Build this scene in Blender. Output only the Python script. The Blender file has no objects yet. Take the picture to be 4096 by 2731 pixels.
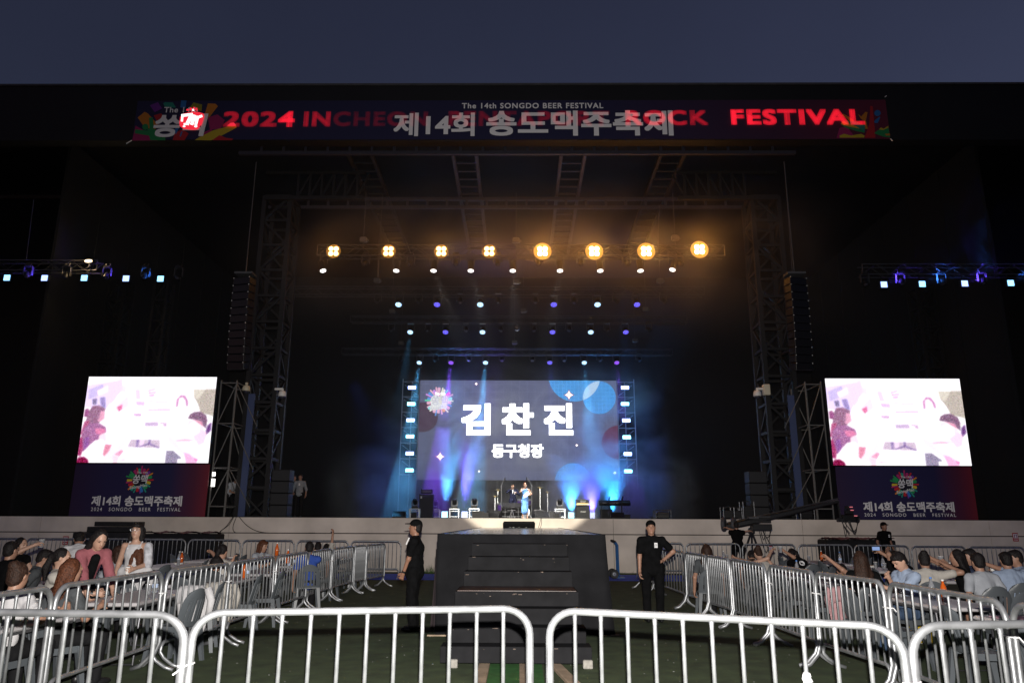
import bpy, math, random
import numpy as np
from mathutils import Vector, Matrix
random.seed(11)
S = bpy.context.scene
C = S.collection
PI = math.pi
R_ = math.radians

# ------------------------------------------------------------------ camera
FPX, EYE, PITCH, YAW, ROLL = 2930.0, 1.70, R_(13.81), R_(0.6), R_(0.25)
CAMR = Matrix.Rotation(YAW, 3, 'Z') @ Matrix.Rotation(PI / 2 + PITCH, 3, 'X') @ Matrix.Rotation(ROLL, 3, 'Z')
cam = bpy.data.cameras.new("camera")
cam.lens = FPX / 4096 * 36
cam.sensor_width = 36
cam.clip_start = 0.1
cam.clip_end = 900
cam_o = bpy.data.objects.new("camera", cam)
C.objects.link(cam_o)
cam_o.matrix_world = Matrix.Translation((0, 0, EYE)) @ CAMR.to_4x4()
S.camera = cam_o


def ray(px, py):
    return CAMR @ Vector(((px - 2048) / FPX, -(py - 1365.5) / FPX, -1))


def PY(px, py, y):
    d = ray(px, py)
    return d * (y / d.y) + Vector((0, 0, EYE))


def PZ(px, py, z):
    d = ray(px, py)
    return d * ((z - EYE) / d.z) + Vector((0, 0, EYE))


# ------------------------------------------------------------------ world, dusk sun, flash, follow spot
W = bpy.data.worlds.new("World")
S.world = W
W.use_nodes = True
nt = W.node_tree
sky = nt.nodes.new('ShaderNodeTexSky')
sky.sky_type = 'NISHITA'
sky.sun_disc = False
sky.sun_elevation = R_(1.0)
sky.sun_rotation = R_(226)
sky.altitude = 10
sky.air_density = 1.2
sky.dust_density = 0.6
sky.ozone_density = 4.0
tint = nt.nodes.new('ShaderNodeHueSaturation')
tint.inputs['Saturation'].default_value = .62
tint.inputs['Value'].default_value = 1.95
nt.links.new(sky.outputs[0], tint.inputs['Color'])
tin2 = nt.nodes.new('ShaderNodeMix')
tin2.data_type = 'RGBA'
tin2.blend_type = 'MULTIPLY'
tin2.inputs['Factor'].default_value = 1.
tin2.inputs['B'].default_value = (.96, .85, 1.03, 1)
nt.links.new(tint.outputs[0], tin2.inputs['A'])
nt.links.new(tin2.outputs['Result'], nt.nodes['Background'].inputs[0])
nz = nt.nodes.new('ShaderNodeTexNoise')
nz.inputs['Scale'].default_value = 3.5
nz.inputs['Detail'].default_value = 5
nzr = nt.nodes.new('ShaderNodeMapRange')
nzr.inputs[3].default_value, nzr.inputs[4].default_value = .86, 1.14
nt.links.new(nz.outputs['Fac'], nzr.inputs[0])
nt.links.new(nzr.outputs[0], tint.inputs['Value'])
nzr.inputs[3].default_value *= 1.95
nzr.inputs[4].default_value *= 1.95
nt.nodes['Background'].inputs[1].default_value = 0.05

S.view_settings.view_transform = 'Standard'
S.view_settings.look = 'None'
S.view_settings.exposure = 0
S.view_settings.gamma = 1
S.render.engine = 'CYCLES'
cy = S.cycles
cy.use_denoising = True
cy.sample_clamp_indirect = 3
cy.max_bounces = 6
cy.diffuse_bounces = 2
cy.glossy_bounces = 3
cy.transmission_bounces = 4
cy.transparent_max_bounces = 12
cy.volume_bounces = 0
cy.volume_step_rate = 1.5
cy.volume_max_steps = 96
cy.caustics_reflective = False
cy.caustics_refractive = False


def lamp(kind, name, loc, energy, color=(1, 1, 1), target=None, parent=None, **kw):
    l = bpy.data.lights.new(name, kind)
    l.energy = energy
    l.color = color
    for k, v in kw.items():
        setattr(l, k, v)
    o = bpy.data.objects.new(name, l)
    C.objects.link(o)
    if parent:
        o.parent = parent
        o.location = Vector(loc) - parent.location
    else:
        o.location = loc
    if target is not None:
        o.rotation_euler = (Vector(target) - Vector(loc)).to_track_quat('-Z', 'Y').to_euler()
    return o


sun = lamp('SUN', 'dusk_sun', (0, -40, 30), 0.004, (1, .85, .8), target=(0, 20, 20), angle=R_(10))
flash = lamp('SPOT', 'camera_flash', (0.02, -0.02, 1.93), 8600, (1, .955, .9), target=(0.0, 26, 2.6),
             spot_size=R_(104), spot_blend=1.0, shadow_soft_size=0.02)
follow = lamp('SPOT', 'follow_spot', (0.0, -30, 13), 190000, (1, .95, .80), target=(0.27, 36.5, 2.75),
              spot_size=R_(6.6), spot_blend=0.12, shadow_soft_size=0.1)

# ------------------------------------------------------------------ materials
MATS = {}


def srgb(r, g, b):
    f = lambda c: (c / 255 / 12.92) if c <= 10 else ((c / 255 + .055) / 1.055) ** 2.4
    return (f(r), f(g), f(b))


def mat(name, col=(.5, .5, .5), rough=.6, metal=0., var=.0, scale=8., bump=0., emit=None, es=0., trans=0., ior=1.45, spec=.5, detail=4.):
    if name in MATS:
        return MATS[name]
    m = bpy.data.materials.new(name)
    m.use_nodes = True
    t = m.node_tree
    b = t.nodes['Principled BSDF']
    b.inputs['Base Color'].default_value = (*col, 1)
    b.inputs['Roughness'].default_value = rough
    b.inputs['Metallic'].default_value = metal
    b.inputs['Specular IOR Level'].default_value = spec
    b.inputs['IOR'].default_value = ior
    if trans:
        b.inputs['Transmission Weight'].default_value = trans
    if emit:
        b.inputs['Emission Color'].default_value = (*emit, 1)
        b.inputs['Emission Strength'].default_value = es
    if var or bump:
        co = t.nodes.new('ShaderNodeTexCoord')
        n = t.nodes.new('ShaderNodeTexNoise')
        n.inputs['Scale'].default_value = scale
        n.inputs['Detail'].default_value = detail
        t.links.new(co.outputs['Object'], n.inputs['Vector'])
        if var:
            r = t.nodes.new('ShaderNodeValToRGB')
            r.color_ramp.elements[0].position = .3
            r.color_ramp.elements[1].position = .7
            r.color_ramp.elements[0].color = (*[max(0, c * (1 - var)) for c in col], 1)
            r.color_ramp.elements[1].color = (*[min(1, c * (1 + var)) for c in col], 1)
            t.links.new(n.outputs['Fac'], r.inputs['Fac'])
            t.links.new(r.outputs['Color'], b.inputs['Base Color'])
        if bump:
            bp = t.nodes.new('ShaderNodeBump')
            bp.inputs['Strength'].default_value = bump
            bp.inputs['Distance'].default_value = .02
            t.links.new(n.outputs['Fac'], bp.inputs['Height'])
            t.links.new(bp.outputs['Normal'], b.inputs['Normal'])
    MATS[name] = m
    return m


def glow(name, col, es, sample='AUTO'):
    """A surface that gives off light: a lamp's lens or a lit display."""
    if name in MATS:
        return MATS[name]
    m = bpy.data.materials.new(name)
    m.use_nodes = True
    t = m.node_tree
    t.nodes.remove(t.nodes['Principled BSDF'])
    e = t.nodes.new('ShaderNodeEmission')
    e.inputs[0].default_value = (*col, 1)
    e.inputs[1].default_value = es
    t.links.new(e.outputs[0], t.nodes['Material Output'].inputs[0])
    m.cycles.emission_sampling = sample
    MATS[name] = m
    return m


# ------------------------------------------------------------------ mesh builder
class MB:
    def __init__(s):
        s.v, s.f, s.mi = [], [], []

    def add(s, vs, fs, mi=0):
        o = len(s.v)
        s.v += [tuple(v) for v in vs]
        s.f += [tuple(i + o for i in f) for f in fs]
        s.mi += [mi] * len(fs)
        return s

    def box(s, c, d, rot=None, mi=0):
        x, y, z = (k / 2 for k in d)
        vs = [Vector((a * x, b * y, e * z)) for a in (-1, 1) for b in (-1, 1) for e in (-1, 1)]
        if rot is not None:
            vs = [rot @ v for v in vs]
        vs = [v + Vector(c) for v in vs]
        return s.add(vs, [(0, 1, 3, 2), (4, 6, 7, 5), (0, 4, 5, 1), (2, 3, 7, 6), (0, 2, 6, 4), (1, 5, 7, 3)], mi)

    def cbox(s, c, d, b=.02, rot=None, mi=0):
        """box with chamfered vertical and horizontal edges"""
        x, y, z = (k / 2 for k in d)
        b = min(b, x * .9, y * .9, z * .9)
        pts = []
        ring = lambda ix, iy, zz: [(ix, iy - b if iy > b else iy, zz)]
        lv = [(-z, b), (-z + b, 0), (z - b, 0), (z, b)]
        vs = []
        for zz, i in lv:
            X, Y = x - i, y - i
            q = b * .7
            vs += [(X - q, -Y, zz), (X, -Y + q, zz), (X, Y - q, zz), (X - q, Y, zz), (-X + q, Y, zz), (-X, Y - q, zz), (-X, -Y + q, zz), (-X + q, -Y, zz)]
        fs = [tuple(range(7, -1, -1)), tuple(range(24, 32))]
        for k in range(3):
            for j in range(8):
                a = k * 8 + j
                e = k * 8 + (j + 1) % 8
                fs.append((a, e, e + 8, a + 8))
        vs = [Vector(v) for v in vs]
        if rot is not None:
            vs = [rot @ v for v in vs]
        return s.add([v + Vector(c) for v in vs], fs, mi)

    def tube(s, pts, r, n=8, closed=False, mi=0, caps=True):
        pts = [Vector(p) for p in pts]
        N = len(pts)
        rs = r if isinstance(r, (list, tuple)) else [r] * N
        tang = []
        for i in range(N):
            if closed:
                t = pts[(i + 1) % N] - pts[i - 1]
            else:
                t = pts[min(i + 1, N - 1)] - pts[max(i - 1, 0)]
            tang.append(t.normalized() if t.length > 1e-9 else Vector((0, 0, 1)))
        up = Vector((0, 0, 1)) if abs(tang[0].z) < .9 else Vector((1, 0, 0))
        nrm = (up - tang[0] * up.dot(tang[0])).normalized()
        vs = []
        for i in range(N):
            t = tang[i]
            nrm = nrm - t * nrm.dot(t)
            if nrm.length < 1e-6:
                nrm = t.orthogonal()
            nrm.normalize()
            bn = t.cross(nrm)
            for k in range(n):
                a = 2 * PI * k / n
                vs.append(pts[i] + (nrm * math.cos(a) + bn * math.sin(a)) * rs[i])
        fs = []
        for i in range(N if closed else N - 1):
            j = (i + 1) % N
            for k in range(n):
                fs.append((i * n + k, i * n + (k + 1) % n, j * n + (k + 1) % n, j * n + k))
        if not closed and caps:
            fs.append(tuple(range(n - 1, -1, -1)))
            fs.append(tuple((N - 1) * n + k for k in range(n)))
        return s.add(vs, fs, mi)

    def bar(s, a, b, r, n=6, mi=0):
        return s.tube([a, b], r, n, mi=mi)

    def beam(s, a, b, w, h=None, mi=0):
        """square-section member"""
        a, b = Vector(a), Vector(b)
        d = b - a
        q = d.to_track_quat('Z', 'Y').to_matrix()
        return s.box((a + b) / 2, (w, h or w, d.length), q, mi)

    def lathe(s, prof, n=16, M=None, mi=0):
        """profile of (radius, height) turned about z, moved by matrix M"""
        vs = []
        for r, z in prof:
            for k in range(n):
                a = 2 * PI * k / n
                vs.append(Vector((r * math.cos(a), r * math.sin(a), z)))
        fs = []
        for i in range(len(prof) - 1):
            for k in range(n):
                fs.append((i * n + k, i * n + (k + 1) % n, (i + 1) * n + (k + 1) % n, (i + 1) * n + k))
        if prof[0][0] > 1e-5:
            fs.append(tuple(range(n - 1, -1, -1)))
        if prof[-1][0] > 1e-5:
            fs.append(tuple((len(prof) - 1) * n + k for k in range(n)))
        if M is not None:
            vs = [M @ v for v in vs]
        return s.add(vs, fs, mi)

    def ball(s, c, r, n=12, m=8, rot=None, mi=0):
        rr = r if isinstance(r, (list, tuple)) else (r, r, r)
        prof = [(max(1e-6, math.sin(PI * i / m)), -math.cos(PI * i / m)) for i in range(m + 1)]
        M = Matrix.Translation(c) @ (rot.to_4x4() if rot is not None else Matrix.Identity(4)) @ Matrix.Diagonal((*rr, 1))
        return s.lathe(prof, n, M, mi)

    def plate(s, pts, t, axis=(0, 1, 0), mi=0):
        """a planar outline given thickness t along axis"""
        a = Vector(axis) * t
        n = len(pts)
        vs = [Vector(p) for p in pts] + [Vector(p) + a for p in pts]
        fs = [tuple(range(n)), tuple(range(2 * n - 1, n - 1, -1))]
        for i in range(n):
            j = (i + 1) % n
            fs.append((i, i + n, j + n, j))
        return s.add(vs, fs, mi)

    def build(s, name, mats, parent=None, world=True, smooth=False, loc=None):
        me = bpy.data.meshes.new(name)
        off = Vector((0, 0, 0))
        if parent is not None and world:
            q = parent
            while q is not None:
                off += q.location
                q = q.parent
        if loc is not None:
            off = off + Vector(loc)
        me.from_pydata([Vector(v) - off for v in s.v], [], s.f)
        ms = mats if isinstance(mats, (list, tuple)) else [mats]
        for m in ms:
            me.materials.append(m)
        if len(ms) > 1:
            me.polygons.foreach_set('material_index', s.mi)
        if smooth:
            me.polygons.foreach_set('use_smooth', [True] * len(s.f))
        me.validate()
        o = bpy.data.objects.new(name, me)
        C.objects.link(o)
        if parent is not None:
            o.parent = parent
        if loc is not None:
            o.location = loc
        return o


def tag(o, label=None, cat=None, group=None, kind=None):
    if label:
        o['label'] = label
    if cat:
        o['category'] = cat
    if group:
        o['group'] = group
    if kind:
        o['kind'] = kind
    return o


def thing(name, label, cat, loc=(0, 0, 0), rz=0, group=None):
    o = bpy.data.objects.new(name, None)
    o.empty_display_size = .1
    C.objects.link(o)
    o.location = loc
    o.rotation_euler = (0, 0, rz)
    return tag(o, label, cat, group)


KIDS = {}


def copy_tree(o, parent=None, kids=None):
    if kids is None:
        kids = {}
        for q in C.objects:
            if q.parent is not None:
                kids.setdefault(q.parent.name, []).append(q)
    c = o.copy()
    C.objects.link(c)
    c.parent = parent
    for ch in kids.get(o.name, []):
        copy_tree(ch, c, kids)
    return c


def kids_of(o):
    d = {}
    st = [o]
    allk = {}
    for q in C.objects:
        if q.parent is not None:
            allk.setdefault(q.parent.name, []).append(q)
    return allk


ORD = ['first', 'second', 'third', 'fourth', 'fifth', 'sixth', 'seventh', 'eighth', 'ninth', 'tenth', 'eleventh', 'twelfth', 'thirteenth', 'fourteenth', 'fifteenth', 'sixteenth']


# ------------------------------------------------------------------ lettering
def text_verts(body, bold=0., spacing=1.):
    c = bpy.data.curves.new("lettering", 'FONT')
    c.body = body
    c.space_character = spacing
    c.resolution_u = 4
    o = bpy.data.objects.new("lettering", c)
    C.objects.link(o)
    dg = bpy.context.evaluated_depsgraph_get()
    me = o.evaluated_get(dg).to_mesh()
    v = np.array([x.co[:] for x in me.vertices])
    f = [tuple(p.vertices) for p in me.polygons]
    o.evaluated_get(dg).to_mesh_clear()
    bpy.data.objects.remove(o)
    bpy.data.curves.remove(c)
    return v[:, :2], f


def lettering(body, x0, x1, z0, z1, y, m, parent, bold=.03, spacing=1., shear=0., name='lettering', step=.0004, keep=False, tilt=0.):
    """flat lettering facing -y, fitted to a rectangle; bold by laying shifted copies"""
    v, f = text_verts(body, 0, spacing)
    lo, hi = v.min(0) - bold, v.max(0) + bold
    sx = (x1 - x0) / (hi[0] - lo[0])
    sz = (z1 - z0) / (hi[1] - lo[1])
    if keep:
        sx = sz = min(sx, sz)
    mb = MB()
    offs = [(0, 0)] + ([(bold * i, bold * j) for i in (-1, 0, 1) for j in (-1, 0, 1) if i or j] if bold else [])
    cx, cz = (x0 + x1) / 2, (z0 + z1) / 2
    for i, (dx, dz) in enumerate(offs):
        P = []
        for a, b in v:
            X = x0 + (a + dx - lo[0]) * sx + (b - lo[1]) * sz * shear
            Z = z0 + (b + dz - lo[1]) * sz + tilt * (X - cx)
            P.append((X, y - i * step, Z))
        mb.add(P, f)
    return mb.build(name, m, parent)


# ------------------------------------------------------------------ bodies by distance fields (one continuous surface each)
def V3(*a):
    return np.array(a, float)


def caps(a, b, ra, rb=None, sub=False, k=None):
    return ('c', np.array(a, float), np.array(b, float), ra, ra if rb is None else rb, sub, k)


def ell(c, r, rot=None, sub=False, k=None):
    return ('e', np.array(c, float), np.array(r, float), rot, None, sub, k)


def sdf_mesh(prims, vox, k=.02):
    lo = np.full(3, 1e9)
    hi = -lo
    bb = []
    for p in prims:
        if p[0] == 'c':
            r = max(p[3], p[4])
            l, h = np.minimum(p[1], p[2]) - r, np.maximum(p[1], p[2]) + r
        else:
            r = p[2] if p[3] is None else np.full(3, p[2].max())
            l, h = p[1] - r, p[1] + r
        bb.append((l, h))
        if not p[5]:
            lo = np.minimum(lo, l)
            hi = np.maximum(hi, h)
    lo = lo - 3 * vox
    n = np.ceil((hi - lo) / vox).astype(int) + 4
    F = np.full(n, 1.0, np.float32)
    ax = [lo[i] + vox * np.arange(n[i]) for i in range(3)]
    for p, (l, h) in zip(prims, bb):
        kk = p[6] if p[6] is not None else k
        m = kk + 3 * vox
        i0 = np.maximum(np.floor((l - m - lo) / vox).astype(int), 0)
        i1 = np.minimum(np.ceil((h + m - lo) / vox).astype(int) + 1, n)
        if (i1 <= i0).any():
            continue
        X = ax[0][i0[0]:i1[0], None, None]
        Y = ax[1][None, i0[1]:i1[1], None]
        Z = ax[2][None, None, i0[2]:i1[2]]
        if p[0] == 'c':
            a, b = p[1], p[2]
            ba = b - a
            L = max((ba * ba).sum(), 1e-12)
            t = np.clip(((X - a[0]) * ba[0] + (Y - a[1]) * ba[1] + (Z - a[2]) * ba[2]) / L, 0, 1)
            d = np.sqrt((X - a[0] - t * ba[0]) ** 2 + (Y - a[1] - t * ba[1]) ** 2 + (Z - a[2] - t * ba[2]) ** 2) - (p[3] + (p[4] - p[3]) * t)
        else:
            x, y, z = X - p[1][0], Y - p[1][1], Z - p[1][2]
            if p[3] is not None:
                Q = p[3]
                x, y, z = (Q[0, i] * x + Q[1, i] * y + Q[2, i] * z for i in range(3))
            r = p[2]
            k0 = np.sqrt((x / r[0]) ** 2 + (y / r[1]) ** 2 + (z / r[2]) ** 2)
            k1 = np.sqrt((x / r[0] ** 2) ** 2 + (y / r[1] ** 2) ** 2 + (z / r[2] ** 2) ** 2) + 1e-9
            d = k0 * (k0 - 1) / k1
        s = np.s_[i0[0]:i1[0], i0[1]:i1[1], i0[2]:i1[2]]
        G = F[s]
        if p[5]:
            F[s] = np.maximum(G, -d)
        else:
            hh = np.maximum(kk - np.abs(G - d), 0) / kk
            F[s] = np.minimum(G, d) - hh * hh * kk * .25
    # surface nets
    I = F < 0
    n = np.array(F.shape)
    c = n - 1
    acc = np.zeros((*c, 3), np.float32)
    cnt = np.zeros(c, np.float32)
    corner = lambda A, i, j, q: A[i:i + c[0], j:j + c[1], q:q + c[2]]
    grid = np.stack(np.meshgrid(*[np.arange(q, dtype=np.float32) for q in c], indexing='ij'), -1)
    for a in range(3):
        o = [q for q in range(3) if q != a]
        for u in (0, 1):
            for w in (0, 1):
                s0 = [0, 0, 0]
                s0[o[0]], s0[o[1]] = u, w
                s1 = list(s0)
                s1[a] = 1
                f0, f1 = corner(F, *s0), corner(F, *s1)
                cr = (f0 < 0) != (f1 < 0)
                t = np.where(cr, f0 / np.where(cr, f0 - f1, 1), 0)
                for q in range(3):
                    acc[..., q] += cr * (s0[q] + (t if q == a else 0))
                cnt += cr
    act = cnt > 0
    idx = np.full(c, -1, int)
    idx[act] = np.arange(act.sum())
    verts = (grid[act] + acc[act] / cnt[act][:, None]) * vox + lo
    faces = []
    for a in range(3):
        b, d = (a + 1) % 3, (a + 2) % 3
        sl0 = [slice(1, c[q]) for q in range(3)]
        sl0[a] = slice(0, c[a])
        sl1 = list(sl0)
        sl1[a] = slice(1, c[a] + 1)
        A, B = I[tuple(sl0)], I[tuple(sl1)]
        for flip, M in ((0, A & ~B), (1, ~A & B)):
            w = np.argwhere(M)
            if not len(w):
                continue
            base = w.copy()
            for q in range(3):
                if q != a:
                    base[:, q] += 1
            def at(db, dd):
                e = base.copy()
                e[:, b] -= db
                e[:, d] -= dd
                return idx[e[:, 0], e[:, 1], e[:, 2]]
            q4 = np.stack([at(1, 1), at(0, 1), at(0, 0), at(1, 0)], 1)
            faces.append(q4[:, ::-1] if flip else q4)
    faces = np.concatenate(faces)
    return verts, faces[(faces >= 0).all(1)]


def sdf_obj(name, prims, m, parent, vox=.01, k=.02):
    v, f = sdf_mesh(prims, vox, k)
    me = bpy.data.meshes.new(name)
    me.from_pydata(v.tolist(), [], f.tolist())
    me.materials.append(m)
    me.polygons.foreach_set('use_smooth', [True] * len(f))
    if name in ('shirt', 'trousers', 'dress', 'hair', 'shorts'):
        n = len(me.vertices)
        co, no = np.empty(n * 3), np.empty(n * 3)
        me.vertices.foreach_get('co', co)
        me.vertex_normals.foreach_get('vector', no)
        co, no = co.reshape(-1, 3), no.reshape(-1, 3)
        rg = np.random.RandomState(len(v) % 997)
        d = np.zeros(n)
        for i in range(7):
            k_ = rg.randn(3) * (26 if name != 'hair' else 60) * np.array([1, 1, .55 if name != 'hair' else .35])
            d += np.sin(co @ k_ + rg.rand() * 6.28 + 1.5 * np.sin(co @ (rg.randn(3) * 14)))
        d = np.abs(d / 7) if name != 'hair' else d / 7
        co += no * (d * (.016 if name != 'hair' else .005) - (.004 if name != 'hair' else 0))[:, None]
        me.vertices.foreach_set('co', co.ravel())
        me.update()
    o = bpy.data.objects.new(name, me)
    C.objects.link(o)
    o.parent = parent
    return o

# ================================================================== THE SETTING
WALL_Y, FLOOR_Z = 26.5, 1.83
M_turf = mat('turf', (.046, .068, .026), .95, var=.35, scale=3.5, bump=.6, detail=12)
M_blue = mat('blue_track', (.05, .13, .85), .8, var=.2, scale=2)
M_conc = mat('painted_concrete', (.68, .59, .51), .85, var=.17, scale=.9, bump=.15, detail=9)
M_black = mat('black_drape', (.006, .006, .007), .9)
M_roof = mat('black_cladding', (.005, .005, .006), .7, var=.3, scale=.5)
M_steel = mat('galvanised_steel', (.36, .37, .385), .44, metal=.72, var=.32, scale=7, bump=.12, detail=8)
M_truss = mat('dull_aluminium', (.075, .075, .082), .4, metal=.6)
M_dark = mat('dark_steel', (.07, .07, .075), .6, metal=.2, var=.2, scale=2)
M_tower = mat('painted_tower_steel', (.009, .0085, .009), .55, metal=.1, var=.2, scale=3)
M_case = mat('black_plastic', (.008, .008, .009), .45)
M_gear = mat('black_tolex', (.02, .02, .022), .6)
M_grille = mat('speaker_grille', (.020, .020, .022), .6, metal=.2)
M_white = mat('white_paint', (.75, .75, .73), .5)
M_cable = mat('black_rubber', (.01, .01, .01), .6)
M_wood = mat('plain_wood', (.35, .26, .18), .8, var=.25, scale=6)
M_glass = mat('clear_lens', (.5, .5, .55), .05, spec=1.0)
M_lensdark = mat('dark_lens', (.10, .10, .13), .08, metal=.6)

g = MB()
N = 60
g.add([(-300 + 600 * i / N, -60 + 400 * j / N, 0) for i in range(N + 1) for j in range(N + 1)],
      [(i * (N + 1) + j, (i + 1) * (N + 1) + j, (i + 1) * (N + 1) + j + 1, i * (N + 1) + j + 1) for i in range(N) for j in range(N)])
tag(g.build('ground', M_turf), kind='structure')
t = MB().add([(-30, 22.9, .004), (30, 22.9, .004), (30, 25.5, .004), (-30, 25.5, .004)], [(0, 1, 2, 3)]).build('path', M_blue)
tag(t, kind='structure')
t = MB().add([(-.36, 6.5, .008), (.28, 6.5, .008), (.28, 9.9, .008), (-.36, 9.9, .008)], [(0, 1, 2, 3)]).build('green_mat', mat('green_mat', (.03, .12, .025), .8, var=.25, scale=9))
tag(t, 'bright green mat between two planks in front of the platform steps', 'mat')
for px0, lab in ((1930, 'grey plank lying along one edge of the green mat, watch guard side'), (2100, 'grey plank lying along the green mat under the middle of the steps'), (2275, 'grey plank lying alone on turf under the bottom step, crane side')):
    p = PZ(px0, 2690, .02)
    o = MB().cbox((p.x + .0, 8.6, .022), (.13, 2.2, .044), .006, Matrix.Rotation(R_(0 if px0 != 2275 else 8), 3, 'Z')).build('plank', M_wood)
    tag(o, lab, 'plank', 'planks on the turf')
gb = MB()
for i in range(700):
    x = random.uniform(-3.6, 4.2) if i % 3 else random.uniform(-3.3, -1.6)
    y = random.uniform(25.7, 26.35)
    h = random.uniform(.06, .3) * (1 if x < -1.5 else .35)
    a = random.uniform(0, PI)
    dx, dy = .008 * math.cos(a), .008 * math.sin(a)
    lx, ly = random.uniform(-.08, .08), random.uniform(-.05, .05)
    gb.add([(x - dx, y - dy, 0), (x + dx, y + dy, 0), (x + lx, y + ly, h)], [(0, 1, 2)])
tag(gb.build('grass', mat('grass_blades', (.05, .11, .02), .8)), 'short tufts of grass growing along the foot of the stage wall', 'grass', kind='stuff')
lb = MB()
for i in range(420):
    x, y = random.uniform(-6, 6), random.uniform(6.5, 20)
    s_ = random.uniform(.003, .011)
    a = random.uniform(0, PI)
    lb.box((x, y, s_ * .3 + .002), (s_ * 2, s_, s_ * .5), Matrix.Rotation(a, 3, 'Z'))
tag(lb.build('litter', mat('paper_scraps', (.2, .2, .19), .8)), 'tiny scraps of paper scattered over the turf', 'litter', kind='stuff')

# stage plinth: front wall in two courses with a shadow gap, floor behind
t = thing('stage_wall', 'long cream painted concrete wall at the front of the stage', 'wall', (0, WALL_Y, 0))
w = MB()
xs = [-30, -23.4, -16.9, -10.2, -3.7, 3.3, 9.9, 16.4, 23.1, 30]
for xa, xb in zip(xs, xs[1:]):
    w.box(((xa + xb) / 2, WALL_Y + .30, .632), (xb - xa - .012, .60, 1.264))
    w.box(((xa + xb) / 2, WALL_Y + .30, 1.556), (xb - xa - .012, .60, .515))
w.build('wall_face', M_conc, t)
MB().box((0, WALL_Y + .33, .9), (59.9, .60, 1.79)).build('joint_filler', mat('dark_joint', (.07, .06, .055), .9), t)
MB().box((0, WALL_Y + 11.6, 1.805), (60, 22.0, .045)).build('stage_floor', mat('stage_floor', (.02, .02, .022), .35, var=.3, scale=2), t)

# stage house
t = thing('stage_house', 'huge black stage house with flat roof under the dusk sky', 'stage', (0, 27, 0))
m = MB()
m.box((0, 26.75, 17.72), (120, .5, 2.46))
m.build('fascia', M_roof, t)
m = MB()
m.box((0, 26.8, 18.99), (120, .7, .08))
for i in range(-40, 41):
    m.box((i * 1.5, 26.6, 19.05), (.05, .05, .05))
m.build('roof_edge', M_dark, t)
MB().box((0, 38.4, 18.3), (120, 22.8, .25)).build('roof', M_roof, t)
MB().box((0, 48.6, 8.5), (120, .3, 19.5)).build('back_wall', M_black, t)
for sx in (-1, 1):
    m = MB()
    for i in range(14):
        m.box((sx * (19.6 + .03 * (i % 2)), 29.5 + i * 1.4, 9), (.12, 1.39, 17.5))
    m.build('side_drape', M_black, t)

# back drape below and around the main screen
m = MB()
nx = 220
for i in range(nx):
    pass
vs, fs = [], []
for i in range(nx + 1):
    x = -11 + 22 * i / nx
    yy = 47.6 + .07 * math.sin(i * 1.1) + .05 * math.sin(i * .37 + 1)
    vs += [(x, yy, FLOOR_Z), (x, yy + .0, 4.6)]
for i in range(nx):
    fs.append((2 * i, 2 * i + 2, 2 * i + 3, 2 * i + 1))
o = MB().add(vs, fs).build('back_drape', mat('grey_drape', (.014, .014, .018), .9), smooth=True)
tag(o, 'dark grey pleated drape hanging behind the drum kit under the screen', 'drape')

# ------------------------------------------------------------------ top banner
BY = 26.44


def flat(px, py, y):
    return PY(px, py, y)


def gradmat(name, stops, axis=0, lo=0., hi=1.):
    m = bpy.data.materials.new(name)
    m.use_nodes = True
    t = m.node_tree
    b = t.nodes['Principled BSDF']
    b.inputs['Roughness'].default_value = .7
    co = t.nodes.new('ShaderNodeTexCoord')
    sp = t.nodes.new('ShaderNodeSeparateXYZ')
    mr = t.nodes.new('ShaderNodeMapRange')
    mr.inputs[1].default_value, mr.inputs[2].default_value = lo, hi
    r = t.nodes.new('ShaderNodeValToRGB')
    while len(r.color_ramp.elements) < len(stops):
        r.color_ramp.elements.new(.5)
    for e, (p, c) in zip(r.color_ramp.elements, stops):
        e.position = p
        e.color = (*c, 1)
    t.links.new(co.outputs['Object'], sp.inputs[0])
    t.links.new(sp.outputs[axis], mr.inputs[0])
    t.links.new(mr.outputs[0], r.inputs[0])
    t.links.new(r.outputs[0], b.inputs['Base Color'])
    return m


def led_through(name, col, es):
    """sign light shining through printed mesh: adds to the print"""
    m = bpy.data.materials.new(name)
    m.use_nodes = True
    t = m.node_tree
    t.nodes.remove(t.nodes['Principled BSDF'])
    e = t.nodes.new('ShaderNodeEmission')
    e.inputs[0].default_value = (*col, 1)
    e.inputs[1].default_value = es
    tr = t.nodes.new('ShaderNodeBsdfTransparent')
    a = t.nodes.new('ShaderNodeAddShader')
    t.links.new(e.outputs[0], a.inputs[0])
    t.links.new(tr.outputs[0], a.inputs[1])
    t.links.new(a.outputs[0], t.nodes['Material Output'].inputs[0])
    m.cycles.emission_sampling = 'NONE'
    return m


a, b = PY(551, 404, BY), PY(3562, 556, BY)
BX0, BX1, BZ0, BZ1 = a.x, b.x, b.z, a.z
t = thing('stage_banner', 'long navy festival banner with grey lettering hung across the roof edge', 'banner', (BX0, BY, BZ0))
navy, dred = (.008, .007, .042), (.10, .005, .024)
MB().box(((BX0 + BX1) / 2, BY + .01, (BZ0 + BZ1) / 2), (BX1 - BX0, .012, BZ1 - BZ0)).build(
    'cloth', gradmat('banner_print', [(0, navy), (.62, navy), (.85, (.032, .005, .028)), (1, dred)], 0, 0, BX1 - BX0), t)
COLS = {'orange': (.8, .27, .02), 'green': (.02, .35, .10), 'red': (.62, .02, .03), 'magenta': (.5, .02, .16), 'blue': (.03, .22, .62), 'olive': (.35, .34, .02),
        'yellow': (.75, .55, .03), 'teal': (.02, .34, .25), 'purple': (.22, .03, .38), 'navy': (.02, .015, .10), 'dark': (.01, .008, .02)}
LOGO = {k: mat('logo_print_' + k, v, .7) for k, v in COLS.items()}
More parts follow.
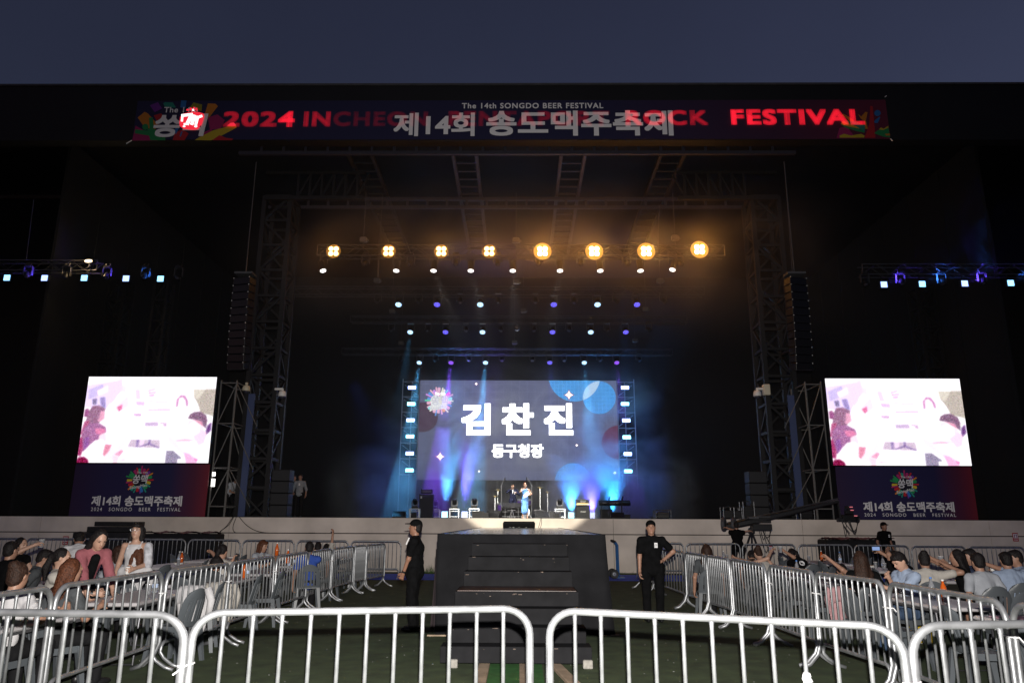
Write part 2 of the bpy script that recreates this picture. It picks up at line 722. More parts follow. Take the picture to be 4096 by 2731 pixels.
PRINT = {k: mat('print_' + k, tuple(c * .55 for c in v), .7) for k, v in COLS.items()}
M_ink = mat('print_white', (.78, .77, .78), .7)


def graphic(name, shapes, fx, y, parent, pal=PRINT, step=.002):
    """printed artwork: flat shapes one above the other"""
    names = list(pal)
    mb = MB()
    for i, (c, pts) in enumerate(shapes):
        P = [fx(*p) for p in pts]
        P = [(p[0], y - step * i * .25, p[2]) for p in P]
        mb.add(P, [tuple(range(len(P)))], names.index(c))
    return mb.build(name, [pal[k] for k in names], parent)


def blob(cx, cy_, rx, ry=None, n=14):
    ry = ry or rx
    return [(cx + rx * math.cos(2 * PI * i / n), cy_ + ry * math.sin(2 * PI * i / n)) for i in range(n)]


def limb(x0, y0, x1, y1, w0, w1=None):
    w1 = w1 or w0
    d = math.hypot(x1 - x0, y1 - y0)
    nx_, ny_ = -(y1 - y0) / d, (x1 - x0) / d
    return [(x0 + nx_ * w0, y0 + ny_ * w0), (x1 + nx_ * w1, y1 + ny_ * w1), (x1 - nx_ * w1, y1 - ny_ * w1), (x0 - nx_ * w0, y0 - ny_ * w0)]


fa = lambda x, y: PY(500 + x / 4.704, 380 + y / 4.704, BY)
graphic('printed_artwork', [
    ('magenta', [(200, 580), (340, 660), (420, 700), (620, 860), (135, 862)]),
    ('orange', [(240, 430), (370, 320), (430, 350), (620, 560), (560, 670), (360, 600)]),
    ('red', [(540, 390), (680, 350), (760, 440), (640, 560)]),
    ('teal', [(720, 160), (760, 140), (900, 145), (960, 240), (760, 250)]),
    ('blue', [(1060, 108), (1160, 112), (1140, 250), (1040, 240)]),
    ('olive', [(1290, 145), (1455, 185), (1440, 310), (1220, 240)]),
    ('orange', [(1560, 165), (1700, 170), (1750, 215), (1560, 460), (1470, 490)]),
    ('magenta', [(1560, 430), (1740, 370), (1880, 480), (1800, 640), (1600, 660)]),
    ('purple', [(620, 140), (470, 200), (560, 330), (700, 260)]),
    ('magenta', [(1390, 780), (1500, 700), (1640, 640), (1640, 690), (1480, 820)]),
    ('yellow', [(1310, 855), (1400, 800), (1660, 670), (1930, 600), (2000, 545), (2090, 560), (2100, 620), (1800, 780), (1620, 858)]),
    ('red', [(1640, 855), (1780, 760), (1900, 810), (2040, 830), (2010, 858)]),
    ('red', [(900, 855), (940, 720), (1080, 650), (1200, 730), (1120, 858)]),
    ('blue', [(930, 670), (990, 560), (1030, 600), (960, 750)]),
    ('blue', [(1030, 780), (1060, 690), (1085, 700), (1050, 790)]),
    ('green', blob(385, 605, 58)),
    ('green', limb(490, 430, 505, 640, 36, 42)),
    ('green', limb(190, 690, 500, 730, 36, 48)),
    ('green', [(420, 640), (560, 640), (640, 750), (760, 800), (760, 858), (480, 858)]),
], fa, BY - .004, t)
fb = lambda x, y: PY(3300 + x / 7.35, 380 + y / 7.35, BY)
graphic('printed_artwork', [
    ('magenta', [(340, 1270), (420, 980), (640, 930), (900, 1270)]),
    ('green', [(470, 870), (560, 760), (850, 760), (1150, 900), (1160, 1120), (900, 1060), (560, 950)]),
    ('orange', [(480, 610), (540, 560), (720, 660), (860, 770), (760, 790), (620, 690)]),
    ('yellow', [(460, 860), (520, 770), (660, 830), (960, 950), (1040, 1000), (700, 940)]),
    ('teal', [(700, 780), (860, 780), (1000, 870), (1180, 880), (1160, 1090)]),
    ('red', [(1160, 1265), (1300, 860), (1330, 330), (1400, 340), (1460, 1000), (1480, 1265)]),
    ('orange', [(960, 560), (1060, 640), (1190, 500), (1250, 520), (1200, 760), (1260, 1000), (1180, 1010), (1160, 780), (1050, 700)]),
    ('blue', blob(1540, 540, 95, 90)),
    ('blue', [(1440, 780), (1600, 640), (1620, 670), (1550, 830), (1460, 830)]),
    ('green', [(1440, 1130), (1560, 1040), (1860, 960), (1910, 1260), (1700, 1230)]),
    ('yellow', [(1580, 1020), (1640, 960), (1720, 1000), (1860, 910), (1860, 970), (1700, 1040)]),
    ('yellow', [(430, 1200), (560, 1150), (760, 1200), (1060, 1150), (1160, 1200), (1150, 1262), (430, 1262)]),
    ('orange', [(1760, 1150), (1900, 1140), (1910, 1200), (1790, 1200)]),
], fb, BY - .004, t)


def ptext(body, px0, px1, py0, py1, y, m, parent, **kw):
    p, q = PY(px0, py0, y), PY(px1, py1, y)
    return lettering(body, p.x, q.x, q.z, p.z, y, m, parent, **kw)


ptext('제14회', 1577, 1898, 452, 545, BY - .02, M_ink, t, bold=.026)
ptext('송도맥주축제', 1946, 2695, 443, 543, BY - .02, M_ink, t, bold=.03)
ptext('The 14th SONGDO BEER FESTIVAL', 1848, 2413, 413, 434, BY - .02, M_ink, t, bold=.02, spacing=1.15)
ptext('쏭', 615, 708, 461, 549, BY - .03, M_ink, t, bold=.03, shear=.12)
ptext('맥', 719, 812, 455, 545, BY - .03, M_ink, t, bold=.03, shear=.12)
ptext('The 14th', 658, 790, 429, 451, BY - .03, M_ink, t, bold=.015, spacing=1.1)
RED = (1., .012, .03)
for body, x0, x1, es, y0, y1 in (('202', 896, 1105, .13, 446, 508), ('4', 1115, 1177, .42, 445, 508), ('IN', 1217, 1320, .10, 446, 507), ('CHEON', 1335, 1711, .018, 446, 506),
                                 ('PENTAPORT', 1794, 2440, .03, 444, 505), ('ROCK', 2500, 2835, .13, 441, 502), ('FESTIVAL', 2921, 3462, .40, 437, 500)):
    ptext(body, x0, x1, y0, y1, BY - .05, led_through('red_sign_light', RED, es), t, bold=.05, spacing=1.16, name='sign_light', step=0.0)
graphic('sign_light', [('a', [(1035, 560), (1050, 430), (1110, 370), (1290, 330), (1420, 345), (1490, 370), (1500, 430), (1460, 560), (1380, 660), (1290, 672), (1110, 650), (1050, 610)]),
                       ('a', blob(1190, 300, 24, 20)), ('a', blob(1250, 285, 22, 30)), ('a', blob(1310, 275, 20, 30)), ('a', blob(1360, 290, 18, 30)),
                       ('a', [(1930, 600), (2000, 545), (2060, 540), (2092, 575), (2092, 603)]),
                       ('b', limb(1075, 410, 1290, 385, 26)), ('b', limb(1095, 430, 1085, 520, 20)), ('b', limb(1265, 400, 1180, 580, 34)), ('b', limb(1180, 570, 1120, 570, 18)),
                       ('b', limb(1400, 440, 1470, 415, 22)), ('b', limb(1330, 400, 1270, 585, 30)), ('b', limb(1390, 420, 1345, 590, 26)), ('b', limb(1310, 500, 1400, 440, 24)),
                       ('b', blob(1130, 615, 26, 16)), ('b', blob(1350, 615, 30, 20)), ('b', limb(1295, 290, 1305, 325, 16))],
        fa, BY - .06, t, {'a': glow('red_sign_lamp', (1, .03, .06), .9, 'NONE'), 'b': glow('white_sign_lamp', (1, .93, .93), 1.6, 'NONE')}, step=.008)
for px, py, qx, qy in ((527, 562, 505, 575), (3540, 389, 3546, 384), (3562, 556, 3570, 564)):
    MB().bar(PY(px, py, BY), PY(qx, qy, BY), .02, 5).build('tie_rope', M_white, t)

# ------------------------------------------------------------------ roof steelwork under the fascia
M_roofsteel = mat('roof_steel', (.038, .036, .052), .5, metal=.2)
ZR = PY(2048, 613, 27.2).z


def ladder(name, label, P, w, h_top, axis, n, group, mtl=None):
    mtl = mtl or M_roofsteel
    """flat ladder truss between two points, rungs across"""
    t = thing(name, label, 'truss', P[0], group=group)
    a, b = P
    d = (b - a)
    for s_ in (-1, 1):
        off = axis * (w / 2 * s_)
        MB().beam(a + off, b + off, .14).build('chord', mtl, t)
    for i in range(1, n):
        q = a + d * (i / n)
        MB().beam(q - axis * (w / 2 - .07), q + axis * (w / 2 - .07), .07 if w > .7 else .10, .06).build('rung', mtl, t)
    return t


GR = 'ladder trusses under the stage roof'
X0, X1 = -11.5, 11.2
zt, zb = PY(2048, 570, 27.2).z, ZR
ladder('roof_truss', 'upright ladder truss just behind the banner bottom edge', (Vector((X0, 27.2, (zt + zb) / 2)), Vector((X1, 27.2, (zt + zb) / 2))), zt - zb, 0, Vector((0, 0, 1)), 25, GR)
z2t, z2b = PY(2048, 797, 31).z, PY(2048, 830, 31).z
ladder('roof_truss', 'upright ladder truss across the middle depth of the stage roof', (Vector((X0, 31, (z2t + z2b) / 2)), Vector((X1, 31, (z2t + z2b) / 2))), z2t - z2b, 0, Vector((0, 0, 1)), 25, GR)
for pxa, pxb, lab in ((1812, 1905, 'ladder truss running deep under the roof, over the standing duo watch guard side'), (2245, 2340, 'ladder truss running deep under the roof, over the amplifier stack')):
    xa, xb = PZ(pxa, 617, ZR).x, PZ(pxb, 617, ZR).x
    ladder('roof_truss', lab, (Vector(((xa + xb) / 2, 27.3, ZR)), Vector(((xa + xb) / 2, 38, ZR - .25))), xb - xa, 0, Vector((1, 0, 0)), 15, GR)
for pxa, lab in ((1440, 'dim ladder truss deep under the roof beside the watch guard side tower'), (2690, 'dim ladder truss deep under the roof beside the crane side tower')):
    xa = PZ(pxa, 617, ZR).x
    ladder('roof_truss', lab, (Vector((xa, 27.3, ZR)), Vector((xa, 38, ZR - .25))), .95, 0, Vector((1, 0, 0)), 15, GR, mat('shaded_roof_steel', (.012, .012, .015), .6))  # darker copy of the roof steel, the shade is put into the colour


def lattice(t, corners, z0, z1, r, bay, m, diag=True):
    """square lattice column: four legs, struts and diagonals; corners are (x,y)"""
    for c in corners:
        MB().beam((c[0], c[1], z0), (c[0], c[1], z1), r).build('leg', m, t)
    b = MB()
    n = max(1, round((z1 - z0) / bay))
    for i in range(n + 1):
        z = z0 + (z1 - z0) * i / n
        for k in range(4):
            p, q = corners[k], corners[(k + 1) % 4]
            if i < n + 1:
                b.beam((p[0], p[1], z - .001 * k), (q[0], q[1], z - .001 * k), r * .62)
            if i < n and diag:
                zz = z + (z1 - z0) / n
                if (i + k) % 2:
                    p, q = q, p
                b.beam((p[0], p[1], z), (q[0], q[1], zz), r * .5)
    b.build('bracing', m, t)


SIDE = {-1: 'watch guard side', 1: 'crane side'}
# main towers at the stage opening, with the goal-post beams
for s_, xi, xo in ((-1, -9.65, -10.75), (1, 9.72, 10.82)):
    t = thing('stage_tower', 'tall square lattice tower beside the stage opening, ' + SIDE[s_], 'tower', (xi, 28.5, FLOOR_Z), group='lattice towers of the stage')
    lattice(t, [(xi, 28.5), (xo, 28.5), (xo, 29.6), (xi, 29.6)], FLOOR_Z, 15.0, .17, 1.12, M_tower)
    MB().box(((xi + xo) / 2 + s_ * .42, 28.45, 4.2), (.42, .06, 4.7)).build('cover_panel', mat('blue_lit_panel', (.05, .07, .16), .6), t)  # blue stage light on the lower tower is put into the panel colour
    tb = thing('portal_beam', 'horizontal lattice beam under the roof, ' + SIDE[s_], 'beam', (xi, 28.5, 14.6), group='portal beams under the roof')
    zb = PY(2048, 793, 28.4).z
    x2 = xi - s_ * 3.1
    MB().beam((xi + s_ * 1.1, 28.4, zb), (x2, 28.4, zb), .16).build('chord', M_tower, tb)
    MB().beam((xi + s_ * 1.1, 28.4, zb + 1.15), (x2, 28.4, zb + 1.15), .12).build('chord', M_tower, tb)
    m = MB()
    for i in range(6):
        xa = xi - s_ * (.3 + i * .5)
        m.beam((xa, 28.4, zb + .05), (xa, 28.4, zb + 1.1), .10)
        m.beam((xa, 28.42, zb + .05), (xa - s_ * .48, 28.42, zb + 1.1), .07)
    m.build('bracing', M_tower, tb)
# dim towers of the wings
for px, py0, y, w_, lab in ((300, 800, 31, 1.0, 'dim lattice tower behind the wing lights at the far picture edge, watch guard side'), (470, 1120, 33, .8, 'dim lattice tower above the bright side screen, watch guard side'),
                            (650, 1120, 33, .6, 'thin dim lattice tower near the hanging speakers, watch guard side'), (3900, 840, 31, 1.0, 'dim lattice tower behind the wing lights, crane side'),
                            (3700, 1150, 33, .8, 'dim lattice tower above the bright side screen, crane side')):
    p = PY(px, py0, y)
    t = thing('wing_tower', lab, 'tower', (p.x, y, FLOOR_Z), group='lattice towers in the stage wings')
    lattice(t, [(p.x - w_ / 2, y), (p.x + w_ / 2, y), (p.x + w_ / 2, y + w_), (p.x - w_ / 2, y + w_)], FLOOR_Z, p.z, .12, 1.0, M_tower)
p, q = PY(0, 790, 30.6), PY(290, 790, 30.6)
tag(MB().beam((p.x - 3, 30.6, p.z), q, .16).build('wing_beam', M_tower), 'dim horizontal steel beam resting on the tall wing tower', 'beam')
for (ax, ay, bx, by, y, lab) in ((3138, 670, 3170, 1100, 27.6, 'thin bright steel rope above the crane side hanging speakers'), (1010, 800, 985, 1085, 27.6, 'thin dim steel rope above the watch guard side hanging speakers'),
                                 (1530, 780, 1512, 1110, 28.9, 'thin steel rope holding the warm lamp truss, watch guard side'), (2637, 820, 2630, 1000, 28.9, 'thin steel rope holding the warm lamp truss, crane side'),
                                 (135, 800, 105, 1040, 28, 'thin steel rope holding the wing light truss, watch guard side')):
    tag(MB().bar(PY(ax, ay, y), PY(bx, by, y), .015, 5).build('steel_rope', M_truss), lab, 'rope', 'steel ropes under the roof')

# ------------------------------------------------------------------ line arrays
for s_, px, labs in ((-1, 1000, ('hanging column of black loudspeakers nearest the opening, ' , 'outer hanging column of black loudspeakers, ')), (1, 3158, ('hanging column of black loudspeakers beside the opening, ', 'outer hanging column of black loudspeakers, '))):
    for j in range(1):
        x = PY(982 if s_ < 0 else 3178, 1100, 27).x
        t = thing('line_array', 'long curved hanging column of black loudspeaker boxes, ' + SIDE[s_], 'loudspeaker', (x, 27, PY(px, 1090, 27).z), group='hanging loudspeaker columns')
        z = t.location.z - .25
        MB().box((x, 27.0, z + .17), (.7, .5, .08)).bar((x, 27, z + .2), (x, 27, 15.8), .02, 5).build('flying_frame', M_dark, t)
        ang = 0
        y = 27.0
        for i in range(12):
            ang = R_(.2 * i * i * .18 + .5 * i)
            rot = Matrix.Rotation(ang, 3, 'X') @ Matrix.Rotation(-s_ * R_(-16), 3, 'Z')
            m = MB()
            m.cbox((x, y, z - .15), (.74, .42, .285), .02, rot)
            bx = m.build('speaker_box', mat('speaker_paint', (.006, .006, .008), .4), t)
            for e in (-1, 1):
                MB().box(Vector((x, y, z - .15)) + rot @ Vector((e * .35, -.215, .13)), (.03, .01, .03), rot).build('rigging_pin', M_white, bx)
            z -= .30 * math.cos(ang)
            y += .30 * math.sin(ang) * .8

# ------------------------------------------------------------------ side screens
SY = 27.2
PIC = [
    ((252, 218, 230), [(400, 700), (440, 640), (500, 636), (502, 690), (490, 722), (497, 748), (482, 772), (445, 805), (380, 790)]),
    ((232, 170, 198), [(484, 742), (500, 744), (498, 756), (478, 756)]),
    ((252, 222, 232), [(1240, 520), (1290, 510), (1365, 530), (1380, 600), (1342, 682), (1292, 698), (1256, 640), (1236, 565)]),
    ((226, 170, 190), [(1262, 565), (1290, 560), (1292, 570), (1264, 574)]),
    ((232, 170, 195), [(1258, 640), (1290, 648), (1286, 658), (1260, 652)]),
    ((253, 228, 240), [(1060, 650), (1130, 690), (1260, 780), (1320, 860), (1290, 880), (1150, 790), (1050, 700)]),
    ((253, 230, 240), [(480, 820), (560, 750), (640, 700), (700, 600), (722, 620), (660, 760), (560, 870), (480, 892)]),
    ((252, 234, 238), [(450, 540), (560, 400), (640, 310), (692, 290), (690, 332), (600, 440), (500, 562)]),
    ((254, 236, 244), [(1250, 545), (1300, 522), (1352, 560), (1342, 640), (1292, 692), (1242, 650)]),
    ((250, 214, 232), [(1290, 660), (1380, 600), (1412, 640), (1380, 720), (1330, 740)]),
    ((246, 226, 248), [(620, 130), (660, 130), (650, 200), (690, 210), (680, 270), (640, 260), (600, 300)]),
    ((240, 218, 246), [(560, 240), (600, 190), (620, 260), (585, 330), (540, 380)]),
    ((232, 215, 248), [(335, 200), (640, 150), (650, 240), (560, 330), (500, 420), (310, 400)]),
    ((205, 190, 232), [(345, 240), (470, 190), (500, 270), (340, 330)]),
    ((252, 236, 250), [(420, 250), (520, 200), (520, 260), (430, 300)]),
    ((140, 128, 165), [(378, 325), (418, 320), (415, 372), (380, 378)]),
    ((165, 150, 200), [(448, 312), (492, 308), (496, 402), (470, 406), (450, 370)]),
    ((188, 178, 170), [(1290, 236), (1492, 232), (1466, 480), (1350, 445), (1330, 370), (1290, 300)]),
    ((214, 206, 196), [(1290, 236), (1400, 234), (1330, 330), (1290, 300)]),
    ((255, 250, 252), [(1235, 420), (1290, 290), (1310, 370), (1330, 375), (1300, 430)]),
    ((205, 150, 192), [(1128, 395), (1135, 330), (1175, 288), (1215, 292), (1240, 345), (1238, 390), (1222, 390), (1215, 335), (1190, 305), (1160, 318), (1145, 395)]),
    ((228, 190, 222), [(878, 245), (950, 225), (940, 240), (880, 258)]), ((222, 180, 210), [(880, 265), (955, 258), (950, 270), (885, 276)]), ((228, 190, 222), [(885, 285), (940, 280), (935, 300), (890, 303)]),
    ((236, 214, 246), [(765, 240), (805, 238), (812, 330), (770, 325)]), ((226, 198, 238), [(770, 345), (850, 350), (845, 385), (775, 380)]),
    ((230, 208, 238), [(880, 340), (1085, 345), (1085, 356), (880, 352)]), ((224, 200, 236), [(878, 415), (1082, 414), (1080, 432), (880, 433)]), ((214, 180, 214), [(748, 455), (820, 458), (815, 482), (750, 478)]),
    ((206, 184, 214), [(852, 535), (970, 533), (972, 570), (850, 570)]), ((214, 186, 214), [(985, 536), (1048, 538), (1046, 572), (1020, 574), (1015, 548), (985, 548)]),
    ((250, 224, 240), [(590, 400), (660, 330), (700, 300), (705, 390), (640, 430)]), ((222, 130, 172), [(598, 400), (650, 372), (640, 420), (615, 440)]),
    ((208, 190, 208), [(725, 688), (985, 692), (985, 765), (690, 756)]), ((160, 138, 185), [(775, 690), (800, 690), (790, 756), (768, 755)]), ((240, 215, 238), [(805, 690), (845, 690), (835, 756), (800, 756)]),
    ((150, 130, 175), [(885, 690), (905, 690), (898, 720), (985, 760), (975, 767), (890, 735), (800, 757), (795, 750), (880, 720)]),
    ((160, 95, 140), [(310, 420), (340, 412), (352, 440), (340, 490), (300, 485)]),
    ((158, 118, 146), [(352, 430), (380, 388), (440, 383), (495, 412), (484, 450), (450, 470), (455, 520), (420, 560), (330, 560), (310, 540)]),
    ((226, 170, 195), [(455, 430), (490, 440), (484, 500), (450, 530), (425, 530)]),
    ((182, 100, 140), [(305, 530), (350, 520), (330, 600), (285, 660), (270, 640)]),
    ((168, 118, 160), [(300, 590), (350, 548), (430, 540), (498, 580), (502, 625), (440, 650), (432, 690), (395, 700), (352, 738), (335, 790), (300, 800), (262, 780), (270, 680)]),
    ((222, 140, 178), [(400, 590), (480, 590), (498, 622), (440, 645), (410, 640)]),
    ((150, 100, 160), [(300, 680), (350, 660), (345, 740), (320, 792), (295, 795)]),
    ((168, 70, 118), [(262, 690), (285, 650), (290, 780), (270, 840), (244, 830)]),
    ((255, 246, 250), [(350, 740), (395, 700), (432, 690), (470, 690), (500, 720), (480, 820), (350, 890), (290, 800)]),
    ((140, 22, 78), [(235, 880), (250, 848), (300, 842), (335, 868), (342, 897), (232, 897)]),
    ((222, 150, 175), [(492, 732), (555, 735), (520, 800), (480, 840), (470, 820)]),
    ((248, 214, 226), [(560, 830), (620, 840), (600, 895), (560, 895)]), ((230, 168, 196), [(575, 820), (640, 780), (660, 790), (620, 838)]), ((232, 180, 200), [(620, 866), (700, 862), (720, 870), (620, 872)]),
    ((138, 108, 132), [(1238, 500), (1258, 462), (1300, 440), (1350, 438), (1402, 470), (1413, 520), (1398, 590), (1378, 570), (1362, 525), (1290, 507)]),
    ((215, 150, 175), [(1290, 508), (1362, 528), (1376, 568), (1340, 545)]),
    ((122, 84, 140), [(1398, 610), (1412, 565), (1450, 530), (1446, 605), (1405, 642)]),
    ((244, 196, 216), [(1130, 690), (1215, 680), (1300, 690), (1250, 704), (1140, 705)]), ((255, 234, 242), [(1120, 700), (1230, 720), (1320, 850), (1200, 800)]),
    ((244, 186, 220), [(1200, 800), (1250, 815), (1312, 868), (1300, 897), (1220, 895)]), ((238, 150, 200), [(1290, 850), (1330, 860), (1310, 897)]),
    ((156, 146, 170), [(1045, 785), (1108, 788), (1180, 850), (1140, 897), (1032, 897)]),
    ((255, 252, 253), [(1142, 860), (1210, 850), (1218, 897), (1142, 897)]),
]


def picture(nu=190, nv=126):
    img = np.empty((nv * 2, nu * 2, 3))
    img[:] = (255, 252, 255)
    vv, uu = np.mgrid[0:nv * 2, 0:nu * 2]
    for c, pts in PIC:
        q = []
        for x, y in pts:
            f = (y - 122) / 772
            xl, xr = 348 + (235 - 348) * f, 1500 + (1421 - 1500) * f
            q.append(((x - xl) / (xr - xl) * nu * 2, f * nv * 2))
        ins = np.zeros(uu.shape, bool)
        n = len(q)
        for i in range(n):
            (x0, y0), (x1, y1) = q[i], q[(i + 1) % n]
            if y0 == y1:
                continue
            k = ((y0 > vv + .5) != (y1 > vv + .5)) & (uu + .5 < (x1 - x0) * (vv + .5 - y0) / (y1 - y0) + x0)
            ins ^= k
        img[ins] = c
    rg = np.random.RandomState(3)
    for _ in range(4):
        a = np.pad(img, ((1, 1), (1, 1), (0, 0)), 'edge')
        img = sum(a[i:i + nv * 2, j:j + nu * 2] for i in range(3) for j in range(3)) / 9
    dark = (255 - img.mean(2, keepdims=True)) / 255
    img = img + rg.randn(nv * 2, nu * 2, 1) * 60 * dark + rg.randn(nv * 2, nu * 2, 3) * 18 * dark
    img = np.clip(img, 0, 255).reshape(nv, 2, nu, 2, 3).mean((1, 3)) / 255
    return np.where(img < .04, img / 12.92, ((img + .055) / 1.055) ** 2.4) ** 1.15


IMG = picture()
m = bpy.data.materials.new('video_picture')
m.use_nodes = True
t_ = m.node_tree
t_.nodes.remove(t_.nodes['Principled BSDF'])
e_ = t_.nodes.new('ShaderNodeEmission')
at_ = t_.nodes.new('ShaderNodeAttribute')
at_.attribute_name = 'Col'
t_.links.new(at_.outputs[0], e_.inputs[0])
e_.inputs[1].default_value = 1.3
t_.links.new(e_.outputs[0], t_.nodes['Material Output'].inputs[0])
M_video = m


def burst(mb_shapes, cx, cz, r, n, seed, cols, inner=.35):
    rnd = random.Random(seed)
    out = []
    for i in range(n):
        a = 2 * PI * i / n + rnd.uniform(-.05, .05)
        L = r * (1. if i % 2 == 0 else .86) * rnd.uniform(.93, 1.05)
        w_ = r * (.055 if i % 2 == 0 else .11)
        c, s_ = math.cos(a), math.sin(a)
        P = [(cx + c * r * inner - s_ * w_ * .6, cz + s_ * r * inner + c * w_ * .6), (cx + c * L - s_ * w_, cz + s_ * L + c * w_), (cx + c * (L + w_ * .5), cz + s_ * (L + w_ * .5)),
             (cx + c * L + s_ * w_, cz + s_ * L - c * w_), (cx + c * r * inner + s_ * w_ * .6, cz + s_ * r * inner - c * w_ * .6)]
        out.append((rnd.choice(cols), P))
    return out


for s_, X0, X1, lab in ((-1, -16.365, -11.48, 'bright LED side screen showing drinkers above a navy banner, ' + SIDE[-1]), (1, 11.5, 16.53, 'bright LED side screen showing drinkers above a navy banner, ' + SIDE[1])):
    t = thing('video_screen', lab, 'screen', ((X0 + X1) / 2, SY, FLOOR_Z), group='LED side screens')
    Z0, Z1 = 3.755, 6.98
    MB().box(((X0 + X1) / 2, SY + .13, (Z0 + Z1) / 2), (X1 - X0 + .04, .2, Z1 - Z0 + .04)).build('cabinet', M_case, t)
    nv, nu = IMG.shape[:2]
    vs, fs = [], []
    for j in range(nv + 1):
        for i in range(nu + 1):
            vs.append((X0 + (X1 - X0) * i / nu, SY + .02, Z1 - (Z1 - Z0) * j / nv))
    for j in range(nv):
        for i in range(nu):
            k = j * (nu + 1) + i
            fs.append((k, k + nu + 1, k + nu + 2, k + 1))
    o = MB().add(vs, fs).build('picture', M_video, t)
    ca = o.data.color_attributes.new('Col', 'FLOAT_COLOR', 'CORNER')
    col = np.ones((nu * nv, 4, 4), np.float32)
    col[:, :, :3] = IMG.reshape(-1, 1, 3)
    ca.data.foreach_set('color', col.ravel())
    BX0_, BX1_ = (X0 - .03, X1 + .06) if s_ < 0 else (X0 + .06, X1 - .03)
    bo = MB().box(((BX0_ + BX1_) / 2, SY + .05, (Z0 + FLOOR_Z) / 2 - .03), (BX1_ - BX0_, .03, Z0 - FLOOR_Z - .03)).build(
        'skirt_banner', gradmat('skirt_print', [(0, (.022, .006, .045)), (.25, (.014, .009, .065)), (.72, (.012, .009, .065)), (.9, (.08, .006, .032)), (1, (.17, .008, .022))], 0, BX0_ - (X0 + X1) / 2, BX1_ - (X0 + X1) / 2), t)
    if s_ < 0:
        T = ((369, 726, 1981, 2024), (365, 721, 2028, 2044), (557, 1919, 49), (545, 622, 1897, 1929))
    else:
        T = ((3451, 3820, 2005, 2047), (3457, 3825, 2051, 2066), (3620, 1937, 49), (3584, 3646, 1917, 1951))
    ptext('제14회 송도맥주축제', *T[0], SY + .025, M_ink, t, bold=.03)
    ptext('2024   SONGDO   BEER   FESTIVAL', *T[1], SY + .025, M_ink, t, bold=.008, spacing=1.3)
    c = PY(T[2][0], T[2][1], SY)
    sh = burst([], c.x, c.z, .50, 26, 5, ['red', 'orange', 'magenta', 'green', 'yellow', 'blue', 'purple', 'teal'])
    sh.append(('dark', blob(c.x, c.z, .27, .24)))
    graphic('printed_logo', sh, lambda x, z: (x, 0, z), SY + .028, t, LOGO)
    lettering('쏭맥', c.x - .27, c.x + .27, c.z - .13, c.z + .2, SY + .012, M_ink, t, bold=.02, shear=.15)
    lettering('The 14th', c.x - .12, c.x + .28, c.z + .23, c.z + .31, SY + .012, M_ink, t, bold=.012)
    lettering('SsongMac', c.x - .33, c.x + .32, c.z - .31, c.z - .17, SY + .012, M_ink, t, bold=.012, tilt=.17)

# scaffold towers beside the screens
M_scaf = mat('scaffold_tube', (.19, .185, .175), .5, metal=.4)
for s_, px0, px1 in ((-1, 872, 935), (1, 3232, 3296)):
    xa, xb = PY(px0, 1600, 27.3).x, PY(px1, 1600, 27.3).x
    t = thing('scaffold', 'tall tube scaffold bracing the back of the side screen, ' + SIDE[s_], 'scaffold', ((xa + xb) / 2, 27.5, FLOOR_Z), group='scaffolds behind the side screens')
    ys = (27.45, 28.9)
    for x in (xa, xb):
        for y in ys:
            MB().bar((x, y, FLOOR_Z), (x, y, 6.9 if x in (xa, xb) else 6), .03, 6).build('upright', M_scaf, t)
    m = MB()
    for z in (2.2, 3.6, 5.25, 6.8):
        for y in ys:
            m.bar((xa - .0, y, z), (xb, y, z), .024)
        for x in (xa, xb):
            m.bar((x, ys[0], z + .02), (x, ys[1], z + .02), .024)
    m.build('ledger', M_scaf, t)
    m = MB()
    for i, (za, zb_) in enumerate(((2.2, 3.6), (3.6, 5.25), (5.25, 6.8))):
        m.bar((xa, 27.47, za), (xb, 27.47, zb_), .022)
        m.bar((xb, 28.9, za), (xa, 28.9, zb_), .022)
        xo = xb if s_ < 0 else xa
        m.bar((xo, 27.45, zb_), (xo - s_ * .6, 28.3, za), .02)
    m.build('brace', M_scaf, t)
    if s_ < 0:
        lm = thing('tube_lamp', 'short white tube lamp clamped low on the side screen scaffold', 'lamp', PY(852, 1900, 27.4))
        p, q = PY(856, 1888, 27.4), PY(851, 1945, 27.4)
        MB().bar(p, (p + q) / 2 + Vector((0, 0, .12)), .06, 8).build('lit_bulb', glow('white_tube', (1, .96, .93), 3), lm)
        MB().bar((p + q) / 2 + Vector((0, 0, .02)), q, .07, 8).build('lit_tube', glow('white_tube', (1, .96, .93), 3), lm)
        MB().box(p + Vector((0, .1, .1)), (.1, .1, .06)).build('socket', M_case, lm)

# ------------------------------------------------------------------ main LED wall
LY = 46.0
LX0, LX1, LZ0, LZ1 = -6.33, 6.185, 4.2, 10.45
zz = lambda x, y: PY(1500 + x * .47826, 1400 + y * .47826, LY)
t = thing('led_wall', 'large LED wall with a white name, blue discs and a bursting logo', 'screen', (0, LY, LZ0))
MB().box(((LX0 + LX1) / 2, LY + .2, (LZ0 + LZ1) / 2), (LX1 - LX0 + .02, .3, LZ1 - LZ0 + .02)).build('cabinet', M_case, t)


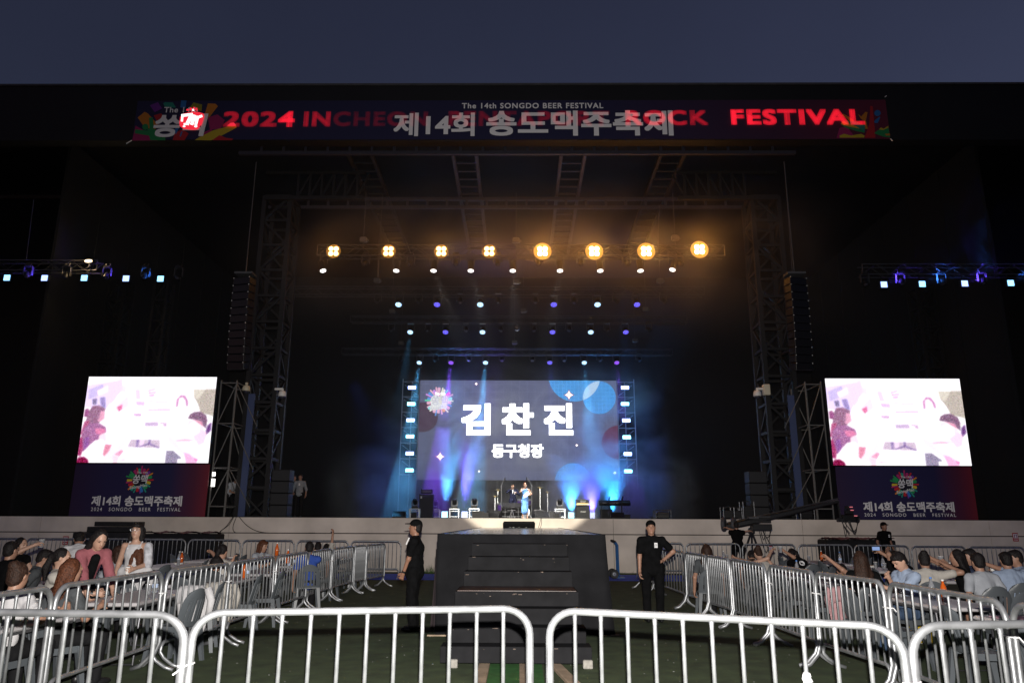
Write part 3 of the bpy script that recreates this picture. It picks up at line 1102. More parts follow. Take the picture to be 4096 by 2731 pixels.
def ledmat(name, c1, c2, es, grid=.5, seam=.75, off=(0, 0)):
    m = bpy.data.materials.new(name)
    m.use_nodes = True
    t = m.node_tree
    t.nodes.remove(t.nodes['Principled BSDF'])
    e = t.nodes.new('ShaderNodeEmission')
    e.inputs[1].default_value = es
    co = t.nodes.new('ShaderNodeTexCoord')
    mp = t.nodes.new('ShaderNodeMapping')
    mp.inputs['Rotation'].default_value = (PI / 2, 0, 0)
    br = t.nodes.new('ShaderNodeTexBrick')
    br.offset = 0
    br.inputs['Color1'].default_value = (*c1, 1)
    br.inputs['Color2'].default_value = (*[k * .93 for k in c1], 1)
    br.inputs['Mortar'].default_value = (*c2, 1)
    br.inputs['Scale'].default_value = 1
    br.inputs['Mortar Size'].default_value = .012
    br.inputs['Brick Width'].default_value = grid
    br.inputs['Row Height'].default_value = grid
    t.links.new(co.outputs['Object'], mp.inputs[0])
    t.links.new(mp.outputs[0], br.inputs['Vector'])
    t.links.new(br.outputs['Color'], e.inputs[0])
    t.links.new(e.outputs[0], t.nodes['Material Output'].inputs[0])
    return m


MB().add([(LX0, LY, LZ0), (LX1, LY, LZ0), (LX1, LY, LZ1), (LX0, LY, LZ1)], [(0, 1, 2, 3)]).build('picture', ledmat('led_background', (.125, .138, .235), (.16, .178, .30), 1.0), t)


def ldisc(cx, cy_, r, m, k, n=48):
    P = []
    for i in range(n):
        q = zz(cx + r * math.cos(2 * PI * i / n), cy_ + r * math.sin(2 * PI * i / n))
        P.append((min(max(q.x, LX0), LX1), LY - .004 * k, min(max(q.z, LZ0), LZ1)))
    return MB().add(P, [tuple(range(n))])


mb_blue = ledmat('led_blue', (.07, .34, .80), (.16, .48, .95), 1.0, .25)
ldisc(1668, 213, 217, 0, 1).build('blue_disc', mb_blue, t)
ldisc(1876, 397, 137, 0, 2).build('blue_disc', mb_blue, t)
ldisc(1655, 1093, 149, 0, 1).build('blue_disc', mb_blue, t)
# lens where the two discs overlap
P = []
c1, r1, c2, r2 = (1668, 213), 217, (1876, 397), 137
for i in range(400):
    a = 2 * PI * i / 400
    p = (c1[0] + r1 * math.cos(a), c1[1] + r1 * math.sin(a))
    if math.hypot(p[0] - c2[0], p[1] - c2[1]) < r2 and p[1] > 252:
        P.append(p)
    p = (c2[0] + r2 * math.cos(a), c2[1] + r2 * math.sin(a))
    if math.hypot(p[0] - c1[0], p[1] - c1[1]) < r1 and p[1] > 252:
        P.append(p)
gx, gy = sum(p[0] for p in P) / len(P), sum(p[1] for p in P) / len(P)
P.sort(key=lambda p: math.atan2(p[1] - gy, p[0] - gx))
MB().add([(zz(*p).x, LY - .014, zz(*p).z) for p in P], [tuple(range(len(P)))]).build('pale_lens', glow('led_pale', (.55, .75, .95), 1.0), t)
mred = glow('led_dim_red', (.13, .045, .085), 1.0)
ldisc(400, 560, 125, 0, 1).build('red_disc', glow('led_dimmer_red', (.085, .05, .085), 1.0), t)
ldisc(2035, 770, 140, 0, 1).build('red_disc', mred, t)
for sx, sy, r in ((1622, 375, 34), (545, 890, 34), (847, 283, 12), (1687, 795, 11), (870, 1013, 11), (2005, 1026, 13)):
    for k, (mm, f) in enumerate(((glow('led_orange', (1, .25, .08), .9, 'NONE'), 1.18), (glow('led_white', (1, 1, 1), 3.2), .85))):
        P = []
        for i in range(32):
            a = 2 * PI * i / 32
            rr = r * f * 1.15 / (abs(math.cos(a)) ** .62 + abs(math.sin(a)) ** .62) ** 1.6
            q = zz(sx + rr * math.cos(a), sy + rr * math.sin(a))
            P.append((q.x, LY - .02 - .004 * k, q.z))
        MB().add(P, [tuple(range(32))]).build('star', mm, t)
M_ledw = glow('led_white', (1, 1, 1), 3.2)
for body, x0, x1 in (('김', 725, 965), ('찬', 1060, 1328), ('진', 1410, 1658)):
    a, b = zz(x0, 445), zz(x1, 712)
    lettering(body, a.x, b.x, b.z, a.z, LY - .03, M_ledw, t, bold=.042)
a, b = zz(978, 783), zz(1410, 900)
lettering('동구청장', a.x, b.x, b.z, a.z, LY - .03, M_ledw, t, bold=.035)
c = zz(537, 425)
R0 = 120 * .47826 * .01575
LC = {'red': (1, .12, .2), 'pink': (1, .55, .75), 'cream': (1, .95, .8), 'violet': (.75, .35, .95), 'orange': (1, .5, .15), 'cyan': (.45, .95, 1), 'blue': (.15, .4, .9), 'green': (.15, .8, .5), 'white': (1, 1, 1)}
LP = {k: glow('led_logo_' + k, v, .95, 'NONE') for k, v in LC.items()}
sh = burst([], c.x, c.z, .92, 28, 9, ['red', 'pink', 'cream', 'violet', 'orange', 'cyan', 'blue', 'green', 'cream', 'pink', 'cream'], .3)
sh += [('white', blob(c.x - .22, c.z - .02, .34, .40)), ('cream', blob(c.x + .28, c.z + .04, .32, .34)), ('white', limb(c.x - .55, c.z - .47, c.x + .5, c.z - .32, .15))]
graphic('logo', sh, lambda x, z: (x, 0, z), LY - .02, t, LP)
lettering('쏭맥', c.x - .48, c.x + .55, c.z - .26, c.z + .34, LY - .05, glow('led_logo_ink', (.62, .6, .72), 1., 'NONE'), t, bold=.0)
lettering('The 14th', c.x - .28, c.x + .38, c.z + .38, c.z + .54, LY - .05, M_ledw, t, bold=.02)
lettering('SsongMac', c.x - .52, c.x + .48, c.z - .53, c.z - .35, LY - .05, glow('led_logo_ink', (.62, .6, .72), 1., 'NONE'), t, bold=.0, tilt=.15)

# scaffolds with strobe panels each side of the LED wall
STRB = {-1: [(1648, 1550), (1645, 1615), (1642, 1680), (1640, 1745), (1639, 1813), (1638, 1880)], 1: [(2500, 1550), (2500, 1615), (2505, 1681), (2507, 1748), (2511, 1815), (2513, 1884)]}
M_silver = mat('silver_tube', (.6, .62, .65), .35, metal=.7)
for s_ in (-1, 1):
    xi = LX0 - .02 if s_ < 0 else LX1 + .02
    xo = xi + s_ * 1.05
    t = thing('scaffold', 'silver tube scaffold carrying six strobe panels beside the LED wall, ' + SIDE[s_], 'scaffold', (xo, LY, FLOOR_Z), group='scaffolds beside the LED wall')
    for x, y in ((xo, 45.8), (xo - s_ * .45, 46.8), (xi - s_ * .02 + s_ * .12, 46.6)):
        MB().bar((x, y, FLOOR_Z), (x, y, 10.5), .03, 6).build('upright', M_silver, t)
    m = MB()
    for i in range(7):
        z = 4.5 + i * .97
        m.bar((xo, 45.8, z), (xi, 45.8, z), .024).bar((xo, 45.8, z + .02), (xo - s_ * .45, 46.8, z + .02), .02)
    m.build('ledger', M_silver, t)
    m = MB()
    for i in range(6):
        z = 4.5 + i * .97
        m.bar((xo, 46.6, z + .9), (xi, 46.6, z + .1), .018)
    m.build('brace', M_silver, t)
    for i, (px, py) in enumerate(STRB[s_]):
        p = PY(px, py, 45.6)
        cyan = i % 2
        t2 = thing('strobe_panel', '%s glowing %s strobe panel from the top, on the LED wall scaffold %s' % (ORD[i], 'cyan' if cyan else 'blue', SIDE[s_]), 'stage light', p, group='strobe panels beside the LED wall')
        MB().cbox(p + Vector((0, .06, 0)), (.56, .12, .28), .02).build('housing', M_case, t2)
        MB().cbox(p + Vector((0, -.012, 0)), (.48, .02, .2), .008).build('lit_panel', glow('strobe_cyan' if cyan else 'strobe_blue', (.25, .85, 1) if cyan else (.30, .42, 1), 10), t2)
        MB().bar(p + Vector((0, .1, .13)), p + Vector((0, .18, .3)), .02).build('clamp', M_silver, t2)

# ================================================================== LIGHTING RIGS
def truss_x(label, px0, px1, pyt, pyb, y, group='lighting trusses over the stage', m=None):
    a, b = PY(px0, (pyt + pyb) / 2, y), PY(px1, (pyt + pyb) / 2, y)
    h = PY(2048, pyt, y).z - PY(2048, pyb, y).z
    z = PY(2048, (pyt + pyb) / 2, y).z
    t = thing('lighting_truss', label, 'truss', ((a.x + b.x) / 2, y, z), group=group)
    m = m or M_truss
    for dz in (-h / 2, h / 2):
        for dy in (-h / 2, h / 2):
            MB().bar((a.x, y + dy, z + dz), (b.x, y + dy, z + dz), .026, 6).build('chord', m, t)
    lc = MB()
    n = max(4, round((b.x - a.x) / (h * 1.25)))
    for i in range(n):
        x0, x1 = a.x + (b.x - a.x) * i / n, a.x + (b.x - a.x) * (i + 1) / n
        up = i % 2 == 0
        for dy in (-h / 2, h / 2):
            lc.bar((x0, y + dy, z + (-h / 2 if up else h / 2)), (x1, y + dy, z + (h / 2 if up else -h / 2)), .013, 4)
        for dz in (-h / 2, h / 2):
            lc.bar((x0, y - h / 2, z + dz), (x1, y + h / 2, z + dz), .012, 4)
    for x in (a.x, b.x):
        lc.bar((x, y - h / 2, z - h / 2), (x, y - h / 2, z + h / 2), .02, 4)
    lc.build('bracing', m, t)
    return t, z, h


T1, z1, h1 = truss_x('warm lamp truss, foremost over the stage', 1275, 2892, 988, 1030, 29)
T2, z2_, h2 = truss_x('second lighting truss from the front, longest of the four', 1130, 2813, 1152, 1184, 33.5)
T3, z3, h3 = truss_x('third lighting truss from the front, carrying the mirror ball', 1405, 2745, 1267, 1293, 38)
T4, z4, h4 = truss_x('lowest and hindmost lighting truss, just over the LED wall', 1370, 2688, 1396, 1420, 43)


def copy_of(proto, loc, label, group, rz=0.):
    o = copy_tree(proto)
    o.location = loc
    o.rotation_euler = (0, 0, rz)
    o['label'] = label
    o['group'] = group
    return o


def aimrot(d):
    """matrix turning +z onto d"""
    return Vector(d).to_track_quat('Z', 'Y').to_matrix().to_4x4()


def make_head(name, label, cat, lens_mat, aim, sc=1., beam=False, loc=(0, 0, 0)):
    """yoked moving head hung under a truss; origin at the lens"""
    t = thing(name, label, cat, loc)
    d = Vector(aim).normalized()
    piv = -d * (.16 * sc)
    m = MB().cbox(piv + Vector((0, 0, .42 * sc)), (.30 * sc, .24 * sc, .12 * sc), .02)
    for s_ in (-1, 1):
        m.bar(piv + Vector((s_ * .1 * sc, 0, .47 * sc)), piv + Vector((s_ * .1 * sc, 0, .60 * sc)), .018, 5)
    m.build('base', M_case, t, world=False)
    m = MB()
    for s_ in (-1, 1):
        m.cbox(piv + Vector((s_ * .19 * sc, 0, .16 * sc)), (.045 * sc, .13 * sc, .44 * sc), .015)
    m.box(piv + Vector((0, 0, .36 * sc)), (.40 * sc, .14 * sc, .04 * sc))
    m.build('yoke', mat('lamp_yoke', (.03, .03, .032), .35), t, world=False)
    r = .115 * sc if beam else .15 * sc
    M = aimrot(d)
    MB().lathe([(r * .45, -.34 * sc), (r * .9, -.28 * sc), (r * 1.05, -.14 * sc), (r * 1.05, -.02 * sc), (r * 1.12, -.015 * sc), (r * 1.12, .01 * sc), (r * .86, .01 * sc)], 18, M).build('head', M_case, t, world=False, smooth=False)
    if beam:
        MB().lathe([(r * .86, .016), (r * .7, .03), (r * .35, .044), (1e-6, .048)], 16, M).build('lens', lens_mat, t, world=False, smooth=True)
    else:
        MB().lathe([(r * .98, .014 * sc), (r * .5, .022 * sc), (1e-6, .024 * sc)], 20, M).build('lens', lens_mat, t, world=False)
    return t


def cellglow(name, col, es, dark=.25, scale=26):
    m = bpy.data.materials.new(name)
    m.use_nodes = True
    t = m.node_tree
    t.nodes.remove(t.nodes['Principled BSDF'])
    e = t.nodes.new('ShaderNodeEmission')
    co = t.nodes.new('ShaderNodeTexCoord')
    vo = t.nodes.new('ShaderNodeTexVoronoi')
    vo.inputs['Scale'].default_value = scale
    r = t.nodes.new('ShaderNodeValToRGB')
    r.color_ramp.elements[0].color = (min(1, col[0] * 1.4 + .35), min(1, col[1] * 1.3 + .2), 1, 1)
    r.color_ramp.elements[1].color = (*[c * dark for c in col], 1)
    r.color_ramp.elements[1].position = .55
    t.links.new(co.outputs['Object'], vo.inputs['Vector'])
    t.links.new(vo.outputs['Distance'], r.inputs[0])
    t.links.new(r.outputs[0], e.inputs[0])
    e.inputs[1].default_value = es
    t.links.new(e.outputs[0], t.nodes['Material Output'].inputs[0])
    m.cycles.emission_sampling = 'NONE'
    return m


LENS = {'cyan': cellglow('lens_cyan', (.32, .62, 1.), 2.4, .8), 'blue': cellglow('lens_blue', (.06, .07, 1.), 1.7, .7), 'violet': cellglow('lens_violet', (.20, .04, .95), 1.6, .6)}
LCOL = {'cyan': (.10, .50, 1.), 'blue': (.05, .12, 1.), 'violet': (.22, .05, 1.)}
AIM = (0, -.55, -.84)
WASH = {k: make_head('wash_lamp', 'x', 'stage light', LENS[k], AIM, 1.0, loc=(0, -500, 0)) for k in LENS}
BEAMH = {}
for k, aim in (('down', (0, -.45, -.9)), ('in', (.4, -.5, -.75)), ('out', (-.4, -.5, -.75))):
    BEAMH[k] = make_head('beam_lamp', 'x', 'stage light', M_lensdark, aim, .85, True, loc=(0, -500, 0))
RIGS = [(T2, 33.5, 1218, 1208, 'second truss', [(1594, 'cyan'), (1748, 'blue'), (1921, 'cyan'), (2215, 'blue'), (2390, 'cyan'), (2548, 'blue')], [1504, 1669, 1840, 1993, 2142, 2297, 2470, 2660]),
        (T3, 38, 1328, 1322, 'third truss', [(1641, 'cyan'), (1782, 'blue'), (1930, 'cyan'), (2210, 'blue'), (2363, 'cyan'), (2503, 'blue')], [1560, 1707, 1863, 2003, 2136, 2277, 2434, 2600]),
        (T4, 43, 1450, 1442, 'lowest truss', [(1677, 'cyan'), (1804, 'violet'), (1942, 'cyan'), (2199, 'blue'), (2337, 'cyan'), (2467, 'violet')], [1601, 1738, 1875, 2008, 2130, 2257, 2402, 2560])]
BEAM_E = {(2, 0): 3500, (2, 1): 4200, (2, 2): 5200, (2, 3): 600, (2, 4): 1700, (2, 5): 700, (1, 0): 2200, (1, 3): 200, (1, 5): 250, (0, 0): 120, (0, 2): 120}
for r, (T, y, pyw, pyb, tn, ws, bs) in enumerate(RIGS):
    for i, (px, k) in enumerate(ws):
        p = PY(px, pyw, y)
        p.z = T.location.z - .92 if r < 2 else p.z
        o = copy_of(WASH[k], PY(px, pyw, y), '%s lit %s wash lamp on the %s, counting from the watch guard side' % (ORD[i], k, tn), 'blue wash lamps under the trusses')
        if (r, i) in BEAM_E:
            q = o.location + Vector((0, -.03, -.05))
            lamp('SPOT', 'wash_light', q, BEAM_E[(r, i)] * 4, LCOL[k], target=q + Vector((-.6 if i < 3 else .35, -1.2, -8)), spot_size=R_(13), spot_blend=.35, shadow_soft_size=.10)
    for i, px in enumerate(bs):
        k = 'down' if 2 <= i <= 5 else ('out' if i < 2 else 'in')
        copy_of(BEAMH[k], PY(px, pyb, y), '%s unlit beam lamp on the %s, counting from the watch guard side' % (ORD[i], tn), 'unlit beam lamps under the trusses')
for i, px in enumerate([1455, 1635, 1823, 1990, 2154, 2324, 2513, 2727]):
    k = 'down' if 2 <= i <= 5 else ('out' if i < 2 else 'in')
    copy_of(BEAMH[k], PY(px, 1058, 29), '%s small beam lamp on the warm lamp truss, counting from the watch guard side' % ORD[i], 'unlit beam lamps under the trusses')
# white down-cans on the first truss
for i, px in enumerate([1292, 1585, 1734, 1883, 2051, 2240, 2401, 2562, 2690]):
    p = PY(px, 1082 if i < 8 else 1078, 29)
    t = thing('profile_lamp', '%s black can lamp with white lens under the warm lamp truss, from watch guard side' % ORD[i], 'stage light', p, group='white can lamps on the warm lamp truss')
    tl = .0 if i not in (0, 8) else (-.35 if i == 0 else .35)
    M = Matrix.Translation(p) @ aimrot((-tl, -.30, -1))
    MB().lathe([(.07, -.5), (.125, -.46), (.125, -.01), (.14, -.01), (.14, .01), (.12, .01)], 16, M).build('housing', M_case, t)
    MB().lathe([(.128, .016), (1e-6, .02)], 18, M).build('lens', glow('can_white', (1, .97, .92), 2.4 if i < 8 else 1.), t)
    if i in (2, 3, 4, 5):
        lamp('SPOT', 'can_light', p + Vector((0, -.02, -.03)), 7000, (1, .96, .9), target=(.2, 37.5, 3.2), spot_size=R_(20), spot_blend=.6, shadow_soft_size=.1)
    MB().bar(p + Vector((-.16, 0, .25)), p + Vector((-.16, 0, .75)), .015).bar(p + Vector((.16, 0, .25)), p + Vector((.16, 0, .75)), .015).bar(p + Vector((-.17, 0, .75)), p + Vector((.17, 0, .75)), .02).build('bracket', M_dark, t)
# warm blinders, four cells each
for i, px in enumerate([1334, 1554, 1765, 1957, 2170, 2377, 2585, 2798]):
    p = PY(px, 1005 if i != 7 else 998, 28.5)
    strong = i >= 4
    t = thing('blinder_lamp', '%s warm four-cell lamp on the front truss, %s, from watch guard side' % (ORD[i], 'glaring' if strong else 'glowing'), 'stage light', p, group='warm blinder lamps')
    MB().cbox(p + Vector((0, .09, 0)), (.50, .16, .46), .02).build('housing', M_case, t)
    for dx in (-.105, .105):
        for dz in (-.105, .105):
            c = p + Vector((dx, 0, dz))
            MB().lathe([(.10, .0), (.085, .03), (.05, .045), (1e-6, .05)], 16, Matrix.Translation(c) @ aimrot((0, -1, -.15))).build('lit_cell', glow('warm_strong' if strong else 'warm_soft', (1, .60, .20), 34 if strong else 7, 'NONE'), t)
    MB().lathe([(.37 if strong else .30, .0), (1e-6, .012)], 28, Matrix.Translation(p + Vector((0, .006, 0))) @ aimrot((0, -1, 0))).build('halo_disc', glow('halo_strong' if strong else 'halo_soft', (1, .42, .07), 1.0 if strong else .35, 'NONE'), t)  # added halo disc: glare around the cells built as a glowing surface
    MB().bar(p + Vector((-.27, .1, 0)), p + Vector((.27, .1, 0)), .02).build('bracket', M_dark, t)
    lamp('POINT', 'blinder_light', p + Vector((0, -.22, 0)), 120 if strong else 30, (1, .36, .05), shadow_soft_size=.12)
# mirror ball
p = PY(2068, 1311, 38)
t = thing('mirror_ball', 'round mirror ball hanging from the third lighting truss', 'mirror ball', p)
MB().ball(p, .17, 24, 14).build('sphere', mat('mirror_tiles', (.6, .6, .62), .15, metal=1.), t)
MB().bar(p + Vector((0, 0, .16)), p + Vector((0, 0, .5)), .012).build('hanger', M_dark, t)
# chain hoists
for px, py, y, lab in ((1454, 960, 29, 'chain hoist on the warm lamp truss, watch guard end'), (2064, 962, 29, 'chain hoist at the middle of the warm lamp truss'), (2700, 952, 29, 'chain hoist on the warm lamp truss, crane end'),
                       (1508, 1122, 33.5, 'chain hoist on the second truss, watch guard end'), (2066, 1127, 33.5, 'chain hoist at the middle of the second truss'), (2640, 1124, 33.5, 'chain hoist on the second truss, crane end'),
                       (1568, 1245, 38, 'chain hoist on the third truss, watch guard end'), (2094, 1242, 38, 'chain hoist above the mirror ball'), (2583, 1236, 38, 'chain hoist on the third truss, crane end'),
                       (1604, 1372, 43, 'chain hoist on the lowest truss, watch guard end'), (2058, 1370, 43, 'chain hoist at the middle of the lowest truss'), (2540, 1362, 43, 'chain hoist on the lowest truss, crane end')):
    p = PY(px, py, y)
    t = thing('chain_hoist', lab, 'hoist', p, group='chain hoists above the trusses')
    MB().cbox(p, (.30, .20, .22), .03).build('motor', mat('hoist_paint', (.10, .10, .10), .35, metal=.3), t)
    MB().bar(p + Vector((0, 0, .1)), (p.x, y, 15.4), .012, 5).build('chain', M_dark, t)
    MB().bar(p + Vector((0, 0, -.1)), p + Vector((0, 0, -.35)), .02, 5).lathe([(.05, -.05), (.07, 0), (.05, .05)], 8, Matrix.Translation(p + Vector((.16, 0, -.02)))).build('hook', M_truss, t)

# wing trusses and their blue panels
for s_, a, b, lab in ((-1, (-60, 1060), (400, 1078), 'dark lighting truss in the wing, watch guard side'), (1, (3440, 1090), (4200, 1075), 'dark lighting truss in the wing, crane side')):
    truss_x(lab, a[0], b[0], (a[1] + b[1]) / 2 - 20, (a[1] + b[1]) / 2 + 20, 28.4, 'lighting trusses in the wings')
WL = {-1: ([(28, 1111), (178, 1112), (337, 1112), (504, 1114), (642, 1115)], [(105, 1108), (260, 1110), (422, 1112), (577, 1112), (710, 1112)]),
      1: ([(3536, 1138), (3689, 1136), (3859, 1134), (4043, 1132)], [(3464, 1138), (3608, 1136), (3773, 1136), (3935, 1134)])}
for s_ in (-1, 1):
    for i, (px, py) in enumerate(WL[s_][0]):
        p = PY(px, py, 28)
        v = (i + (s_ > 0)) % 2 == 1
        t = thing('wing_lamp', '%s square blue-white lamp from the picture edge inward under the wing truss, %s' % (ORD[i if s_ < 0 else 3 - i], SIDE[s_]), 'stage light', p, group='blue panel lamps in the wings')
        MB().cbox(p + Vector((0, .08, 0)), (.32, .14, .32), .02).bar(p + Vector((0, .08, .15)), p + Vector((0, .2, .42)), .02).build('housing', M_case, t)
        for k in range(5):
            MB().cbox(p + Vector((0, -.005, .096 - .048 * k)), (.25, .02, .04), .008).build('lit_bar', glow('wing_violet' if v else 'wing_blue', (.30, .45, 1) if v else (.25, .62, 1), 3.2), t)
        if s_ > 0 or i in (0, 1, 3, 4):
            lamp('SPOT', 'wing_light', p + Vector((0, -.06, 0)), 2600 if s_ > 0 else 500, (.12, .06, 1) if v else (.05, .22, 1), target=p + (Vector((6, .9, 3.0)) if s_ > 0 else Vector((-5, .9, 2.0))), spot_size=R_(40), spot_blend=.8, shadow_soft_size=.1)
    for i, (px, py) in enumerate(WL[s_][1]):
        copy_of(BEAMH['down'], PY(px, py, 28), '%s small unlit head between the blue panels of the wing truss, %s' % (ORD[i], SIDE[s_]), 'unlit heads in the wings')
p = PY(355, 1046, 28)
t = thing('flood_lamp', 'warm white work lamp lit above the wing truss, watch guard side', 'lamp', p)
MB().cbox(p + Vector((0, .06, .03)), (.34, .16, .16), .02).bar(p + Vector((0, .06, -.1)), p + Vector((0, .06, -.2)), .02).build('housing', M_case, t)
MB().ball(p + Vector((0, -.03, .01)), (.15, .04, .055), 14, 8).build('lit_glass', glow('flood_warm', (1, .78, .45), 9), t)
lamp('POINT', 'flood_light', p + Vector((0, -.2, 0)), 60, (1, .7, .35), shadow_soft_size=.08)

# ================================================================== STAGE GEAR
def on_floor(px, y):
    p = PY(px, 2070, y)
    return Vector((p.x, y, FLOOR_Z))


def wedge(px, y, w, h, label, rz=0.):
    b = on_floor(px, y)
    t = thing('floor_monitor', label, 'loudspeaker', b, rz, 'floor monitor speakers')
    d = h * 1.25
    P = [(-w / 2, -d / 2, 0), (-w / 2, -d / 2, h * .28), (-w / 2, d * .12, h), (-w / 2, d / 2, h * .8), (-w / 2, d / 2, 0)]
    MB().plate(P, w, (1, 0, 0)).build('cabinet', M_gear, t, world=False)
    n = Vector((0, -(h * .72), d * .62)).normalized()
    q = [Vector((-w * .46, -d / 2 + .03, h * .32)), Vector((w * .46, -d / 2 + .03, h * .32)), Vector((w * .46, d * .09, h * .96)), Vector((-w * .46, d * .09, h * .96))]
    MB().plate([v + n * .004 for v in q], .012, n).build('grille', M_grille, t, world=False)
    return t


wedge(1596, 37.5, .62, .36, 'small floor monitor speaker by itself on the watch guard side of the stage', 0)
wedge(1975, 37, .72, .42, 'floor monitor speaker beside the low table, bass cabinet side', R_(-18))
wedge(2162, 37, .72, .42, 'floor monitor speaker beside the woman in the blue dress', R_(18))
wedge(2470, 37, .66, .34, 'floor monitor speaker in front of the keyboard', 0)


def cabinet(px, y, w, h, d, label, name='amplifier_cabinet', cat='amplifier', mtl=None, z=FLOOR_Z, grp=None):
    b = on_floor(px, y)
    b.z = z
    t = thing(name, label, cat, b, group=grp)
    c = b + Vector((0, 0, h / 2))
    MB().cbox(c, (w, d, h), .025).build('body', mtl or M_gear, t)
    MB().cbox(c + Vector((0, -d / 2 - .004, 0)), (w * .9, .016, h * .88), .006).build('grille', M_grille, t)
    m = MB()
    for sx in (-1, 1):
        for sz in (-1, 1):
            m.cbox(c + Vector((sx * (w / 2 - .015), -d / 2 + .0, sz * (h / 2 - .015))), (.05, .05, .05), .01)
    m.build('corner_guard', M_dark, t)
    return t, c


t, c = cabinet(1705, 41.5, .78, 1.32, .45, 'tall bass amplifier cabinet standing alone on the stage')
MB().box(c + Vector((-.28, -.245, .5)), (.09, .01, .13)).build('badge', M_white, t)
t, c = cabinet(1705, 41.5, .62, .24, .35, 'bass amplifier head resting on the tall bass cabinet', 'guitar_amplifier', z=FLOOR_Z + 1.36)
MB().box(c + Vector((0, -.192, 0)), (.5, .012, .10)).build('control_panel', M_truss, t)
t, c = cabinet(2331, 41, .76, .72, .36, 'guitar speaker cabinet with white script, standing by the foggy blue light')
lettering('Marshall', c.x - .14, c.x + .13, c.z + .02, c.z + .10, c.y - .20, M_white, t, bold=.02, shear=.3)
t, c = cabinet(2331, 41, .74, .30, .28, 'guitar amplifier head with white script and gold panel on the guitar cabinet', 'guitar_amplifier', z=FLOOR_Z + .76)
lettering('Marshall', c.x - .14, c.x + .14, c.z + .0, c.z + .09, c.y - .165, M_white, t, bold=.02, shear=.3)
MB().box(c + Vector((0, -.155, -.09)), (.66, .012, .06)).build('control_panel', mat('gold_panel', (.6, .42, .15), .35, metal=.8), t)
MB().box(c + Vector((0, -.155, .135)), (.70, .012, .012)).box(c + Vector((0, -.155, -.135)), (.70, .012, .012)).box(c + Vector((-.35, -.155, 0)), (.012, .012, .26)).box(c + Vector((.35, -.155, 0)), (.012, .012, .26)).build('piping', mat('cream_piping', (.55, .5, .4), .6), t)
t, c = cabinet(2425, 39.5, .62, .52, .3, 'combo amplifier under the keyboard end nearer the guitar cabinet')
cabinet(1912, 37.6, .60, .38, .4, 'grey box loudspeaker behind the small white box, bass cabinet side', 'box_speaker', 'loudspeaker', mat('grey_box', (.09, .09, .10), .5))
cabinet(1941, 36.6, .30, .30, .28, 'small grey case standing before the box speaker, bass cabinet side', 'small_case', 'case', mat('grey_case', (.16, .16, .18), .5))
cabinet(2219, 37.6, .60, .38, .4, 'grey box loudspeaker beyond the woman in blue', 'box_speaker', 'loudspeaker', mat('grey_box', (.09, .09, .10), .5))
cabinet(2227, 36.6, .26, .30, .28, 'small grey case standing before the box speaker, keyboard side', 'small_case', 'case', mat('grey_case', (.16, .16, .18), .5))
cabinet(2508, 37.5, .30, .24, .3, 'small dark case at the end of the floor monitor, keyboard side', 'small_case', 'case')
cabinet(1655, 38, .26, .30, .3, 'small dark case under the lamp base, bass cabinet side', 'small_case', 'case')

# moving heads on short silver truss stools
for i, (px, y, lab) in enumerate(((1658, 40, 'in front of the bass cabinet edge'), (1741, 42, 'just past the bass cabinet'), (1817, 40, 'between the two upright blue lamps'), (1897, 39, 'behind the grey box speaker, bass side'), (2240, 39, 'behind the grey box speaker, keyboard side'))):
    b = on_floor(px, y)
    t = thing('truss_stool', 'short silver truss stool ' + lab, 'stand', b, group='silver truss stools on stage')
    m = MB()
    for sx in (-.24, .24):
        for sy in (-.2, .2):
            m.bar(b + Vector((sx, sy, 0)), b + Vector((sx, sy, .50)), .028, 6)
    m.build('upright', M_silver, t)
    m = MB().box(b + Vector((0, 0, .515)), (.54, .46, .03))
    for sy in (-.2, .2):
        m.bar(b + Vector((-.24, sy, .12)), b + Vector((.24, sy, .12)), .018).bar(b + Vector((-.24, sy, .4)), b + Vector((.24, sy, .4)), .018)
    m.build('top_plate', M_silver, t)
    b = b + Vector((0, 0, .53))
    t = thing('beam_lamp', 'upright moving head lamp on the truss stool ' + lab, 'stage light', b, group='upright moving heads on stools')
    MB().cbox(b + Vector((0, 0, .06)), (.32, .26, .12), .02).build('base', M_gear, t)
    m = MB().cbox(b + Vector((0, 0, .15)), (.34, .12, .05), .015)
    for sx in (-.15, .15):
        m.cbox(b + Vector((sx, 0, .29)), (.045, .12, .27), .015)
    m.build('yoke', mat('grey_yoke', (.2, .2, .22), .4), t)
    M = Matrix.Translation(b + Vector((0, 0, .36))) @ aimrot((0, -.5, .87))
    MB().lathe([(.06, -.17), (.11, -.13), (.12, .08), (.125, .12), (.10, .12)], 16, M).build('head', M_case, t)
    MB().lathe([(.10, .115), (.06, .14), (1e-6, .15)], 16, M).build('lens', M_lensdark, t, smooth=True)
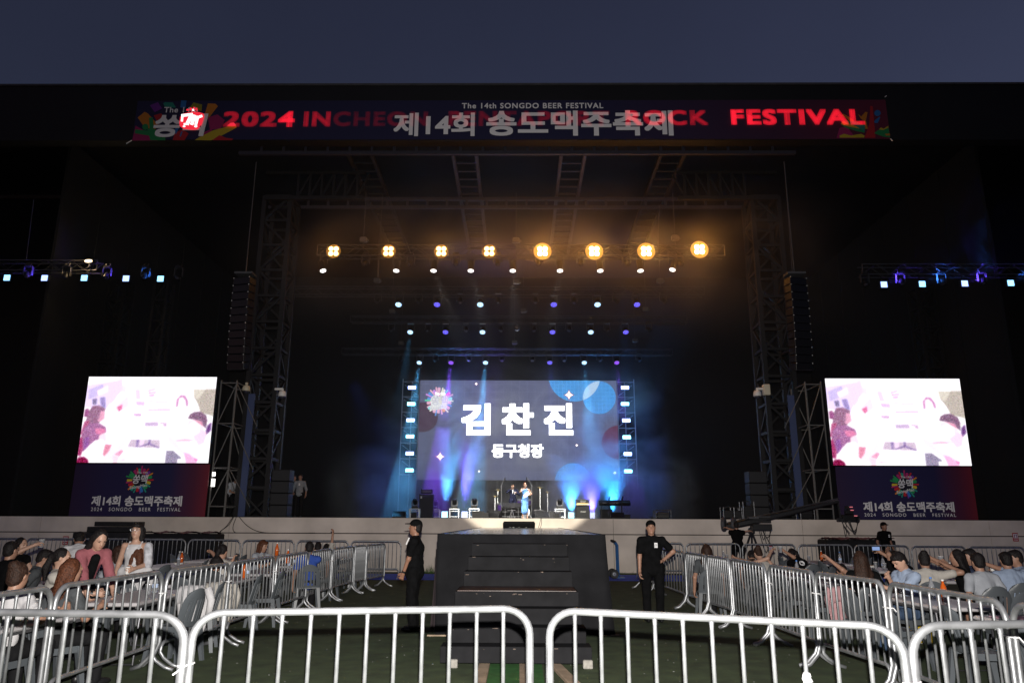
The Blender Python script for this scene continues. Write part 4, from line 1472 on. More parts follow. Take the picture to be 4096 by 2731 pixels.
# upright LED lamps on the floor with their light
UP = [(1778, 41, 'cyan', (.08, .42, 1.), 3400, 'between the bass cabinet and the middle truss stool'), (1858, 41, 'violet', (.16, .08, 1.), 3800, 'beside the middle truss stool'), (2285, 42, 'cyan', (.05, .30, 1.), 1500, 'on the inner side of the guitar cabinet'),
      (2368, 42, 'violet', (.10, .08, 1.), 1500, 'on the outer side of the guitar cabinet'), (2452, 43, 'cyan', (.04, .34, 1.), 3200, 'half hidden behind the keyboard')]
for px, y, k, c_, e, lab in UP:
    b = on_floor(px, y)
    t = thing('floor_lamp', 'square %s floor lamp glowing %s' % ('blue' if k == 'cyan' else 'violet', lab), 'stage light', b, group='glowing square floor lamps')
    MB().cbox(b + Vector((0, .07, .24)), (.36, .14, .36), .03).build('housing', M_case, t)
    MB().box(b + Vector((-.2, .05, .14)), (.03, .06, .28)).box(b + Vector((.2, .05, .14)), (.03, .06, .28)).box(b + Vector((0, .05, .015)), (.43, .2, .03)).build('bracket', M_truss, t)
    m = MB()
    for i in range(5):
        for j in range(5):
            m.cbox(b + Vector((-.13 + .065 * i, -.005, .11 + .065 * j)), (.06, .02, .06), .012)
    m.build('lit_panel', glow('floor_lamp_' + k, (.45, .85, 1) if k == 'cyan' else (.6, .65, 1), 3.), t)
    tx = Vector((.25, 1.2, 5)) if px < 2000 else Vector((.1, 1.3, 5))
    lamp('SPOT', 'uplight', b + Vector((0, -.02, .42)), e * 6, c_, target=b + tx, spot_size=R_(30 if px < 2000 else 64), spot_blend=1., shadow_soft_size=.15)

# low table / console with a music stand before it
b = on_floor(2047, 37)
t = thing('console_table', 'black console table with sloping top in front of the man in navy suit', 'table', b)
MB().cbox(b + Vector((0, 0, .30)), (.98, .6, .56), .02).build('body', mat('matt_black', (.004, .004, .0045), .9, spec=.08), t)
MB().cbox(b + Vector((0, -.1, .64)), (1.02, .5, .05), .01, Matrix.Rotation(R_(28), 3, 'X')).build('top', mat('console_top', (.018, .018, .02), .6), t)
m = MB()
for z in (.12, .34):
    m.box(b + Vector((0, -.305, z)), (.94, .012, .012))
for x in (-.32, 0, .32):
    m.box(b + Vector((x, -.304, .3)), (.012, .012, .5))
m.build('trim', M_truss, t)
b2 = on_floor(2046, 36.3)
t = thing('folding_stand', 'small folded keyboard stand leaning before the console table', 'stand', b2)
MB().bar(b2 + Vector((-.12, 0, 0)), b2 + Vector((.02, 0, .44)), .014).bar(b2 + Vector((.16, 0, 0)), b2 + Vector((.02, 0, .44)), .014).bar(b2 + Vector((-.2, .02, .40)), b2 + Vector((.2, .02, .40)), .014).bar(b2 + Vector((-.2, .02, .1)), b2 + Vector((.2, .02, .1)), .012).build('frame', M_truss, t)

# drum kit
b = on_floor(2072, 44)
t = thing('drum_kit', 'purple drum kit with cymbals behind the standing pair', 'drum kit', b)
M_drum = mat('purple_lacquer', (.10, .03, .32), .2)
M_skin = mat('drum_skin', (.8, .8, .8), .5)
M_brass = mat('cymbal_brass', (.6, .45, .18), .25, metal=1)


def drum(c, r, h, M, nm):
    o = MB().lathe([(r, -h / 2), (r, h / 2)], 24, Matrix.Translation(c) @ M).build(nm, M_drum, t, smooth=False)
    MB().lathe([(1e-6, h / 2 + .004), (r * .97, h / 2 + .004)], 24, Matrix.Translation(c) @ M).build('skin', M_skin, o)
    MB().lathe([(r, h / 2 - .02), (r * 1.05, h / 2 - .02), (r * 1.05, h / 2 + .02), (r, h / 2 + .02)], 24, Matrix.Translation(c) @ M).lathe([(r, -h / 2 - .02), (r * 1.05, -h / 2 - .02), (r * 1.05, -h / 2 + .02), (r, -h / 2 + .02)], 24, Matrix.Translation(c) @ M).build('hoop', M_silver, o)


drum(b + Vector((.32, 0, .42)), .34, .42, aimrot((0, -1, 0)), 'bass_drum')
drum(b + Vector((-.95, -.1, .66)), .25, .45, aimrot((0, -.25, 1)), 'floor_tom')
drum(b + Vector((.12, -.1, 1.0)), .17, .24, aimrot((0, -.35, 1)), 'tom')
drum(b + Vector((.56, -.1, 1.0)), .19, .26, aimrot((0, -.35, 1)), 'tom')
drum(b + Vector((-.4, .4, .72)), .18, .15, aimrot((0, 0, 1)), 'snare_drum')
for x, y, z, r in ((-1.35, 0, 1.35, .26), (-1.2, .3, 1.72, .24), (.55, .2, 1.38, .22), (1.3, .1, 1.85, .25), (1.75, .3, 1.6, .24)):
    c = b + Vector((x, y, z))
    MB().lathe([(r, -.012), (r * .35, .012), (r * .22, .018), (r * .15, .05), (1e-6, .055)], 20, Matrix.Translation(c) @ aimrot((.05, -.25, 1))).build('cymbal', M_brass, t, smooth=True)
    m = MB().bar(c, (c.x, c.y, FLOOR_Z + .3), .018)
    for a in (0, 2.1, 4.2):
        m.bar((c.x, c.y, FLOOR_Z + .45), (c.x + .32 * math.cos(a), c.y + .32 * math.sin(a), FLOOR_Z), .014)
    m.build('cymbal_stand', M_silver, t)
for px0, px1, pt, y, lab in ((2005, 2020, 1910, 43.2, 'tall boom microphone stand over the drum kit, bass cabinet side'), (2127, 2107, 1908, 43.2, 'tall boom microphone stand over the drum kit, keyboard side')):
    b = on_floor(px0, y)
    tp = PY(px1, pt, y)
    t = thing('microphone_stand', lab, 'microphone stand', b, group='boom stands over the drums')
    z = PY(px0, 1940, y).z
    m = MB().bar(b, (b.x, y, z), .022)
    for a in (0.4, 2.5, 4.6):
        m.bar(b + Vector((0, 0, .25)), b + Vector((.35 * math.cos(a), .35 * math.sin(a), 0)), .016)
    m.build('stand', M_truss, t)
    MB().bar((b.x - (tp.x - b.x) * .3, y, z - (tp.z - z) * .3), tp, .016).build('boom', M_truss, t)
    MB().bar(tp, tp + Vector((0, -.05, -.16)), .03, 8).build('microphone', M_case, t)
b = on_floor(2175, 42.5)
t = thing('drum_riser', 'low black riser with small gear beside the drum kit', 'riser', b)
MB().cbox(b + Vector((0, 0, .22)), (1.2, .8, .44), .02).build('deck', M_gear, t)
MB().cbox(b + Vector((-.3, -.1, .5)), (.5, .3, .1), .02).build('mixer', M_truss, t)

# keyboard on stand
b = on_floor(2460, 39)
kz = PY(2460, 2011, 39).z
t = thing('keyboard', 'long black keyboard on a thin stand near the foggy light', 'keyboard', b)
MB().cbox((b.x, 39, kz), (1.62, .34, .16), .02, Matrix.Rotation(R_(28), 3, 'X')).build('body', M_case, t)
lettering('YAMAHA', b.x - .66, b.x - .45, kz - .02, kz + .02, 38.79, M_white, t, bold=.02)
lettering('motif XF', b.x - .28, b.x + .18, kz - .03, kz + .03, 38.79, M_white, t, bold=.0)
m = MB()
for sx in (-.7, -.25, .35):
    m.bar((b.x + sx, 39, FLOOR_Z), (b.x + sx, 39, kz - .05), .022)
m.bar((b.x - .7, 39, FLOOR_Z + .35), (b.x + .35, 39, FLOOR_Z + .35), .018)
m.build('stand', M_case, t)
for dx, px in ((0, 2437), (0, 2489)):
    q = on_floor(px, 38.4)
    t2 = thing('microphone_stand', 'thin black microphone stand before the keyboard, ' + ('combo amplifier end' if px < 2460 else 'outer end'), 'microphone stand', q, group='microphone stands at the keyboard')
    zt = PY(px, 1992, 38.4).z
    MB().bar(q, (q.x, q.y, zt), .018).lathe([(.14, 0), (.13, .02), (.02, .04)], 12, Matrix.Translation(q)).build('stand', M_case, t2)
    MB().bar((q.x + .02, q.y, zt - .12), (q.x + .07, q.y, zt + .1), .03, 8).build('microphone', M_case, t2)

# dim racks, subwoofer stacks, domes
for s_, pxs in ((-1, 1120), (1, 3034)):
    for i in range(4):
        b = on_floor(pxs, 28.0)
        t = thing('subwoofer', '%s black subwoofer from the floor in the stack by the tower, %s' % (ORD[i], SIDE[s_]), 'loudspeaker', b + Vector((0, 0, i * .435)), group='stacked subwoofers by the towers')
        c = t.location + Vector((0, 0, .215))
        MB().cbox(c, (.66, .6, .425), .02).build('cabinet', mat('sub_paint', (.012, .012, .013), .5), t)
        MB().box(c + Vector((0, -.303, 0)), (.60, .012, .36)).build('grille', M_grille, t)
        m = MB()
        for z in (-.1, .1):
            m.cbox(c + Vector((-s_ * -.36 if s_ > 0 else -.36, -.25, z)), (.07, .08, .05), .015)
        m.build('handle', M_truss, t)
for px, w_, h_, lab in ((2910, .38, .42, 'silver framed rack on stage beside the subwoofers, middle one'), (2947, .28, .40, 'narrow silver framed rack beside the subwoofer stack'), (2990, .40, .62, 'tall silver framed rack beside the subwoofer stack'),
                        (3222, .5, .45, 'silver framed rack under the crane arm, beside the scaffold'), (2650, .55, .3, 'silver stool frame alone at the dark edge of stage, crane side')):
    b = on_floor(px, 27.7)
    t = thing('equipment_rack', lab, 'rack', b, group='silver framed racks on the stage edge')
    MB().cbox(b + Vector((0, 0, h_ * .4)), (w_ * .8, .4, h_ * .7), .02).build('case', M_case, t)
    m = MB()
    for sx in (-1, 1):
        for y in (-.22, .22):
            m.bar(b + Vector((sx * w_ / 2, y, 0)), b + Vector((sx * w_ / 2, y, h_)), .014, 5)
    for z in (h_, h_ * .5):
        m.bar(b + Vector((-w_ / 2, -.22, z)), b + Vector((w_ / 2, -.22, z)), .014, 5)
    m.build('frame', M_truss, t)
for px, py, s_, lab in ((985, 1556, 0, 'yellowish dome security camera on the outer tower leg, watch guard side'), (1129, 1578, 1, 'white dome security camera on the inner tower leg, watch guard side'), (3029, 1577, -1, 'white dome security camera on the inner tower leg, crane side')):
    p = PY(px, py, 28.2)
    t = thing('dome_camera', lab, 'security camera', p, group='dome cameras on the towers')
    mm = mat('dome_cream', (.62, .56, .42), .5) if not s_ else mat('dome_white', (.75, .74, .70), .5)
    MB().lathe([(.05, .16), (.12, .13), (.145, .05), (.15, -.05), (.14, -.07)], 16, Matrix.Translation(p)).build('housing', mm, t, smooth=True)
    MB().ball(p + Vector((0, 0, -.07)), .115, 14, 8).build('dome_glass', M_lensdark, t, smooth=True)
    MB().cbox(p + Vector((-s_ * .14, 0, .22)), (.34 if s_ else .10, .09, .09), .02).bar(p + Vector((0, 0, .1)), p + Vector((0, 0, .24)), .04, 8).build('arm', mm, t)
    if s_ < 0:
        MB().cbox(p + Vector((.36, 0, .18)), (.26, .2, .42), .02).build('control_box', mat('dome_cream', (.62, .56, .42), .5), t)

# ================================================================== FRONT OF THE STAGE WALL
def black_unit(label, boxes, y, name, cat):
    p0 = PY(boxes[0][0], boxes[0][3], y)
    t = thing(name, label, cat, (p0.x, y, 0))
    for i, (x0, x1, y0, y1) in enumerate(boxes):
        a, b = PY(x0, y0, y), PY(x1, y1, y)
        MB().cbox(((a.x + b.x) / 2, y + .15 * (3 - i), (a.z + b.z) / 2), (b.x - a.x, .7, a.z - b.z), .012).build('step', mat('black_ply', (.012, .012, .013), .6, var=.3), t)
    return t


black_unit('black stepped block unit against the stage wall behind the drinkers', [(372, 532, 2085, 2104), (352, 530, 2105, 2128), (306, 506, 2129, 2300)], 25.6, 'step_unit', 'steps')
for x0, x1, py, lab in ((588, 872, 2133, 'long covered crate with dull red cloth against the wall, watch guard side'), (3296, 3570, 2158, 'long covered crate with dull red cloth against the wall, crane side')):
    a, b = PY(x0, py, 25.5), PY(x1, py, 25.5)
    t = thing('covered_crate', lab, 'crate', ((a.x + b.x) / 2, 25.5, 0), group='covered crates along the stage wall')
    MB().cbox(((a.x + b.x) / 2, 25.7, a.z / 2), (b.x - a.x, .8, a.z), .03).build('crate', M_black, t)
    n = 40
    vs, fs = [], []
    rn = random.Random(x0)
    for j in range(6):
        for i in range(n + 1):
            vs.append((a.x + (b.x - a.x) * i / n, 25.3 + .8 * j / 5, a.z + .03 + .035 * math.sin(i * .5 + j) + rn.uniform(0, .03)))
    for j in range(5):
        for i in range(n):
            k = j * (n + 1) + i
            fs.append((k, k + 1, k + n + 2, k + n + 1))
    MB().add(vs, fs).build('cloth', mat('dull_red_cloth', (.14, .05, .055), .8), t, smooth=True)
for px, py, w_, lab in ((262, 2160, 22, 'small red and white notice on the wall behind the drinkers, watch guard side'), (3084, 2197, 20, 'small red and white notice on the wall near the camera tripod'), (4062, 2147, 22, 'small red and white notice on the wall at the far end, crane side')):
    y = WALL_Y - .02
    s_ = 26.5 / 2930 * .95
    c = PY(px, py, y)
    t = thing('wall_notice', lab, 'sign', c, group='red and white notices on the stage wall')
    W_, H_ = w_ * s_, w_ * 1.5 * s_
    MB().box(c, (W_, .01, H_)).build('plate', mat('notice_red', (.42, .03, .05), .5), t)
    MB().box(c + Vector((0, -.008, H_ * .12)), (W_ * .78, .008, H_ * .5)).build('panel', M_ink, t)
    m = MB()
    for dx in (-.2, .2):
        m.box(c + Vector((dx * W_, -.014, H_ * .10)), (W_ * .13, .006, H_ * .36))
    m.box(c + Vector((0, -.014, H_ * .26)), (W_ * .5, .006, H_ * .06))
    m.build('pictogram', mat('notice_purple', (.25, .03, .15), .5), t)
    m = MB()
    for i in range(4):
        m.box(c + Vector(((-.27 + .18 * i) * W_, -.008, -H_ * .32)), (W_ * .12, .006, H_ * .10))
    m.build('caption', M_ink, t)


def droop(label, pts, y=WALL_Y - .04, r=.012, name='cable'):
    P = [PY(px, py, y) for px, py in pts]
    out = []
    for i in range(len(P) - 1):
        p0, p1, p2, p3 = P[max(i - 1, 0)], P[i], P[i + 1], P[min(i + 2, len(P) - 1)]
        for k in range(5):
            u = k / 5
            out.append(.5 * ((2 * p1) + (-p0 + p2) * u + (2 * p0 - 5 * p1 + 4 * p2 - p3) * u * u + (-p0 + 3 * p1 - 3 * p2 + p3) * u ** 3))
    out.append(P[-1])
    tag(MB().tube(out, r, 6).build(name, M_cable), label, 'cable', 'cables on the stage wall')


droop('black cable hanging steeply over the stage wall towards the covered crate', [(935, 2066), (915, 2098), (885, 2122), (876, 2140), (873, 2158)])
droop('black cable beside the steep one, curving over the stage wall', [(932, 2066), (905, 2104), (878, 2128), (870, 2160)])
droop('short black cable hooking down the stage wall', [(945, 2068), (933, 2100), (933, 2120), (942, 2129)])
droop('black cable sweeping along the groove of the stage wall', [(958, 2068), (985, 2098), (1020, 2120), (1060, 2129), (1130, 2131), (1260, 2130)])
droop('thin black cable hanging over the wall beside the big black monitor', [(2166, 2072), (2166, 2092), (2160, 2110), (2140, 2128)], r=.009)
droop('second thin black cable looping over the wall beside the big black monitor', [(2163, 2072), (2158, 2096), (2150, 2118)], r=.009)

# hand truck
b = PZ(2478, 2313, 0)
YH = b.y
w_ = PY(2456, 2298, YH)
t = thing('hand_truck', 'blue hand truck standing against the stage wall beside the runway', 'hand truck', (w_.x, YH, 0))
M_hb = mat('blue_paint', (.02, .10, .28), .4)
top, knee = PY(2470, 2180, YH), PY(2475, 2312, YH)
m = MB()
for y in (YH, YH + .34):
    m.tube([(knee.x, y, .03), (top.x, y, top.z), (top.x - .06, y, top.z + .10)], .03, 8)
for z in (.25, .6, .95):
    f = z / top.z
    m.bar((knee.x + (top.x - knee.x) * f, YH, z), (knee.x + (top.x - knee.x) * f, YH + .34, z), .018)
m.build('frame', M_hb, t)
m = MB()
for y in (YH, YH + .34):
    m.tube([(top.x - .06, y, top.z + .10), (top.x - .14, y, top.z + .14), (top.x - .17, y, top.z + .13)], .034, 8)
m.build('grip', M_cable, t)
MB().box((knee.x + .06, YH + .17, .025), (.26, .4, .02)).build('toe_plate', M_hb, t)
for y in (YH - .09, YH + .43):
    o = MB().lathe([(.07, -.035), (.125, -.04), (.14, -.02), (.14, .02), (.125, .04), (.07, .035)], 20, Matrix.Translation((w_.x, y, .14)) @ aimrot((0, -1, 0))).build('wheel', M_cable, t)
    MB().lathe([(1e-6, .03), (.03, .045), (.07, .03), (.07, -.03), (1e-6, -.03)], 16, Matrix.Translation((w_.x, y, .14)) @ aimrot((0, -1, 0))).build('rim', M_silver, o)

# ------------------------------------------------------------------ runway platform and its steps
PX0, PX1, PYF, PYB, PZT = -1.30, 1.36, 12.05, 26.4, 1.50
t = thing('runway_platform', 'black draped runway platform leading from the steps to the stage', 'platform', (0, PYF, 0))
MB().cbox(((PX0 + PX1) / 2, (PYF + PYB) / 2, PZT - .04), (PX1 - PX0, PYB - PYF, .08), .008).build('deck', mat('shiny_deck', (.10, .10, .11), .14, var=.15, scale=2), t)
M_skirt = mat('black_skirt_cloth', (.012, .012, .0135), .9, var=.25, scale=2.5, spec=.1)
vs, fs = [], []
path = []
n = 40
for i in range(n):
    path.append((PX0, PYB - (PYB - PYF) * i / n, -1, 0))
for i in range(n):
    path.append((PX0 + (PX1 - PX0) * i / n, PYF, 0, -1))
for i in range(n + 1):
    path.append((PX1, PYF + (PYB - PYF) * i / n, 1, 0))
rn = random.Random(4)
lv = 7
for i, (x, y, nx_, ny_) in enumerate(path):
    side = nx_ != 0
    for k in range(lv):
        f = k / (lv - 1)
        fl = ((.08 if nx_ > 0 else .02) * f ** 1.3 + .05 * f * math.sin(i * 1.9)) if side else .02 * f * math.sin(i * 1.3)
        if side and (abs(i - n) < 2 or abs(i - 2 * n) < 2):
            fl *= .9
        vs.append((x + nx_ * (fl + .01), y + ny_ * (fl + .01), (PZT - .0) * (1 - f) + .01))
for i in range(len(path) - 1):
    for k in range(lv - 1):
        a = i * lv + k
        fs.append((a, a + 1, a + lv + 1, a + lv))
MB().add(vs, fs).build('skirt', M_skirt, t, smooth=True)
MB().box((1.40, PYF + .02, .012), (.3, .06, .02)).box((-1.2, PYF - .12, .012), (.4, .05, .02)).build('base_batten', M_wood, t)
cm = PY(1760, 2420, 12.1)
vs, fs = [], []
for i in range(9):
    for k in range(8):
        f = k / 7
        vs.append((PX0 - .03 - .06 * f ** 1.5 + .04 * math.sin(i * 1.7) * f, PYF + .1 + i * .11, 1.25 * (1 - f) + .02))
for i in range(8):
    for k in range(7):
        a = i * 8 + k
        fs.append((a, a + 1, a + 9, a + 8))
MB().add(vs, fs).build('grey_cloth', mat('grey_mauve_cloth', (.10, .075, .085), .85), t, smooth=True)

t = thing('platform_steps', 'black painted wooden steps with a worn landing, up to the runway', 'steps', (0, 9.46, 0))
M_ply = mat('black_painted_ply', (.013, .013, .0145), .8, var=.22, scale=5, bump=.25, detail=10, spec=.12)
steps = [(9.46, .05, .236, -.95, .88), (9.76, .0, .417, -.91, .84), (10.06, .0, .607, -.88, .81), (10.36, .0, .79, -.86, .80), (11.1, .0, 1.0, -.80, .77), (11.4, .0, 1.19, -.76, .75), (11.72, .0, 1.37, -.73, .74)]
for i, (y, z0, z1, x0, x1) in enumerate(steps):
    y1 = steps[i + 1][0] if i < len(steps) - 1 else 12.03
    MB().cbox(((x0 + x1) / 2, (y + y1) / 2 + .02, (z0 + z1) / 2 if i else (z0 + z1) / 2), (x1 - x0, y1 - y + .035, z1 - z0), .006).build('step', M_ply, t)
MB().box((-.03, 10.73, .796), (1.6, .70, .008)).build('worn_landing', mat('worn_red_wood', (.055, .022, .016), .3, var=.6, scale=4, detail=12), t)
m = MB()
rn = random.Random(8)
for i in range(34):
    q = rn.choice(steps)
    m.box((rn.uniform(q[3], q[4]), q[0] - .004, q[2] - abs(rn.gauss(0, .025)) - .003), (rn.uniform(.004, .05), .006, rn.uniform(.003, .008)))
m.build('chipped_edge', mat('chipped_wood', (.20, .15, .12), .8), t)
for px, py, lab in ((1809, 2652, 'white foam block propping the bottom step, watch guard side'), (2352, 2652, 'white foam block propping the bottom step, crane side')):
    p = PZ(px, py + 22, 0)
    tag(MB().cbox((p.x, 9.48, .05), (.115, .14, .098), .008).build('foam_block', mat('foam', (.26, .245, .22), .9, var=.2, scale=30)), lab, 'block', 'foam blocks under the steps')
a, b = PY(2012, 2088, 25.9), PY(2140, 2127, 25.9)
t = thing('runway_monitor', 'wide black monitor speaker at the stage end of the runway', 'loudspeaker', ((a.x + b.x) / 2, 25.9, PZT))
zc = (a.z + PZT) / 2
MB().cbox(((a.x + b.x) / 2, 25.95, zc), (b.x - a.x, .5, a.z - PZT), .02).build('cabinet', mat('matt_black', (.004, .004, .0045), .9, spec=.08), t)
MB().box(((a.x + b.x) / 2, 25.69, zc + .08), (b.x - a.x - .05, .012, (a.z - PZT) * .5)).build('grille', mat('black_grille', (.006, .006, .0065), .8, spec=.1), t)
m = MB()
for dx in (-.3, -.2, -.17, .0, .25):
    m.box(((a.x + b.x) / 2 + dx, 25.68, zc - .07), (.014, .01, .014))
m.build('rivet', M_white, t)

# ------------------------------------------------------------------ crowd barriers
def arc(cx, cz, r, a0, a1, n=7):
    return [(cx + r * math.cos(a0 + (a1 - a0) * i / n), cz + r * math.sin(a0 + (a1 - a0) * i / n)) for i in range(n + 1)]


def barrier_proto(L, H, nb):
    t = thing('crowd_barrier', 'x', 'barrier', (0, -400, 0))
    h, R = L / 2, .17
    zt = H - .025
    P = [(-h, .26, .02), (-h, .16, .05), (-h, .05, .16), (-h, .0, .30)] + [(x, 0, z) for x, z in arc(-h + R, zt - R, R, PI, PI / 2)] + [(x, 0, z) for x, z in arc(h - R, zt - R, R, PI / 2, 0)] + [(h, 0, .30), (h, .05, .16), (h, .16, .05), (h, .26, .02)]
    MB().tube(P, .0245, 12).build('frame', M_steel, t, world=False, smooth=True)
    zb, hi, r = .29, h - .06, .09
    P = [(-hi, -.26, .02), (-hi, -.16, .05), (-hi, -.05, .12), (-hi, 0, .18)] + [(x, 0, z) for x, z in arc(-hi + r, zb - r, r, PI, PI / 2, 5)] + [(x, 0, z) for x, z in arc(hi - r, zb - r, r, PI / 2, 0, 5)] + [(hi, 0, .18), (hi, -.05, .12), (hi, -.16, .05), (hi, -.26, .02)]
    MB().tube(P, .021, 10).build('bottom_rail', M_steel, t, world=False, smooth=True)
    me = None
    for i in range(nb):
        x = -h + L * (i + 1) / (nb + 1)
        if me is None:
            o = MB().tube([(0, 0, zb), (0, 0, zt - .06), (0, 0, zt - .012)], [.0125, .0125, .016], 8).build('bar', M_steel, t, world=False, smooth=True)
            me = o.data
        else:
            o = bpy.data.objects.new('bar', me)
            C.objects.link(o)
            o.parent = t
        o.location = (x, 0, 0)
    return t


BP = barrier_proto(2.0, 1.13, 11)
first_barrier = [True]


def barrier(A, B, label, group, zs=1.0):
    """a barrier spanning two points on the ground"""
    A, B = Vector((A[0], A[1], 0)), Vector((B[0], B[1], 0))
    o = copy_tree(BP)
    d = B - A
    o.location = (A + B) / 2
    o.rotation_euler = (0, 0, math.atan2(d.y, d.x))
    o.rotation_euler.x = random.uniform(-.018, .018)
    o.scale = (d.length / 2.0, 1, zs)
    o['label'] = label
    o['group'] = group
    return o


GF, GL, GR_, GB = 'barriers closing the aisle towards the viewer', 'barriers along the aisle, watch guard side', 'barriers along the aisle, crane side', 'barriers before the stage wall'
fr = [((-640, 2428), (752, 2447)), ((778, 2442), (2120, 2424)), ((2196, 2431), (3603, 2497)), ((3638, 2492), (5000, 2470))]
FJ = []
for (a, b), lab in zip(fr, ('big close barrier crossing in front of the drinkers, watch guard side', 'big close barrier in front of the steps and the watch guard', 'big close barrier in front of the guard with hand on hip', 'big close barrier crossing in front of the drinkers, crane side')):
    A, B = PZ(*a, 1.12), PZ(*b, 1.12)
    barrier(A, B, lab, GF)
    FJ.append((A, B))
lx = [(-4.24, 4.85)]
pl = [PZ(*p, 1.12) for p in ((226, 2339), (662, 2278), (923, 2247), (1106, 2220), (1236, 2203), (1332, 2191), (1420, 2181), (1500, 2173), (1570, 2169))]
pts = [Vector((-4.25, 5.0, 0))] + pl
pts[-1] = Vector((-3.62, 20.6, 0))
pts[-2] = Vector((-3.86, 19.2, 0))
for i in range(len(pts) - 1):
    a, b = pts[i], pts[i + 1]
    d = (b - a).normalized() * .035
    barrier(a + d, b - d, '%s barrier from the stage in the aisle row, watch guard side' % ORD[len(pts) - 2 - i], GL)
pr = [Vector((3.78, 4.05, 0))] + [PZ(*p, 1.12) for p in ((4022, 2401), (3540, 2322), (3253, 2283), (3065, 2254))] + [PZ(2922, 2231, 1.12), PZ(2826, 2218, 1.12), PZ(2738, 2205, 1.12)] + [Vector((3.26, 18.6, 0)), Vector((3.24, 20.4, 0))]
for i in range(len(pr) - 1):
    a, b = pr[i], pr[i + 1]
    d = (b - a).normalized() * .035
    barrier(a + d, b - d, '%s barrier from the stage in the aisle row, crane side' % ORD[len(pr) - 2 - i], GR_)
bl = [-120, 104, 317, 529, 751, 968, 1184, 1400, 1610]
for i in range(len(bl) - 1):
    y = 23.4
    pa = lambda px: 2151 + (px - 100) * .0075
    a, b = PY(bl[i] + 5, pa(bl[i]), y), PY(bl[i + 1] - 5, pa(bl[i + 1]), y)
    barrier(a, b, '%s barrier from the aisle in the back row, watch guard side' % ORD[len(bl) - 2 - i], GB, (a.z + .01) / 1.13)
br_ = [2540, 2738, 2963, 3186, 3411, 3639, 3865, 4100, 4330]
for i in range(len(br_) - 1):
    y = 23.4
    pa = lambda px: 2170 + (px - 2700) * .012
    a, b = PY(br_[i] + 5, pa(br_[i]), y), PY(br_[i + 1] - 5, pa(br_[i + 1]), y)
    barrier(a, b, '%s barrier from the aisle in the back row, crane side' % ORD[i], GB, (a.z + .01) / 1.13)


def ptree_delete(o):
    for c in [q for q in C.objects if q.parent == o]:
        ptree_delete(c)
    bpy.data.objects.remove(o)


for q in [BP] + list(WASH.values()) + list(BEAMH.values()):
    ptree_delete(q)
# cable ties and tape
M_tie = mat('white_nylon', (.8, .8, .8), .4)


def tie(p, d, label, tail=.12):
    m = MB()
    d = Vector((d[0], d[1], 0)).normalized()
    s_ = Vector((-d.y, d.x, 0))
    m.tube([p + d * (.075 * math.cos(a)) + s_ * (.035 * math.sin(a)) for a in np.arange(0, 2 * PI, .5)], .006, 6, closed=True)
    m.bar(p - d * .05 - s_ * .03, p - d * (.05 + tail) - s_ * .03 + Vector((0, 0, -.03)), .006)
    tag(m.build('cable_tie', M_tie), label, 'cable tie', 'white cable ties joining barriers')


for (A, B), (A2, B2), lab in ((FJ[0], FJ[1], 'white cable tie joining the big barriers before the watch guard'), (FJ[2], FJ[3], 'white cable tie joining the big barriers, crane side')):
    p = (B + A2) / 2
    tie(Vector((p.x, p.y, .80)), A2 - B, lab)
for row, w_, idx in ((pts, 'watch guard side', (2, 3, 4, 6)), (pr, 'crane side', (1, 2, 3, 4))):
    for i in idx:
        tie(Vector((row[i].x, row[i].y, .86)), row[i + 1] - row[i - 1], 'white cable tie at the %s aisle row joint from the stage, %s' % (ORD[len(row) - 1 - i - 1], w_), .05)
A, B = FJ[2]
q = A + (B - A) * (9 / 12)
rn = random.Random(2)
t = thing('tape_wrap', 'torn clear and yellow tape wrapped around a bar of the big barrier', 'tape', (q.x, q.y, .55))
P, Rr = [], []
for i in range(26):
    z = .42 + i * .016
    P.append((q.x + rn.uniform(-.006, .006), q.y - .004 + rn.uniform(-.006, .006), z))
    Rr.append(.017 + rn.uniform(0, .013) * (1.7 if i < 12 else 1))
MB().tube(P, Rr, 9).build('wrap', mat('crumpled_film', (.65, .65, .66), .25, spec=1.), t)
MB().tube([(q.x, q.y - .004, .715), (q.x, q.y - .004, .75)], .026, 10).build('yellow_band', mat('yellow_tape', (.75, .55, .04), .5), t)
m = MB()
for i in range(7):
    a = q + Vector((rn.uniform(-.03, .0), -.02, 0))
    a.z = rn.uniform(.5, .62)
    m.plate([a, a + Vector((-.03, -.005, -.01)), a + Vector((-.035, -.01, -.05)), a + Vector((-.005, -.01, -.04))], .004, (0, -1, .2))
m.build('loose_end', mat('crumpled_film', (.65, .65, .66), .25), t)

# ================================================================== CAMERA CRANE
CY = 24.9
t = thing('camera_crane', 'black camera crane on a tripod with its long arm reaching over the stage wall', 'camera crane', (PY(3008, 2250, CY).x, CY, 0))
M_crane = mat('crane_black', (.018, .018, .02), .4)
pA, pB, pC = PY(2902, 2106, CY), PY(3005, 2085, CY), PY(3352, 2003, CY)
MB().tube([pA, pB, pC], [.10, .115, .06], 6).build('arm', M_crane, t)
m = MB()
for dz in (.12,):
    m.bar(pA + Vector((0, -.05, dz)), pC + Vector((0, -.05, dz * .7)), .018)
m.build('cable_rail', M_truss, t)
for dx in (-.05, .28):
    MB().lathe([(1e-6, -.06), (.21, -.06), (.23, -.03), (.23, .03), (.21, .06), (1e-6, .06)], 20, Matrix.Translation(pA + Vector((dx, 0, .08))) @ aimrot((1, -.5, 0))).build('counterweight', mat('weight_grey', (.05, .05, .055), .5), t)
apex = PY(3006, 2122, CY)
MB().bar(apex, pB, .05, 8).cbox(apex, (.18, .18, .2), .03).build('pivot_post', M_crane, t)
